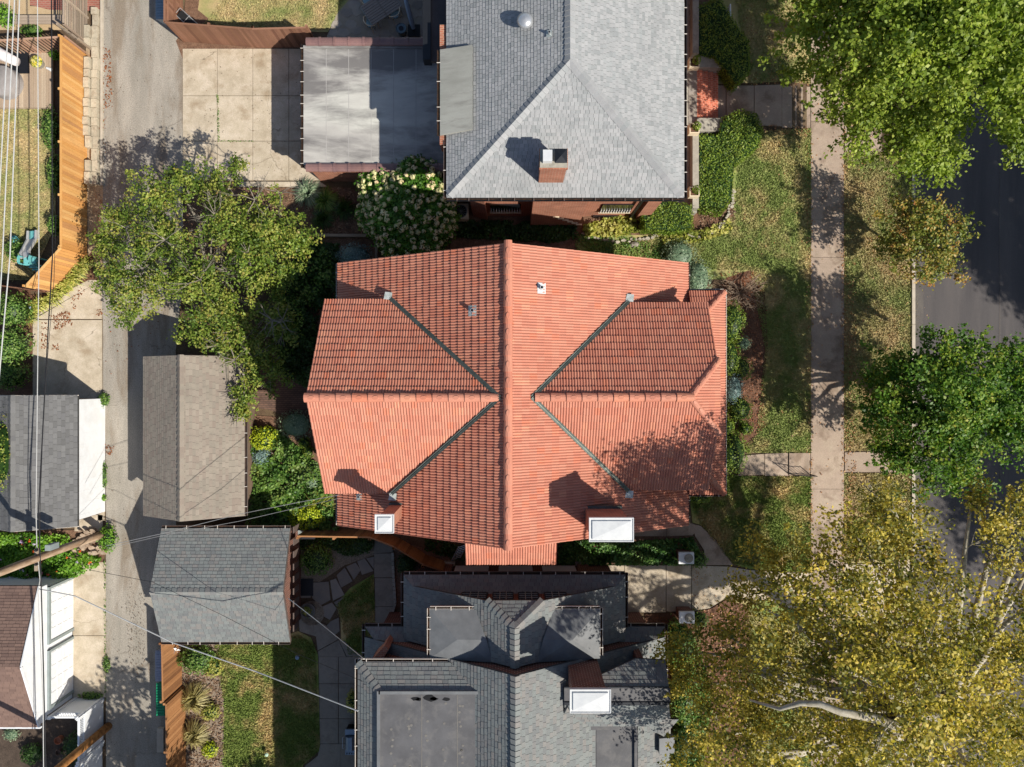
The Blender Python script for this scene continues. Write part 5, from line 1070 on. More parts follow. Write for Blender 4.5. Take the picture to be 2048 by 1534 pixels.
# ============================================================ POLES AND WIRES
def pole(name, label, basepx, z, mat, r0=.19, r1=.14):
    x, y, _ = G(*basepx); t = thing(name, label, 'utility pole', (x, y, 0)); mb = MB(); pts = []; rr = []
    for i in range(9): u = i / 8; pts.append((x + .06 * math.sin(u * 3), y + .05 * math.sin(u * 4), z * u - .1)); rr.append(r0 + (r1 - r0) * u)
    mb.tube(pts, rr, 14); mb.build('shaft', mat, t, smooth=True); return t, x, y
pt1, p1x, p1y = pole('utility_pole', 'weathered grey wooden utility pole rising out of the flower bed', (213, 1066), 10.5, POLE)
mb = MB(); mb.box(p1x - .03, p1y - .5, 5.1, p1x + .09, p1y + .45, 5.25); mb.build('crossarm', GREYWOOD, pt1)
for dy in (.4, .15, -.2): m_ = MB(); m_.lathe((p1x + .1, p1y + dy, 5.25), [(.05, 0), (.06, .1), (.03, .16), (.001, .18)], 10); m_.build('insulator', DKMET, pt1)
mb = MB(); mb.box(p1x + .12, p1y + .25, 4.2, p1x + .35, p1y + .5, 4.8); mb.build('junction_box', TRIMG, pt1)
pt2, p2x, p2y = pole('utility_pole', 'tan wooden utility pole rising beside the white vinyl fence', (217, 1452), 10.0, POLE2, .2, .15)
def wire(label, pts, r, mat, group=None, sag=.0, name='cable', n=8):
    w_ = [Vector(P(*p)) for p in pts]; out = []
    for a, b in zip(w_, w_[1:]):
        for i in range(n): u = i / n; q = a.lerp(b, u); q.z -= sag * 4 * u * (1 - u); out.append(q)
    out.append(w_[-1]); mb = MB(); mb.tube(out, r, 6); mb.build(name, mat, label=label, cat='cable', group=group, loc=tuple(out[0]))
WIREL = Mplain("aluminium_wire", srgb(.78, .78, .77), .4, .3); WIREG = Mplain("grey_wire", srgb(.52, .52, .52), .5); WIREB = Mplain("black_wire", srgb(.10, .10, .11), .5)
gp = 'overhead cables above the alley yards'
wire('leftmost of the three bright parallel cables above the deck', [(21, -40, 9), (19, 0, 9), (0, 367, 9), (-10, 560, 9)], .022, WIREL, gp)
wire('middle one of the three bright parallel cables above the deck', [(31, -40, 9), (29, 0, 9), (5, 512, 9), (-8, 720, 9)], .022, WIREL, gp)
wire('rightmost of the three bright parallel cables above the deck', [(41, -40, 9), (39, 0, 9), (20, 512, 9), (-4, 780, 9)], .022, WIREL, gp)
wire('thin grey cable running down over the blue slide to the flower bed pole', [(73, -60, 5.4), (75, 0, 5.3), (78, 512, 4.9), (72, 1022, 5.2), (74, 1100, 5.2), (80, 1160, 5.2), (76, 1184, 4.6), (86, 1400, 5), (88, 1640, 5)], .018, WIREL, gp)
wire('black cable crossing the cedar fence and the dark grey garage roof', [(101, -60, 5.6), (103, 0, 5.6), (105, 512, 5.1), (94, 700, 5.0), (77, 1022, 5.3), (82, 1160, 5.2), (86, 1300, 5), (94, 1640, 5)], .026, WIREB, gp)
wire('thin black cable beside the thick one above the dark grey garage roof', [(112, 430, 4.8), (108, 560, 4.8), (88, 800, 5.1), (80, 1022, 5.3), (80, 1100, 5.2)], .012, WIREB, gp)
wire('long twisted white service cable from the white garage to the south house', [(78, 1178, 5.1), (150, 1192, 5.3), (345, 1285, 5.6), (512, 1343, 6.2), (716, 1422, 8.4)], .026, WIREL)
wire('short pale service cable from the blue grey garage to the south house', [(576, 1196, 3.2), (640, 1246, 4.5), (728, 1318, 8.3)], .016, WIREL)
wire('pale service cable passing over the garden to the tile roof house', [(212, 1092, 5.0), (320, 1068, 5.2), (480, 1028, 5.6), (600, 1004, 6), (678, 990, 6.4)], .012, WIREG)
wire('lower pale cable passing over the garden foliage between the garages', [(215, 1096, 4.2), (330, 1070, 4.2), (480, 1042, 4.4), (610, 1012, 4.8), (680, 996, 6.2)], .010, WIREG)
wire('dark cable stretched across the ridge of the blue grey garage', [(180, 1140, 5.0), (305, 1164, 4.8), (440, 1228, 4.6), (600, 1310, 5), (724, 1362, 8)], .010, WIREB)
# ============================================================ STREET / YARD OBJECTS
# covered grill, umbrella, planter on deck (top left)
mb = MB(); x0, y1 = W(-60, 110); x1, y0 = W(109, 219)
zdeck = .25; n = 34
for i in range(n): xa = x0 + (x1 - x0) * i / n; mb.box(xa, y0, .05, xa + (x1 - x0) / n - .012, y1 - .0, zdeck)
mb.build('deck', DECKW, label='weathered grey plank deck in the upper left corner', cat='deck')
x, y, _ = P(40, 122, .3); mb = MB(); mb.prism([(x - .5, y - .62), (x + .45, y - .6), (x + .4, y + .48), (x - .55, y + .5)], zdeck, zdeck + .06); mb.build('doormat', DKMET, label='dark grey mat lying on the plank deck', cat='mat')
t = thing('closed_umbrella', 'closed white patio umbrella leaning across the upper left deck', 'umbrella', (*W(0, 112), .2)); mb = MB()
mb.tube([P(-30, 86, 2.3), P(0, 108, 2.3), P(34, 124, 2.35)], [.30, .27, .2], 12); mb.build('canopy', M("umbrella_cloth", [srgb(.80, .76, .76), srgb(.88, .85, .84)], scale=3, bmp=.3), t, smooth=True); mb = MB(); mb.tube([P(-30, 86, 2.3), P(-25, 84, .3)], .025, 8); mb.build('pole', STEEL, t)
t = thing('patio_table', 'grey covered round patio table half out of view on the upper left deck', 'table', (*W(8, 166), zdeck)); x, y, _ = P(2, 160, .75)
mb = MB(); mb.lathe((x, y, zdeck), [(.78, .02), (.74, .3), (.72, .5), (.70, .52), (.001, .55)], 24); mb.build('cover', M("grey_cover", [srgb(.52, .50, .49), srgb(.60, .58, .57)], scale=3, bmp=.4, bscale=6), t, smooth=True)
x, y, _ = P(75, 125, .5); t = thing('flower_pot', 'round pot of yellow and white flowers on the plank deck', 'flower pot', (x, y, zdeck)); mb = MB(); mb.lathe((x, y, zdeck), [(.2, 0), (.29, .3), (.26, .3), (.25, .24), (.001, .24)], 20); mb.build('pot', STONE, t)
n = 420; d = RS.randn(n, 3); d /= np.linalg.norm(d, axis=1, keepdims=True); C = np.array([x, y, .62]) + d * np.array([.27, .27, .16]); Rr = RS.rand(n); quads('flowers', leaf_quads(C, d + [0, 0, .6], .07), Rr, Mleaf("yellow_flower", [srgb(.35, .42, .15), srgb(.42, .48, .2), srgb(.86, .76, .2), srgb(.88, .84, .60)], .1), t)
x, y, _ = P(98, 138, .3); mb = MB(); mb.tube([(x - .12, y + .06, zdeck + .05), (x + .12, y - .04, zdeck + .05)], [.05, .09], 8); mb.build('watering_can', WHITE, label='small white watering can beside the pot of yellow flowers', cat='watering can')
# slide
t = thing('play_slide', 'wavy grey and turquoise plastic slide on the dry lawn', 'slide', W(60, 490)); TEAL = Mplain("turquoise_plastic", srgb(.42, .70, .70), .35, 0, .5); GREYP = Mplain("grey_plastic", srgb(.70, .70, .70), .4, 0, .5)
def chute(px, z): return [Vector(P(a, b, zz)) for (a, b), zz in zip(px, z)]
cl = [(67, 462), (66, 478), (59, 492), (52, 504), (53, 514)]; zz = [.25, .35, .7, 1.0, 1.15]; cc = chute(cl, zz)
def band(mb, c, off, w_, h):
    vs = []; 
    for i, p in enumerate(c):
        d = (c[min(i + 1, len(c) - 1)] - c[max(i - 1, 0)]).normalized(); xx = Vector((d.y, -d.x, 0)).normalized()
        q = p + xx * off; vs += [q - xx * w_ / 2, q + xx * w_ / 2, q + xx * w_ / 2 + Vector((0, 0, h)), q - xx * w_ / 2 + Vector((0, 0, h))]
    fs = []
    for i in range(len(c) - 1):
        for k in range(4): fs.append((4 * i + k, 4 * i + (k + 1) % 4, 4 * i + 4 + (k + 1) % 4, 4 * i + 4 + k))
    fs += [(3, 2, 1, 0), tuple(range(4 * len(c) - 4, 4 * len(c)))]; mb.raw(vs, fs)
mb = MB(); band(mb, cc, 0, .34, .03); mb.build('chute', GREYP, t); mb = MB(); band(mb, cc, -.2, .07, .16); band(mb, cc, .2, .07, .16); mb.build('side_rails', GREYP, t)
mb = MB(); band(mb, [c + Vector((0, 0, .031)) for c in cc[:2]], 0, .33, .01); mb.build('chute_end', TEAL, t)
x, y, _ = P(58, 520, 1.1); mb = MB(); mb.box(x - .3, y - .25, .9, x + .28, y + .15, 1.05)
for a, b in ((-.3, -.25), (.24, -.25), (-.3, .1), (.24, .1)): mb.box(x + a, y + b, 0, x + a + .06, y + b + .06, 1.5)
mb.box(x - .3, y - .25, 1.35, x - .26, y + .15, 1.5); mb.box(x + .24, y - .25, 1.35, x + .28, y + .15, 1.5)
for i in range(3): mb.box(x - .22, y - .33 - .08 * i, .25 * (3 - i), x + .2, y - .25 - .08 * i, .25 * (3 - i) + .05)
mb.build('platform', TEAL, t)
x, y, _ = P(28, 480, .3); t = thing('toy_seat', 'turquoise plastic toy seat left of the slide', 'toy', (x, y, 0)); mb = MB(); mb.lathe((x, y, 0), [(.14, 0), (.2, .18), (.22, .3), (.18, .3), (.15, .16), (.001, .14)], 12); mb.build('seat', TEAL, t); mb = MB(); mb.box(x + .02, y - .2, .2, x + .2, y + .08, .5); mb.build('backrest', TEAL, t)
drape('sand_box', [[(20, 506), (44, 510), (44, 540), (14, 540)]], .012, M("sand", [srgb(.72, .64, .50), srgb(.78, .70, .56)], scale=4, fine=.2, fscale=20), kind='structure')
x, y, _ = P(56, 615, .4); mb = MB(); mb.lathe((x, y, 0), [(.12, 0), (.16, .12), (.1, .3), (.12, .36), (.08, .44), (.001, .46)], 12); mb.build('gazing_ball', Mplain("pale_blue_glaze", srgb(.62, .68, .78), .2), label='pale blue garden ornament among the yellow irises', cat='garden ornament', smooth=True)
# bins
def bin_(name, label, px, py, col, lw, ll, ang=0, h=.95, group=None):
    x, y, _ = P(px, py, h); t = thing(name, label, 'bin', (x, y, 0), group); m = Mplain(name + "_plastic_%d" % px, col, .45); mb = MB()
    mb.raw([(x - lw * .42, y - ll * .42, .05), (x + lw * .42, y - ll * .42, .05), (x + lw * .42, y + ll * .42, .05), (x - lw * .42, y + ll * .42, .05), (x - lw / 2, y - ll / 2, h - .1), (x + lw / 2, y - ll / 2, h - .1), (x + lw / 2, y + ll / 2, h - .1), (x - lw / 2, y + ll / 2, h - .1)],
           [(0, 3, 2, 1), (4, 5, 6, 7), (0, 1, 5, 4), (1, 2, 6, 5), (2, 3, 7, 6), (3, 0, 4, 7)]); mb.build('body', m, t)
    mb = MB(); mb.box(x - lw / 2 - .02, y - ll / 2 - .02, h - .1, x + lw / 2 + .02, y + ll / 2 + .02, h - .05); k = int(ll / .12)
    for i in range(k): yy = y - ll / 2 + ll * (i + .5) / k; mb.box(x - lw / 2, yy - .035, h - .05, x + lw / 2, yy + .035, h - .02)
    mb.build('lid', m, t); 
    for a in (-1, 1): m_ = MB(); m_.tube([(x + lw * .3, y + a * ll * .42, .08), (x + lw * .3, y + a * ll * .5, .08)], .08, 10); m_.build('wheel', BLACK, t)
    mb = MB(); mb.bar((x - lw / 2 - .05, y - ll * .35, h - .12), (x - lw / 2 - .05, y + ll * .35, h - .12), .025); mb.build('handle', m, t)
bin_('dumpster', 'grey lidded waste bin next to the honey brown fence, north of the green one', 318, 1319, srgb(.58, .60, .66), .36, .78); bin_('dumpster', 'grey lidded waste bin directly north of the green dumpster', 318, 1350, srgb(.55, .57, .63), .36, .62)
bin_('dumpster', 'green lidded dumpster next to the honey brown fence', 320, 1400, srgb(.10, .52, .36), .38, 1.55)
bin_('dumpster', 'blue grey ribbed dumpster by the redwood fence at the top of the alley', 328, 10, srgb(.50, .58, .64), .8, 1.3)
mb = MB(); x, y = W(325, 1478); mb.box(x - .2, y - .6, 0, x + .12, y + .6, .15); mb.build('concrete_block', CURB, label='concrete kerb block on the alley edge south of the green dumpster', cat='concrete block')
# patio set
t = thing('patio_table', 'grey slatted rectangular patio table behind the flat roofed garage', 'table', (*W(766, 22), 0)); mb = MB(); c = Vector(P(762, 13, .72)); an = math.radians(33); u = Vector((math.cos(an), math.sin(an), 0)); v = Vector((-u.y, u.x, 0))
for i in range(9): q = c + v * (-.5 + i * .125); mb.bar(q - u * .85, q - u * .02, .105, .03); mb.bar(q + u * .02, q + u * .85, .105, .03)
mb.build('tabletop', Mplain("taupe_slat", srgb(.52, .48, .45), .6), t)
mb = MB(); mb.bar(c - u * .85 - v * .5 - Vector((0, 0, .04)), c - u * .85 + v * .5 - Vector((0, 0, .04)), .05, .05); mb.bar(c + u * .85 - v * .5 - Vector((0, 0, .04)), c + u * .85 + v * .5 - Vector((0, 0, .04)), .05, .05); mb.build('frame', TRIMG, t)
for a, b in ((-1, -1), (-1, 1), (1, -1), (1, 1)): m_ = MB(); q = c + u * .78 * a + v * .44 * b; m_.bar((q.x, q.y, 0), (q.x, q.y, .68), .06); m_.build('leg', TRIMG, t)
CUSH = Mplain("pale_blue_cushion", srgb(.50, .62, .66), .8)
def chair(px, py, ang, label):
    x, y, _ = P(px, py, .45); t = thing('patio_chair', label, 'chair', (x, y, 0), 'cushioned chairs round the patio table'); a = math.radians(ang); f = Vector((math.cos(a), math.sin(a), 0)); s_ = Vector((-f.y, f.x, 0)); c = Vector((x, y, 0))
    mb = MB(); K = 12; mb.prism([((c + f * .24 * math.cos(k * 2 * math.pi / K) + s_ * .24 * math.sin(k * 2 * math.pi / K)).x, (c + f * .24 * math.cos(k * 2 * math.pi / K) + s_ * .24 * math.sin(k * 2 * math.pi / K)).y) for k in range(K)], .38, .47); mb.build('cushion', CUSH, t)
    mb = MB(); pts = [c + f * .30 * math.cos(q) + s_ * .33 * math.sin(q) + Vector((0, 0, .66 + .1 * (math.cos(q) < -.3))) for q in [math.radians(40 + 28 * i) for i in range(11)]]; mb.tube(pts, .022, 6); mb.build('arm_rail', CREAM, t)
    mb = MB(); pts2 = [Vector((p.x, p.y, 0)) for p in pts]
    for p in (pts[3], pts[5], pts[7]): mb.bar((p.x, p.y, .4), p, .03, .015)
    mb.build('backrest', CREAM, t)
    for i in (0, 3, 7, 10): m_ = MB(); m_.bar((pts[i].x, pts[i].y, 0), pts[i], .03); m_.build('leg', CREAM, t)
chair(742, 45, 40, 'cream patio chair with pale blue cushion at the lower left side of the slatted table'); chair(735, 0, -35, 'cream patio chair with pale blue cushion at the upper left end of the slatted table'); chair(789, 27, 140, 'cream patio chair tucked under the lower right side of the slatted table')
x, y, _ = P(802, 56, .55); t = thing('stool', 'round blue grey lidded bucket by the slatted patio table', 'bucket', (x, y, 0)); mb = MB(); mb.lathe((x, y, 0), [(.2, 0), (.25, .5), (.27, .52), (.25, .55), (.22, .52), (.001, .52)], 24); mb.build('tub', Mplain("bluegrey_plastic", srgb(.36, .44, .48), .5), t, smooth=False); mb = MB(); mb.lathe((x, y, .52), [(.12, 0), (.12, .02), (.001, .02)], 16); mb.build('lid_knob', DKMET, t)
t = thing('closed_umbrella', 'closed pale blue patio umbrella beside the slatted table', 'umbrella', (*W(820, 40), 0)); mb = MB(); bs = Vector((*W(828, 62)[:2], .1)); tp = Vector(P(806, -20, 2.2))
pts = [bs.lerp(tp, u_) for u_ in (.05, .2, .4, .7, 1)]; mb.tube(pts, [.1, .13, .13, .11, .04], 7); mb.build('canopy', Mplain("pale_blue_cloth", srgb(.56, .66, .74), .8), t); mb = MB(); mb.tube([bs - Vector((0, 0, .1)), tp], .02, 6); mb.build('pole', BLACK, t); mb = MB(); mb.box(bs.x - .3, bs.y - .3, 0, bs.x + .3, bs.y + .3, .06); mb.build('base', BLACK, t)
# hammock / lounger by the fence
t = thing('garden_lounger', 'folding lounger with black sling and silver frame against the redwood fence corner', 'lounger', (*W(378, 42), 0)); a = Vector(P(355, 22, .7)); b = Vector(P(392, 56, .35)); d = (b - a).normalized(); s_ = Vector((-d.y, d.x, 0)).normalized()
mb = MB(); mb.bar(a + d * .1, b, .34, .03); mb.build('sling', BLACK, t); mb = MB()
for sg in (-1, 1): mb.tube([a + s_ * .2 * sg, b + s_ * .2 * sg], .016, 6); mb.tube([a + s_ * .2 * sg + d * .15, Vector((a.x, a.y, 0)) + d * .5 + s_ * .2 * sg], .014, 6); mb.tube([b + s_ * .2 * sg, Vector((b.x, b.y, 0)) + s_ * .22 * sg], .014, 6)
mb.tube([a - s_ * .2, a + s_ * .2], .016, 6); mb.tube([b - s_ * .24, b + s_ * .24], .016, 6); mb.tube([a.lerp(b, .5) - s_ * .24 + Vector((0, 0, .05)), a.lerp(b, .5) + s_ * .24 + Vector((0, 0, .05))], .016, 6); mb.build('frame', STEEL, t)
# raised beds / bench top-left
mb = MB(); x0, y0 = W(16, 54); x1, y1 = W(132, 43); 
for i in range(3): mb.box(x0, y0 + i * .15, .25, x1, y0 + i * .15 + .13, .32)
mb.build('bench', GREYWOOD, label='long low grey plank bench north of the slatted fence', cat='bench')
# barbecue
x, y, _ = P(700, 1487, 1.0); t = thing('gas_grill', 'silver gas barbecue with side shelves on the walk by the south house', 'barbecue', (x, y, 0)); STL = Mplain("brushed_steel", srgb(.52, .57, .62), .35, .6)
mb = MB(); mb.box(x - .28, y - .55, .1, x + .28, y + .5, .8); mb.build('cabinet', BLACK, t); mb = MB(); vs = []; K = 8
for yy in (y - .34, y + .3):
    for k in range(K + 1): q = math.pi * k / K; vs.append((x - .26 * math.cos(q), yy, .85 + .22 * math.sin(q)))
mb.raw(vs, [(k, k + 1, K + 2 + k, K + 1 + k) for k in range(K)] + [tuple(range(K, -1, -1)), tuple(range(K + 1, 2 * K + 2))]); mb.build('lid', STL, t, smooth=False)
mb = MB(); mb.box(x - .27, y + .34, .8, x + .27, y + .62, .88); mb.build('side_shelf', STL, t); mb = MB(); mb.box(x - .27, y - .62, .8, x + .27, y - .36, .86); mb.build('control_panel', STL, t)
for i in range(4): m_ = MB(); m_.lathe((x - .18 + .12 * i, y - .55, .86), [(.03, 0), (.025, .04), (.001, .04)], 10); m_.build('knob', BLACK, t)
mb = MB(); mb.tube([(x - .34, y - .3, .9), (x - .38, y - .28, .92), (x - .38, y + .25, .92), (x - .34, y + .27, .9)], .015, 6); mb.build('handle', STEEL, t)
# pillars of south driveway
for (px, py, lb, l2) in ((1373, 1117, 'white stone driveway pillar on the north side of the drive, by the ivy bed', 'round green shrub hugging the northern white driveway pillar'), (1374, 1236, 'white stone driveway pillar on the south side of the drive, by the red mulch', 'round green shrub hugging the southern white driveway pillar')):
    x, y, _ = P(px, py, 1.1); t = thing('gate_pillar', lb, 'pillar', (x, y, 0)); mb = MB(); mb.box(x - .28, y - .22, 0, x + .36, y + .22, .9); mb.build('shaft', BRICKD, t)
    mb = MB(); mb.box(x - .36, y - .28, .9, x + .38, y + .28, 1.05)
    mb.build('capstone', STONE if False else WHITE, t); mb = MB(); mb.lathe((x + .12, y, 1.05), [(.2, 0), (.22, .02), (.18, .03), (.001, .03)], 16); mb.build('urn_base', STONE, t)
    shrub('globe_shrub', l2, 'shrub', px + 26, py + 4, 17, .9, LF_GARDEN, size=.06)
# handrail by the south steps
for zt, a, b in ((0, (1575, 946), (1618, 948)),):
    t = thing('handrail', 'black iron handrail beside the concrete front steps of the path', 'handrail', (*W(*a), 0)); A = Vector(G(*a)); Bv = Vector(G(*b)); mb = MB(); mb.tube([A + Vector((0, 0, .85)), Bv + Vector((0, 0, .85))], .022, 8); mb.tube([A + Vector((0, 0, .15)), Bv + Vector((0, 0, .15))], .015, 6); mb.build('rail', BLACK, t); mb = MB()
    for i in range(8): q = A.lerp(Bv, i / 7); mb.tube([q + Vector((0, 0, .15)), q + Vector((0, 0, .85))], .010, 6)
    mb.build('balusters', BLACK, t)
    for q in (A, Bv): m_ = MB(); m_.tube([q, q + Vector((0, 0, .95))], .025, 8); m_.build('post', BLACK, t)
# small garden things
x, y, _ = P(593, 1317, .5); t = thing('garden_lantern', 'small pale blue solar lantern on a stake in the shaded lawn', 'garden light', (x, y, 0)); mb = MB(); mb.lathe((x, y, .35), [(.1, 0), (.11, .04), (.08, .08), (.001, .1)], 12); mb.build('shade', Mplain("pale_blue_enamel", srgb(.48, .58, .68), .4), t); mb = MB(); mb.tube([(x, y, 0), (x, y, .36)], .012, 6); mb.build('stake', STEEL, t)
x, y, _ = P(532, 1511, .4); t = thing('garden_lantern', 'small pale green lantern on a stake in the dry lawn at the bottom edge', 'garden light', (x, y, 0)); mb = MB(); mb.lathe((x, y, .3), [(.09, 0), (.1, .04), (.06, .08), (.001, .09)], 12); mb.build('shade', Mplain("pale_green_enamel", srgb(.66, .76, .68), .4), t); mb = MB(); mb.tube([(x, y, 0), (x, y, .3)], .012, 6); mb.build('stake', STEEL, t)
x, y, _ = P(353, 1300, .7); t = thing('garden_sculpture', 'white flapping wind ornament at the corner of the blue grey garage', 'garden ornament', (x, y, 0)); mb = MB(); mb.tube([(x, y, 0), (x, y, .8)], .015, 6); mb.build('stake', STEEL, t); mb = MB()
for i in range(5): a = i * 1.25; mb.raw([(x, y, .8), (x + .22 * math.cos(a), y + .12 * math.sin(a), .74), (x + .2 * math.cos(a + .7), y + .16 * math.sin(a + .7), .86)], [(0, 1, 2)])
mb.build('vanes', WHITE, t)
for (px, py, rr, lb, col) in ((115, 1482, .19, 'large terracotta pot ring on the dark soil behind the vinyl fence', srgb(.55, .32, .22)), (116, 1506, .15, 'smaller brown pot ring south of the large terracotta one', srgb(.34, .26, .22))):
    x, y, _ = P(px, py, .3); mb = MB(); mb.lathe((x, y, 0), [(rr * .75, 0), (rr, .3), (rr * .84, .3), (rr * .8, .2), (.001, .2)], 20); mb.build('garden_pot', Mplain("terracotta_pot_%d" % px, col, .8), label=lb, cat='plant pot')
x, y, _ = P(615, 1222, .35); t = thing('planter_bowl', 'dark round planter with yellow flowers inside a ring of gravel by the garage', 'planter', (x, y, 0)); mb = MB(); mb.lathe((x, y, 0), [(.3, 0), (.38, .34), (.32, .34), (.3, .26), (.001, .26)], 20); mb.build('bowl', Mplain("bowl_grey", srgb(.42, .40, .38), .6), t)
n = 160; C = np.stack([x + RS.randn(n) * .12, y + RS.randn(n) * .12, .38 + RS.rand(n) * .12], 1); quads('flowers', leaf_quads(C, RS.randn(n, 3) * .5 + [0, 0, 1], .06), RS.rand(n), LF_YEL, t)
mb = MB(); x, y = W(624, 1226); mb.lathe((x, y, 0), [(.62, 0), (.62, .03), (.001, .03)], 28); mb.build('gravel_ring', GRAVEL, kind='structure')
x, y, _ = P(600, 1072, .8); mb = MB(); mb.box(x - .3, y - .22, .4, x + .65, y + .22, .52); mb.box(x - .25, y - .2, 0, x - .2, y + .2, .4); mb.box(x + .55, y - .2, 0, x + .6, y + .2, .4); mb.build('garden_bench', TRIMG, label='pale grey bench under the dark brown fence by the blue grey garage', cat='bench')
x, y, _ = P(608, 1180, .5); mb = MB(); mb.box(x - .35, y - .42, .0, x + .32, y + .42, .06); mb.build('doormat', DKMET, label='dark rectangular doormat at the garage side door', cat='mat')
x, y, _ = P(1270, 487, .3); mb = MB(); mb.lathe((x, y, 0), [(.2, 0), (.22, .1), (.14, .2), (.001, .26)], 8); o = mb.build('boulder', M("speckled_rock", [srgb(.34, .32, .29), srgb(.66, .63, .58)], scale=7), label='speckled grey boulder on the strip between the two houses', cat='rock'); o.scale = (1.2, .7, 1)
x, y, _ = P(1461, 20, .9); mb = MB(); mb.box(x - .03, y - .3, 0, x + .03, y + .3, .9); mb.build('yard_sign', WHITE, label='small white yard sign standing beside the dark green hedge at the top', cat='sign')
t = thing('stepladder', 'silver ladder leaning beside the small tiled bay of the tile roof house', 'ladder', (*W(905, 1118), 0)); mb = MB(); A = Vector(P(912, 1118, 1.2)); Bv = Vector(P(926, 1090, 3.4)); s_ = Vector((.2, .07, 0))
mb.tube([A - s_, Bv - s_], .025, 6); mb.tube([A + s_, Bv + s_], .025, 6)
mb.build('side_rails', STEEL, t)
for i in range(7): q = A.lerp(Bv, (i + .5) / 7); m_ = MB(); m_.tube([q - s_, q + s_], .016, 6); m_.build('rung', STEEL, t)
# edging stones
for lb, pts in (('pale scalloped stone edging beside the walk by the south house', [(786, 1104), (787, 1130), (788, 1155), (790, 1180), (791, 1205), (786, 1222)]),):
    mb = MB()
    for a, b in zip(pts, pts[1:]):
        A = Vector(G(*a)); Bv = Vector(G(*b))
        for i in range(3): q = A.lerp(Bv, i / 3); r = A.lerp(Bv, (i + .9) / 3); mb.bar(q + Vector((0, 0, .08)), r + Vector((0, 0, .08)), .12, .16)
    mb.build('stone_edging', STONE, label=lb, cat='edging')
PALER = M("pale_rock", [srgb(.56, .53, .48), srgb(.72, .69, .63)], scale=4, piece=.15); rkw = dict(label='small pale rock in the line edging the bed before the brick house', cat='rock', group='pale edging rocks')
for i in range(34):
    u = i / 33; px = 1165 + 250 * u + random.uniform(-3, 3); py = 470 + 8 * math.sin(u * 7) + (20 * u if u < .5 else 20 - 20 * u) + random.uniform(-3, 3); x, y, _ = G(px, py); r = random.uniform(.07, .14)
    mb = MB(); mb.prism([(x + r * math.cos(a) * random.uniform(.7, 1.2), y + r * .7 * math.sin(a) * random.uniform(.7, 1.2)) for a in (0, 1, 2, 3, 4, 5)], 0, random.uniform(.08, .16)); mb.build('rock', PALER, **rkw)
for i in range(26):
    u = i / 25; px = 1425 + 42 * math.sin(u * 1.7) + random.uniform(-3, 3); py = 470 - 90 * u + random.uniform(-3, 3); x, y, _ = G(px, py); r = random.uniform(.06, .12)
    mb = MB(); mb.prism([(x + r * math.cos(a) * random.uniform(.7, 1.2), y + r * .7 * math.sin(a) * random.uniform(.7, 1.2)) for a in (0, 1, 2, 3, 4, 5)], 0, random.uniform(.08, .14)); mb.build('rock', PALER, **rkw)
# ============================================================ TREES
T1 = [(235, 450, 45, 3.2), (255, 560, 55, 3.4), (255, 622, 38, 2.8), (215, 500, 34, 3.0), (300, 395, 55, 3.8), (370, 365, 48, 4.0), (440, 392, 40, 4.2), (330, 470, 55, 4.3), (455, 465, 60, 4.5), (395, 545, 62, 4.5), (330, 570, 55, 4.0), (520, 455, 60, 4.2), (570, 470, 48, 3.8), (560, 545, 45, 3.8), (500, 530, 60, 4.4), (430, 620, 58, 4.0), (480, 655, 42, 3.6), (400, 665, 34, 3.2), (548, 625, 42, 3.4), (565, 655, 28, 3.4), (510, 715, 45, 3.3), (545, 745, 34, 3.0), (495, 790, 26, 2.8), (478, 822, 16, 2.6), (470, 340, 20, 3.8), (285, 500, 40, 4.0), (604, 500, 20, 3.4), (452, 692, 30, 3.2)]
tree('crabapple_tree', 'spreading crabapple tree with yellow green leaves and bare grey twigs over the alley', 'tree', (425, 590), (*P(420, 560, 1.6)[:2], 1.6), blobpx(T1, 4), LF_APPLE, BARKG, 4.5, .078, r0=.16, per=27, cr=.24, twigs=5, tr=.016, tl=1.0, bough=dict(n_per_m2=215, k=6, sig=.2), fans=((510, 400, 4.7, 55), (560, 385, 4.2, 45), (400, 560, 5.0, 50), (545, 640, 4.2, 40), (330, 480, 4.9, 45), (250, 455, 3.9, 35), (430, 430, 4.9, 40), (565, 640, 3.9, 34), (470, 720, 3.8, 34)))
T2 = [(1650, 60, 95, 7), (1690, 150, 90, 6), (1760, 60, 105, 9), (1770, 190, 90, 6.6), (1850, 120, 110, 9), (1830, 250, 75, 6), (1855, 320, 42, 5), (1930, 60, 115, 10), (1960, 170, 90, 9), (2040, 110, 110, 10), (1890, 240, 62, 5.8), (1720, 250, 52, 4.6), (1800, 275, 48, 5), (2040, 250, 60, 7.5), (2180, 60, 120, 10), (2120, 300, 40, 8.5), (2010, 10, 100, 11), (1840, 0, 110, 10), (1700, 0, 90, 8), (1880, 290, 38, 5), (2120, 40, 130, 11), (2140, 180, 110, 10), (1940, -60, 140, 11), (1750, -80, 140, 9)]
tree('oak_tree', 'large bright green oak overhanging the street, upper right corner', 'tree', (1780, 190), (*P(1830, 80, 5.5)[:2], 5.5), blobpx(T2, 9), LF_OAK, BARK, 2.6, .105, r0=.32, per=36, cr=.40, bough=dict(n_per_m2=120, k=7, sig=.15, droop=.25), twigs=4, tr=.016, tl=1.4, basew=(19.0, 17.2, -.42))
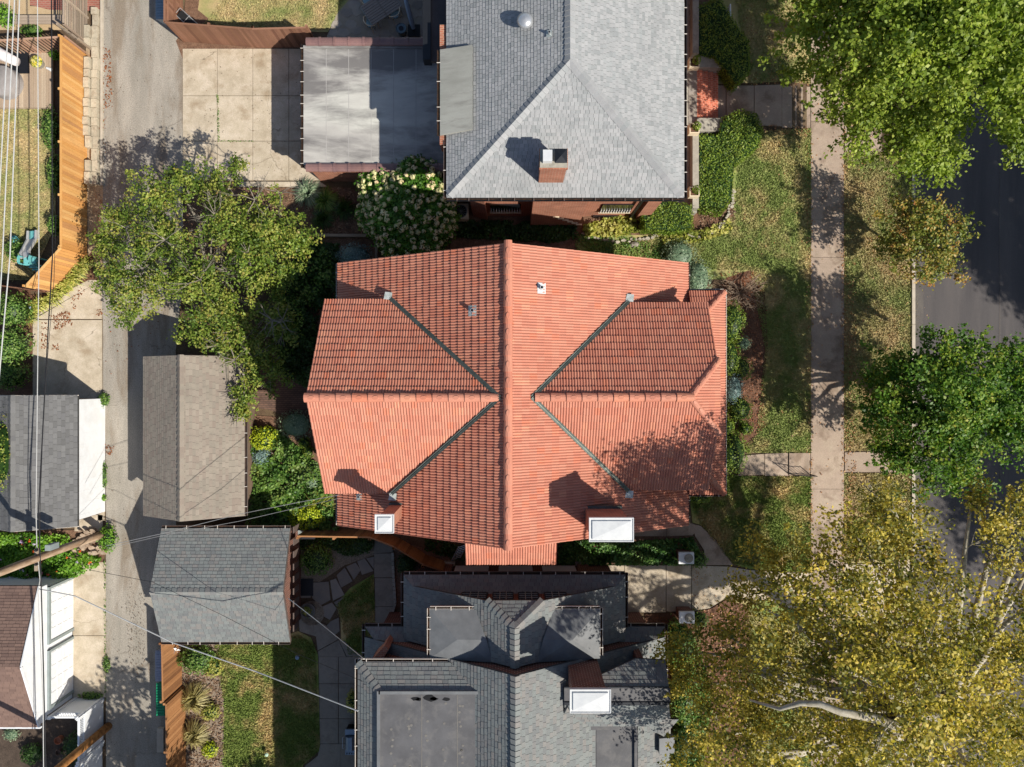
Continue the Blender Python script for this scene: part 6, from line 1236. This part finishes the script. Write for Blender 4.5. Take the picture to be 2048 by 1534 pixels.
T3 = [(1795, 748, 60, 4.4), (1842, 726, 52, 4.8), (1768, 830, 54, 4.0), (1834, 822, 84, 5.4), (1900, 730, 62, 5.2), (1935, 700, 45, 4.8), (1900, 800, 95, 6.0), (1960, 790, 85, 5.8), (1990, 860, 85, 5.6), (1920, 890, 75, 5.2), (1850, 900, 62, 4.6), (1800, 910, 48, 4.0), (1870, 950, 42, 4.0), (1775, 900, 26, 3.6), (2030, 800, 60, 5.2), (2060, 740, 50, 5.0), (2000, 740, 48, 5.0), (1755, 765, 22, 3.8), (1920, 950, 30, 3.8), (2060, 880, 80, 5.4)]
tree('maple_tree', 'dark green maple leaning over the kerb, middle right edge', 'tree', (1815, 830), (*P(1860, 825, 2.2)[:2], 2.2), blobpx(T3, 5), LF_MAPLE, BARK, 2.6, .095, bough=dict(n_per_m2=165, k=7, sig=.12), r0=.2, per=27, cr=.3, twigs=2, shell=.5)
T4 = [(1560, 1130, 70, 10), (1640, 1120, 70, 12), (1720, 1080, 75, 12), (1800, 1050, 85, 10), (1855, 1115, 62, 10), (1500, 1200, 55, 7), (1600, 1220, 90, 12), (1700, 1200, 95, 13), (1800, 1200, 100, 12), (1900, 1215, 62, 12), (1995, 1075, 58, 10), (2040, 1020, 55, 9), (1400, 1330, 55, 7), (1430, 1400, 70, 8), (1480, 1320, 60, 8), (1520, 1400, 85, 10), (1560, 1310, 75, 10), (1640, 1320, 95, 12), (1740, 1310, 100, 13), (1850, 1320, 100, 13), (1950, 1300, 90, 12), (2050, 1210, 62, 11), (2040, 1330, 90, 12), (1400, 1480, 65, 8), (1480, 1500, 80, 10), (1590, 1460, 80, 10.5), (1690, 1470, 85, 11), (1800, 1430, 110, 14), (1920, 1420, 100, 13), (2040, 1450, 100, 12), (1420, 1570, 80, 9), (1560, 1560, 100, 12), (1680, 1560, 110, 13), (1820, 1560, 120, 14), (1960, 1560, 120, 13), (1760, 1000, 50, 8.5), (2070, 1100, 60, 9.5), (1350, 1300, 26, 6), (1945, 990, 24, 8), (1880, 1300, 62, 8), (1960, 1385, 70, 8), (1860, 1425, 70, 8), (2050, 1300, 62, 8), (1990, 1490, 70, 8), (1440, 1260, 34, 7), (1360, 1360, 26, 6), (1780, 1660, 80, 9), (1900, 1680, 80, 9), (1700, 1740, 80, 9)]
lt = [P(1860, 1440, 7), P(1800, 1455, 11.5), P(1760, 1440, 13.8), P(1725, 1432, 14.1), P(1680, 1424, 14.2), P(1640, 1408, 14.1), P(1600, 1406, 13.9), P(1560, 1418, 13.6), P(1500, 1400, 12.8)]
tree('sycamore_tree', 'huge sycamore with yellow leaves and pale limbs filling the lower right', 'tree', (1700, 1200), (*P(1860, 1420, 6)[:2], 6), blobpx(T4, 11), LF_SYC, BARKW, 1.5, .084, bough=dict(n_per_m2=112, k=7, sig=.14, droop=.1), r0=.42, per=32, cr=.42, twigs=3, tr=.016, tl=1.2, basew=(17.8, -14.4, -.42), shell=.85, limb=(lt, [.17, .16, .14, .125, .11, .10, .085, .06, .03], 10), fans=((2010, 1340, 12.4, 34),), squash=.7)
T5 = [(1800, 440, 45, 2.8), (1850, 440, 55, 3.4), (1890, 465, 42, 3.2), (1820, 500, 50, 3.0), (1870, 520, 52, 3.2), (1900, 510, 26, 2.8), (1790, 480, 32, 2.4), (1860, 550, 22, 2.4), (1875, 420, 22, 3.2)]
tree('serviceberry_tree', 'small tree with orange tinted leaves on the verge beside the kerb', 'tree', (1826, 520), (*P(1840, 490, 1.4)[:2], 1.4), blobpx(T5, 3), LF_RED, BARK, 3, .085, bough=dict(n_per_m2=150, k=6, sig=.18, droop=-.1), r0=.07, per=20, cr=.28, twigs=3, tr=.01, tl=.6, shell=.85)
# trees beyond the frame that shade the street and yards
for nm, lb, bx, bl in (('shade_tree', 'broad street tree across the road, outside the right edge', (34, 4, -.42), [(33, 8, 11, 2.8), (36, 3, 12, 3.2), (35.2, -.6, 12, 2.4), (31.8, 4.4, 11, 2.4), (40, 2, 13, 3.2), (39, -3.2, 12, 2.6), (34, 1.4, 12, 2.4), (38, 6.5, 12, 3), (31.2, 1.6, 10.5, 1.8), (37.5, -2.6, 12.5, 2.2), (33.5, -.4, 11.5, 1.6), (34.5, 6, 11.5, 2.4)]),
                       ('shade_tree', 'street tree across the road, outside the lower right edge', (35, -12, -.42), [(34, -12, 10, 2.6), (37, -10, 11, 3), (36, -15, 11, 3)]),
                       ('shade_tree', 'yard tree outside the bottom edge near the alley', (-13.5, -22.5, 0), [(-13.5, -22, 5.5, 1.6), (-15.5, -23.0, 5.8, 1.6), (-12, -23, 6, 1.5), (-17.8, -22.3, 5, 1.4), (-14.6, -20.9, 4.6, .9), (-15, -20.4, 6, 1.2), (-17.4, -20.6, 5.5, 1.1), (-13.4, -19.5, 6.5, .9)]),
                       ('shade_tree', 'small yard tree outside the bottom edge beyond the dry lawn', (-8.4, -23.5, 0), [(-9.6, -22.9, 4, 1.1), (-8, -23.4, 4.6, 1.2), (-6.9, -22.9, 4, 1)]),
                       ('shade_tree', 'yard tree outside the upper right beyond the oak', (13, 21, 0), [(13.5, 19, 8, 2.6), (16.5, 22, 9, 3), (12.5, 23, 9, 3), (19, 26, 10, 4)])):
    t = thing(nm, lb, 'tree', bx); V, R = cluster_leaves(bl, 5.0, .15, 22, .45); quads('crown', V, R, LF_MAPLE, t); mb = MB(); branches(mb, bx, (bx[0], bx[1], 4 if bx[2] < 0 else 2), [(b[0], b[1], b[2]) for b in bl], .2, twigs=1); mb.build('trunk', BARK, t, smooth=True)
# ============================================================ HYDRANGEA
t = thing('hydrangea_shrub', 'big hydrangea covered in cream flower heads between the garage and the tile roof', 'shrub', W(812, 430)); hb = blobpx([(770, 380, 50, 1.9), (835, 375, 55, 2.2), (860, 420, 52, 2.1), (800, 430, 62, 2.3), (760, 430, 42, 1.7), (825, 475, 58, 1.9), (875, 450, 35, 1.6), (845, 340, 28, 1.9), (790, 478, 36, 1.7), (800, 400, 60, 1.2), (840, 450, 60, 1.1)], 1.4)
V, R = cluster_leaves(hb, 22, .11, 16, .22, .6, .35); quads('foliage', V, R, Mleaf("hydrangea_leaf", [srgb(.20, .35, .10), srgb(.31, .48, .15), srgb(.42, .57, .20)], .3), t)
nb = 300; C = []
while len(C) < nb:
    b = hb[RS.randint(len(hb))]; d = RS.randn(3); d /= np.linalg.norm(d); d[2] = abs(d[2]) * .8 + .15; c = np.array(b[:3]) + d * b[3] * np.array([1, 1, .8]) * 1.02
    if all(np.linalg.norm(c - np.array(q[:3])) > q[3] * .72 for q in hb) and all((c - e) @ (c - e) > .045 for e in C): C.append(c)
VV = []; RR = []
for c in C:
    m_ = 26; r0 = random.uniform(.085, .14); d = RS.randn(m_, 3); d /= np.linalg.norm(d, axis=1, keepdims=True); d[:, 2] = np.abs(d[:, 2]); VV.append(leaf_quads(c + d * r0, d + RS.randn(m_, 3) * .2, 0.10, elong=1.0)); RR.append(np.clip(RS.rand() * .7 + RS.rand(m_) * .3, 0, 1))
quads('flower_heads', np.concatenate(VV), np.concatenate(RR), BLOOM, t, kind='stuff')
mb = MB(); bx_, by_ = W(812, 430)
for b in hb: mb.tube([(bx_, by_, 0), (b[0], b[1], b[2])], [.04, .02], 6)
mb.build('stems', BARK, t)
# ============================================================ HEDGES / SHRUBS
hedge('box_hedge', 'wide clipped box hedge in an angular shape between the front path and the brick porch', [(1396, 268), (1440, 268), (1446, 235), (1480, 218), (1516, 225), (1528, 258), (1520, 290), (1470, 330), (1464, 400), (1446, 425), (1396, 412)], 1.1, LF_BOX)
hedge('box_hedge', 'squarish clipped box hedge at the southeast corner of the brick house', [(1292, 404), (1340, 400), (1386, 410), (1388, 455), (1350, 462), (1290, 458), (1285, 430)], 1.2, LF_BOX)
hedge('box_hedge', 'uneven dark green hedge north of the brick porch steps', [(1396, 10), (1440, -10), (1470, 40), (1500, 80), (1502, 140), (1474, 170), (1450, 135), (1428, 112), (1396, 106)], 1.1, LF_BOX, rough=.12)
for (px, py, r, h, lf, lb, sy) in ((1464, 643, 29, 1.3, LF_BOX, 'rounded green shrub at the northeast corner of the tile house', 1.5), (1460, 715, 22, 1.1, LF_BOX, 'narrow green shrub second from the north along the tile house front', 1.9), (1483, 736, 23, .9, LF_BOX, 'green ball shrub beside the narrow one, north of the silver shrub', 1.05),
                                   (1467, 777, 22, 1.1, LF_BLUE, 'silver blue rounded shrub in the bed before the tile house', 1.5), (1480, 818, 28, 1.0, LF_BOX, 'green ball shrub just south of the silver blue one', 1.0), (1492, 857, 15, .7, LF_BOX, 'smallest green ball shrub near the front path', 1.0), (1466, 905, 32, 1.5, LF_BOX, 'largest dark rounded shrub beside the front path by the tile house', 1.45), (1456, 855, 14, 1.0, LF_BOX, 'green shrub tucked under the gutter north of the largest one', 1.4),
                                   (1398, 997, 24, .7, LF_BOX, 'low green shrub at the southeast corner of the tile house', .4),
                                   (1360, 508, 34, .8, LF_SAGE, 'sage green loose shrub at the northeast corner of the tile roof', .9), (1398, 555, 26, .8, LF_SAGE, 'feathery grey green shrub beside the tile roof gutter corner', 1.5), (1488, 686, 15, .5, LF_SAGE, 'spiky grey green plant in the red mulch bed', 1.0),
                                   (708, 512, 36, 1.2, LF_BLUE, 'dwarf blue spruce in deep shade northwest of the tile house', .75),
                                   (524, 877, 28, .9, LF_LIME, 'bright lime green shrub beside the brown garage gutter', .85), (521, 913, 19, .8, LF_BLUE, 'dwarf blue spruce ball beside the brown garage gutter', 1.0), (608, 886, 12, .5, LF_BOX, 'northern one of two small green ball shrubs in the garden west of the tile house', 1.0), (615, 905, 12, .5, LF_BOX, 'southern one of two small green ball shrubs in the garden west of the tile house', 1.0), (612, 930, 12, .4, LF_GARDEN, 'small leafy plant just south of the two ball shrubs', .9),
                                   (590, 850, 36, .7, LF_SAGE, 'dark blue green low shrub beside the brown paving', .8), (622, 955, 18, .5, LF_SAGE, 'pale grey green plant against the tile house west wall', 1.6), (612, 1036, 34, .9, LF_LIME, 'yellow lime shrub beside the northeast corner of the blue grey garage', .7),
                                   (630, 1120, 33, .9, LF_GARDEN, 'dark green rounded bush in the shaded gravel bed', .95), (716, 1090, 30, .7, LF_DARK, 'dark leafy bush near the shaded fence by the walk', .7), (812, 1130, 20, .7, LF_DARK, 'dark green bush beside the stone edging of the walk', 1.1),
                                   (1360, 1290, 42, 1.3, LF_GARDEN, 'dark evergreen bush east of the south house below the drive', 1.1), (1370, 1400, 32, 1.2, LF_GARDEN, 'leafy bush by the east wall of the south house', 1.6), (1364, 1490, 30, 1.2, LF_DARK, 'dark bush by the east wall of the south house at the bottom edge', 1.5),
                                   (20, 620, 32, 1.6, LF_GARDEN, 'upper green bush at the left edge above the dark grey garage', 1.1), (14, 690, 34, 1.9, LF_GARDEN, 'middle green bush at the left edge above the dark grey garage', 1.0), (10, 750, 36, 1.6, LF_GARDEN, 'lower green bush touching the dark grey garage roof', .8), (0, 905, 24, 5.2, LF_APPLE, 'olive tree top overlapping the dark grey garage at the left edge', 3.2), (30, 500, 22, .8, LF_GARDEN, 'feathery green shrub left of the slide', 1.0), (8, 30, 14, .9, LF_WEED, 'bright yellow green shrub in the extreme upper left corner', 1.6),
                                   (212, 1078, 18, .7, LF_WEED, 'bright green bush at the foot of the weathered utility pole', 1.5), (206, 800, 11, .4, LF_GARDEN, 'small weed bush at the alley corner of the white wall', 1.3), (205, 950, 8, .25, LF_GARDEN, 'patch of weeds along the white wall halfway down', 3.6), (203, 996, 7, .3, LF_WEED, 'bright green weed at the south end of the white wall', 1.0), (212, 1330, 7, .2, LF_GARDEN, 'weed patch on the joint between the apron and the alley', 2.2), (180, 1392, 22, .25, LF_GARDEN, 'weeds along the foot of the white vinyl panel', .3),
                                   (704, 1405, 12, .7, LF_YEL, 'pot of yellow flowers against the west gutter of the south house', 1.9), (390, 1320, 36, .8, LF_GARDEN, 'purple flecked green shrub beside the board fence', .8), (425, 1335, 18, .6, LF_YEL, 'yellow green round shrub next to the lawn edge', 1.1),
                                   (419, 1425, 18, .6, LF_YEL, 'yellow green hosta between the ornamental grasses and the lawn', .9), (418, 1500, 15, .5, LF_LIME, 'lime green hosta close to the bottom edge', 1.1), (20, 1470, 16, .4, LF_SAGE, 'pale plant on the dark soil south of the red brown roof', .8), (62, 1510, 22, .6, LF_DARK, 'dark green plant on the dark soil near the bottom left', .9), (150, 1500, 26, .7, LF_DARK, 'leafy plant between the pots and the vinyl fence', 1.3),
                                   (98, 255, 16, .7, LF_GARDEN, 'white flecked plants against the upper part of the cedar fence', 2.6), (106, 345, 12, .7, LF_GARDEN, 'low plants against the middle of the cedar fence', 3.2), (108, 450, 13, .9, LF_GARDEN, 'green plants against the lower bend of the cedar fence', 1.6), (60, 60, 22, .4, LF_GARDEN, 'low green plants in the trough by the plank bench', .5), (107, 108, 9, .5, LF_WEED, 'small bright green plant at the top corner of the deck', 1.0),
                                   (1840 - 100, 1006 - 20, 1, .05, LF_GARDEN, None, 1)):
    if lb: shrub('spruce_shrub' if lf is LF_BLUE else 'shrub', lb, 'shrub', px, py, r, h, lf, size=.045 if lf in (LF_BLUE, LF_SAGE) else .065 if lf is not LF_BOX else .05, sy=sy, dens=90, coremat=LF_BLUE if lf is LF_BLUE else (LF_SAGE if lf is LF_SAGE else None))
for (px, py, r, h, lf, lb) in ((395, 1392, 34, .7, LF_STRAW, 'straw coloured ornamental grass, north one of two by the board fence'), (396, 1462, 30, .7, LF_STRAW, 'straw coloured ornamental grass, south one of two by the board fence'), (618, 388, 30, .5, LF_SAGE, 'pale green grass clump at the corner of the flat roofed garage'), (652, 402, 28, .4, LF_GARDEN, 'shaded grass clump east of the pale green one'), (648, 440, 24, .4, LF_DARK, 'dark grass clump in the shaded mulch bed'), (690, 420, 24, .4, LF_DARK, 'dark grass clump nearest the hydrangea'),
                              (640, 1010, 34, .6, LF_YEL, 'yellow green yucca by the southwest corner of the tile house'), (570, 1010, 30, .5, LF_WEED, 'spiky green clump in the middle of the west garden')):
    tuft('grass_clump', lb, px, py, r, h, lf, 300)
for k, (px, py) in enumerate([(150, 545), (158, 560), (138, 566), (128, 580), (108, 596), (92, 606), (76, 618), (165, 532)]): pass
t = thing('iris_row', 'yellow green iris leaves along the foot of the cedar fence', 'plants', W(130, 570)); V = []; R = []
for (px, py) in [(176, 528), (168, 540), (160, 552), (150, 562), (140, 573), (128, 584), (114, 594), (98, 604), (84, 612), (70, 620), (66, 632)]:
    x, y, _ = G(px, py)
    for _ in range(55):
        a = random.uniform(0, 6.28); L = random.uniform(.25, .55); d = np.array([math.cos(a), math.sin(a)]); q = np.array([x + random.uniform(-.15, .15), y + random.uniform(-.15, .15), .02]); s_ = np.array([-d[1], d[0], 0]) * .025; p1 = q + np.array([*(d * L * .5), .35]); p2 = q + np.array([*(d * L), .18]); V.append([q - s_, p1 - s_, p1 + s_, q + s_]); V.append([p1 - s_, p2 - s_ * .2, p2 + s_ * .2, p1 + s_]); r = random.random(); R += [r, r]
quads('leaves', np.array(V), np.array(R), LF_YEL, t)
# bare shrub of twigs
t = thing('dead_shrub', 'leafless brown shrub with tangled twigs at the corner of the front bed', 'shrub', W(1470, 580)); mb = MB(); x, y, z = G(1478, 586)
for i in range(46):
    a = random.uniform(0, 6.28); L = random.uniform(.5, 1.3); e = Vector((x + L * math.cos(a), y + L * math.sin(a), random.uniform(.4, 1.1))); s0 = Vector((x, y, 0)); m_ = s0.lerp(e, .5) + Vector((random.uniform(-.15, .15), random.uniform(-.15, .15), .2)); mb.tube([s0, m_, e], [.022, .014, .006], 5)
    for _ in range(4): d = Vector((random.uniform(-1, 1), random.uniform(-1, 1), random.uniform(-.2, .5))) * .35; q = m_.lerp(e, random.random()); mb.tube([q, q + d], [.008, .004], 4)
mb.build('twigs', M("dry_twig", [srgb(.52, .44, .36), srgb(.68, .60, .52)], scale=5), t)
# ground covers
cover('ivy_bed', 'ivy covering the long bed between the tile house and the driveway', [(1116, 1076), (1250, 1082), (1385, 1074), (1395, 1100), (1382, 1127), (1116, 1127)], LF_IVY, 900, .09, .35)
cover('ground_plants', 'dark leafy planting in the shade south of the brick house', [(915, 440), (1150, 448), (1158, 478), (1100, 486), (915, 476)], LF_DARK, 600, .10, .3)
cover('hostas', 'yellow green hostas in front of the brick house between the hedges', [(1165, 452), (1230, 432), (1275, 436), (1290, 462), (1230, 476), (1170, 474)], LF_YEL, 420, .12, .3); cover('hostas', 'yellow green hostas along the rock edging below the squarish hedge', [(1310, 466), (1400, 462), (1455, 440), (1462, 462), (1400, 486), (1330, 492)], LF_YEL, 320, .11, .25)
cover('flower_bed', 'overgrown green flower bed around the weathered pole', [(-20, 1062), (60, 1064), (140, 1068), (150, 1090), (206, 1116), (200, 1132), (160, 1150), (90, 1172), (-20, 1168)], LF_WEED, 700, .09, .5)
C = []; X, Y = scatter([(0, 1066), (140, 1070), (200, 1120), (150, 1150), (0, 1160)], 3.5); n = len(X); Cc = np.repeat(np.stack([X, Y, .5 + RS.rand(n) * .15], 1), 5, 0); Cc += RS.randn(len(Cc), 3) * .03
quads('flowers', leaf_quads(Cc, RS.randn(len(Cc), 3) * .3 + [0, 0, 1], .07, elong=1), np.repeat(RS.rand(n), 5), Mleaf("mixed_flower", [srgb(.85, .35, .15), srgb(.9, .45, .2), srgb(.72, .62, .80), srgb(.85, .8, .85)], .1), label='scattered orange and pale flowers in the overgrown bed', cat='flowers', kind='stuff')
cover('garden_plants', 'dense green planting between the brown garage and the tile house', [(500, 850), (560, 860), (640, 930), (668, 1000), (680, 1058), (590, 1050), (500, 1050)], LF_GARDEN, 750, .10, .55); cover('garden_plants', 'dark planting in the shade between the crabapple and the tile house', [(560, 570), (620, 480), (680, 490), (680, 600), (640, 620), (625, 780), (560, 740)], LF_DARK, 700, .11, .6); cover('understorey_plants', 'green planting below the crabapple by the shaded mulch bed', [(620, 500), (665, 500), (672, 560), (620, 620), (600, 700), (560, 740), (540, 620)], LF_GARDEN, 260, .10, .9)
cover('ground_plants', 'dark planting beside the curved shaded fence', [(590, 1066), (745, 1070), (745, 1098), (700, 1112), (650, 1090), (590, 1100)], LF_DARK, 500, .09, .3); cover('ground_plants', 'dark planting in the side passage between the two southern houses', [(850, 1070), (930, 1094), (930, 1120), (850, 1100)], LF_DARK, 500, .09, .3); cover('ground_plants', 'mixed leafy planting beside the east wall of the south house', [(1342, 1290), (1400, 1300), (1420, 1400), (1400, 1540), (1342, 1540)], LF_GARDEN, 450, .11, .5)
cover('ground_plants', 'green planting under the porch wall between hedge and corner', [(1150, 470), (1230, 470), (1330, 490), (1350, 520), (1150, 505)], LF_GARDEN, 260, .07, .12)
# lawn blades and fallen leaves
def blades(name, label, polys, dens, mat, h=.06):
    V = []
    for p in polys:
        X, Y = scatter(p, dens); n = len(X); Z = GZ(X); a = RS.rand(n) * 6.283; w_ = .014 + .012 * RS.rand(n); dx, dy = np.cos(a) * w_, np.sin(a) * w_; L = h * (.5 + RS.rand(n)); ax, ay = RS.randn(n) * L * .6, RS.randn(n) * L * .6
        V.append(np.stack([np.stack([X - dx, Y - dy, Z], 1), np.stack([X + dx, Y + dy, Z], 1), np.stack([X + ax + dx * .5, Y + ay + dy * .5, Z + L], 1), np.stack([X + ax - dx * .5, Y + ay - dy * .5, Z + L], 1)], 1))
    V = np.concatenate(V); quads(name, V, RS.rand(len(V)), mat, label=label, cat='grass', kind='stuff')
blades('grass', 'front lawn grass', [[(1480, 268), (1622, 258), (1622, 905), (1470, 905), (1512, 870), (1530, 700), (1500, 540), (1400, 540), (1400, 470), (1470, 430)], [(1150, 480), (1400, 480), (1400, 540), (1200, 520)]], 900, GRASS)
blades('grass', 'green lawn grass south of the front path and in the back garden', [[(1380, 1000), (1455, 952), (1622, 952), (1622, 1144), (1466, 1128), (1402, 1050)], [(430, 1280), (600, 1270), (630, 1290), (640, 1500), (600, 1534), (446, 1534), (448, 1400), (432, 1310)], [(748, 1148), (750, 1300), (700, 1310), (681, 1236), (672, 1208)]], 900, GRASSG, .07)
blades('grass', 'dry verge grass between sidewalk and kerb', [[(1688, 0), (1836, 0), (1836, 252), (1688, 252)], [(1688, 305), (1836, 305), (1836, 901), (1688, 901)], [(1688, 946), (1836, 946), (1836, 1108), (1688, 1126)]], 800, GRASSD)
blades('grass', 'dry back yard grass', [[(455, -10), (694, -10), (654, 60), (400, 58)], [(0, 218), (108, 218), (112, 450), (60, 560), (0, 560)]], 600, GRASSD); blades('grass', 'shaded grass under the oak and sycamore', [[(1470, 0), (1622, 0), (1622, 168), (1500, 168)], [(1490, 1210), (1622, 1240), (1622, 1534), (1500, 1534)], [(1688, 1240), (1836, 1264), (1836, 1534), (1688, 1534)]], 500, GRASS)
def litter(name, label, polys, size=.062, mat=LF_FALL):
    V = []
    for p, dens in polys:
        X, Y = scatter(p, dens); n = len(X); C = np.stack([X, Y, GZ(X) + .035 + .02 * RS.rand(n)], 1); V.append(leaf_quads(C, RS.randn(n, 3) * .25 + [0, 0, 1], size, elong=1.3))
    V = np.concatenate(V); quads(name, V, RS.rand(len(V)), mat, label=label, cat='leaves', kind='stuff')
litter('leaf_litter', 'fallen tan leaves scattered over the lawns, verge and street edge', [([(1480, 268), (1622, 258), (1622, 905), (1520, 905), (1520, 560), (1480, 420)], 2), ([(1688, 0), (1836, 0), (1836, 1534), (1688, 1534)], 5), ([(1688, 560), (1712, 560), (1712, 1100), (1688, 1100)], 60), ([(1840, 560), (1860, 560), (1860, 760), (1840, 760)], 35), ([(1840, 400), (1900, 400), (1900, 700), (1840, 700)], 4), ([(1612, 260), (1626, 260), (1626, 1150), (1612, 1150)], 40), ([(1682, 260), (1690, 260), (1690, 1150), (1682, 1150)], 60), ([(1622, 0), (1688, 0), (1688, 1534), (1622, 1534)], 3), ([(1384, 1130), (1620, 1146), (1620, 1230), (1384, 1220)], 8), ([(1384, 1130), (1400, 1130), (1400, 1220), (1384, 1220)], 30), ([(1400, 1210), (1500, 1210), (1500, 1400), (1400, 1400)], 30), ([(1500, 155), (1620, 160), (1620, 172), (1500, 172)], 60), ([(1530, 250), (1615, 256), (1615, 275), (1530, 268)], 90), ([(1480, 0), (1622, 0), (1622, 160), (1480, 160)], 10)])
litter('pine_needle_litter', 'drifts of rusty brown leaf litter on the alley edges and concrete aprons', [([(206, 95), (222, 98), (226, 215), (204, 218)], 130), ([(200, 215), (214, 218), (212, 330), (198, 330)], 60), ([(100, 630), (140, 622), (148, 650), (110, 662)], 170), ([(140, 595), (165, 570), (170, 580), (150, 622)], 90), ([(84, 645), (96, 645), (98, 700), (84, 700)], 120), ([(105, 688), (120, 688), (120, 700), (105, 700)], 200), ([(194, 620), (208, 618), (206, 632), (194, 632)], 200), ([(208, 888), (230, 890), (224, 910), (206, 905)], 160), ([(206, 640), (350, 640), (350, 780), (206, 780)], 2.5), ([(192, 380), (206, 380), (204, 560), (194, 560)], 40), ([(1462, 600), (1520, 600), (1530, 860), (1480, 880)], 90), ([(1440, 545), (1520, 540), (1530, 620), (1450, 600)], 90), ([(1300, 1232), (1480, 1215), (1500, 1380), (1320, 1380)], 40)], .055, Mleaf("rust_needles", [srgb(.40, .22, .12), srgb(.52, .31, .18), srgb(.60, .38, .24)], .05))
cover('joint_weeds', 'small weeds growing in the joints and edges of the concrete parking pad', [(434, 190), (436, 284), (508, 284), (508, 282), (440, 281), (438, 190)], LF_GARDEN, 700, .04, .03); cover('joint_weeds', 'green and brown weeds along the alley kerbs', [(203, 90), (207, 90), (207, 360), (203, 360)], LF_GARDEN, 260, .05, .06)
cover('joint_weeds', 'weeds along the joint between the garage apron and the alley', [(209, 1120), (213, 1120), (214, 1400), (210, 1400)], LF_GARDEN, 260, .05, .06)
litter('dirt_specks', 'small dark specks of debris scattered on the alley and the parking pad', [([(206, 0), (350, 0), (366, 290), (350, 700), (206, 700)], 2.2), ([(212, 900), (345, 900), (350, 1534), (212, 1534)], 2.5), ([(250, 1190), (290, 1180), (292, 1370), (262, 1360)], 70), ([(366, 98), (604, 98), (604, 361), (366, 361)], 3), ([(405, 222), (430, 215), (436, 232), (410, 238)], 60), ([(505, 98), (512, 98), (512, 361), (505, 361)], 12), ([(212, 1300), (240, 1290), (240, 1330), (215, 1340)], 30)], .035, Mleaf('dirt_speck', [srgb(.22, .18, .14), srgb(.34, .28, .22), srgb(.48, .38, .28)], .0))
def chips(name, label, polys, mat):
    V = []
    for p, dens in polys:
        X, Y = scatter(p, dens); n = len(X); C = np.stack([X, Y, GZ(X) + .02 + .03 * RS.rand(n)], 1); V.append(leaf_quads(C, RS.randn(n, 3) * .4 + [0, 0, 1], .06, elong=2.2))
    V = np.concatenate(V); quads(name, V, RS.rand(len(V)), mat, label=label, cat='mulch', kind='stuff')
chips('mulch_chips', 'wood chips covering the planting beds', [([(480, 376), (700, 376), (750, 470), (625, 470), (480, 480)], 160), ([(345, 1290), (440, 1290), (448, 1400), (446, 1534), (350, 1534)], 160), ([(1395, 400), (1470, 400), (1470, 440), (1400, 460)], 120)], Mleaf("wood_chip", [srgb(.34, .26, .20), srgb(.48, .38, .30), srgb(.60, .50, .40)], .02))
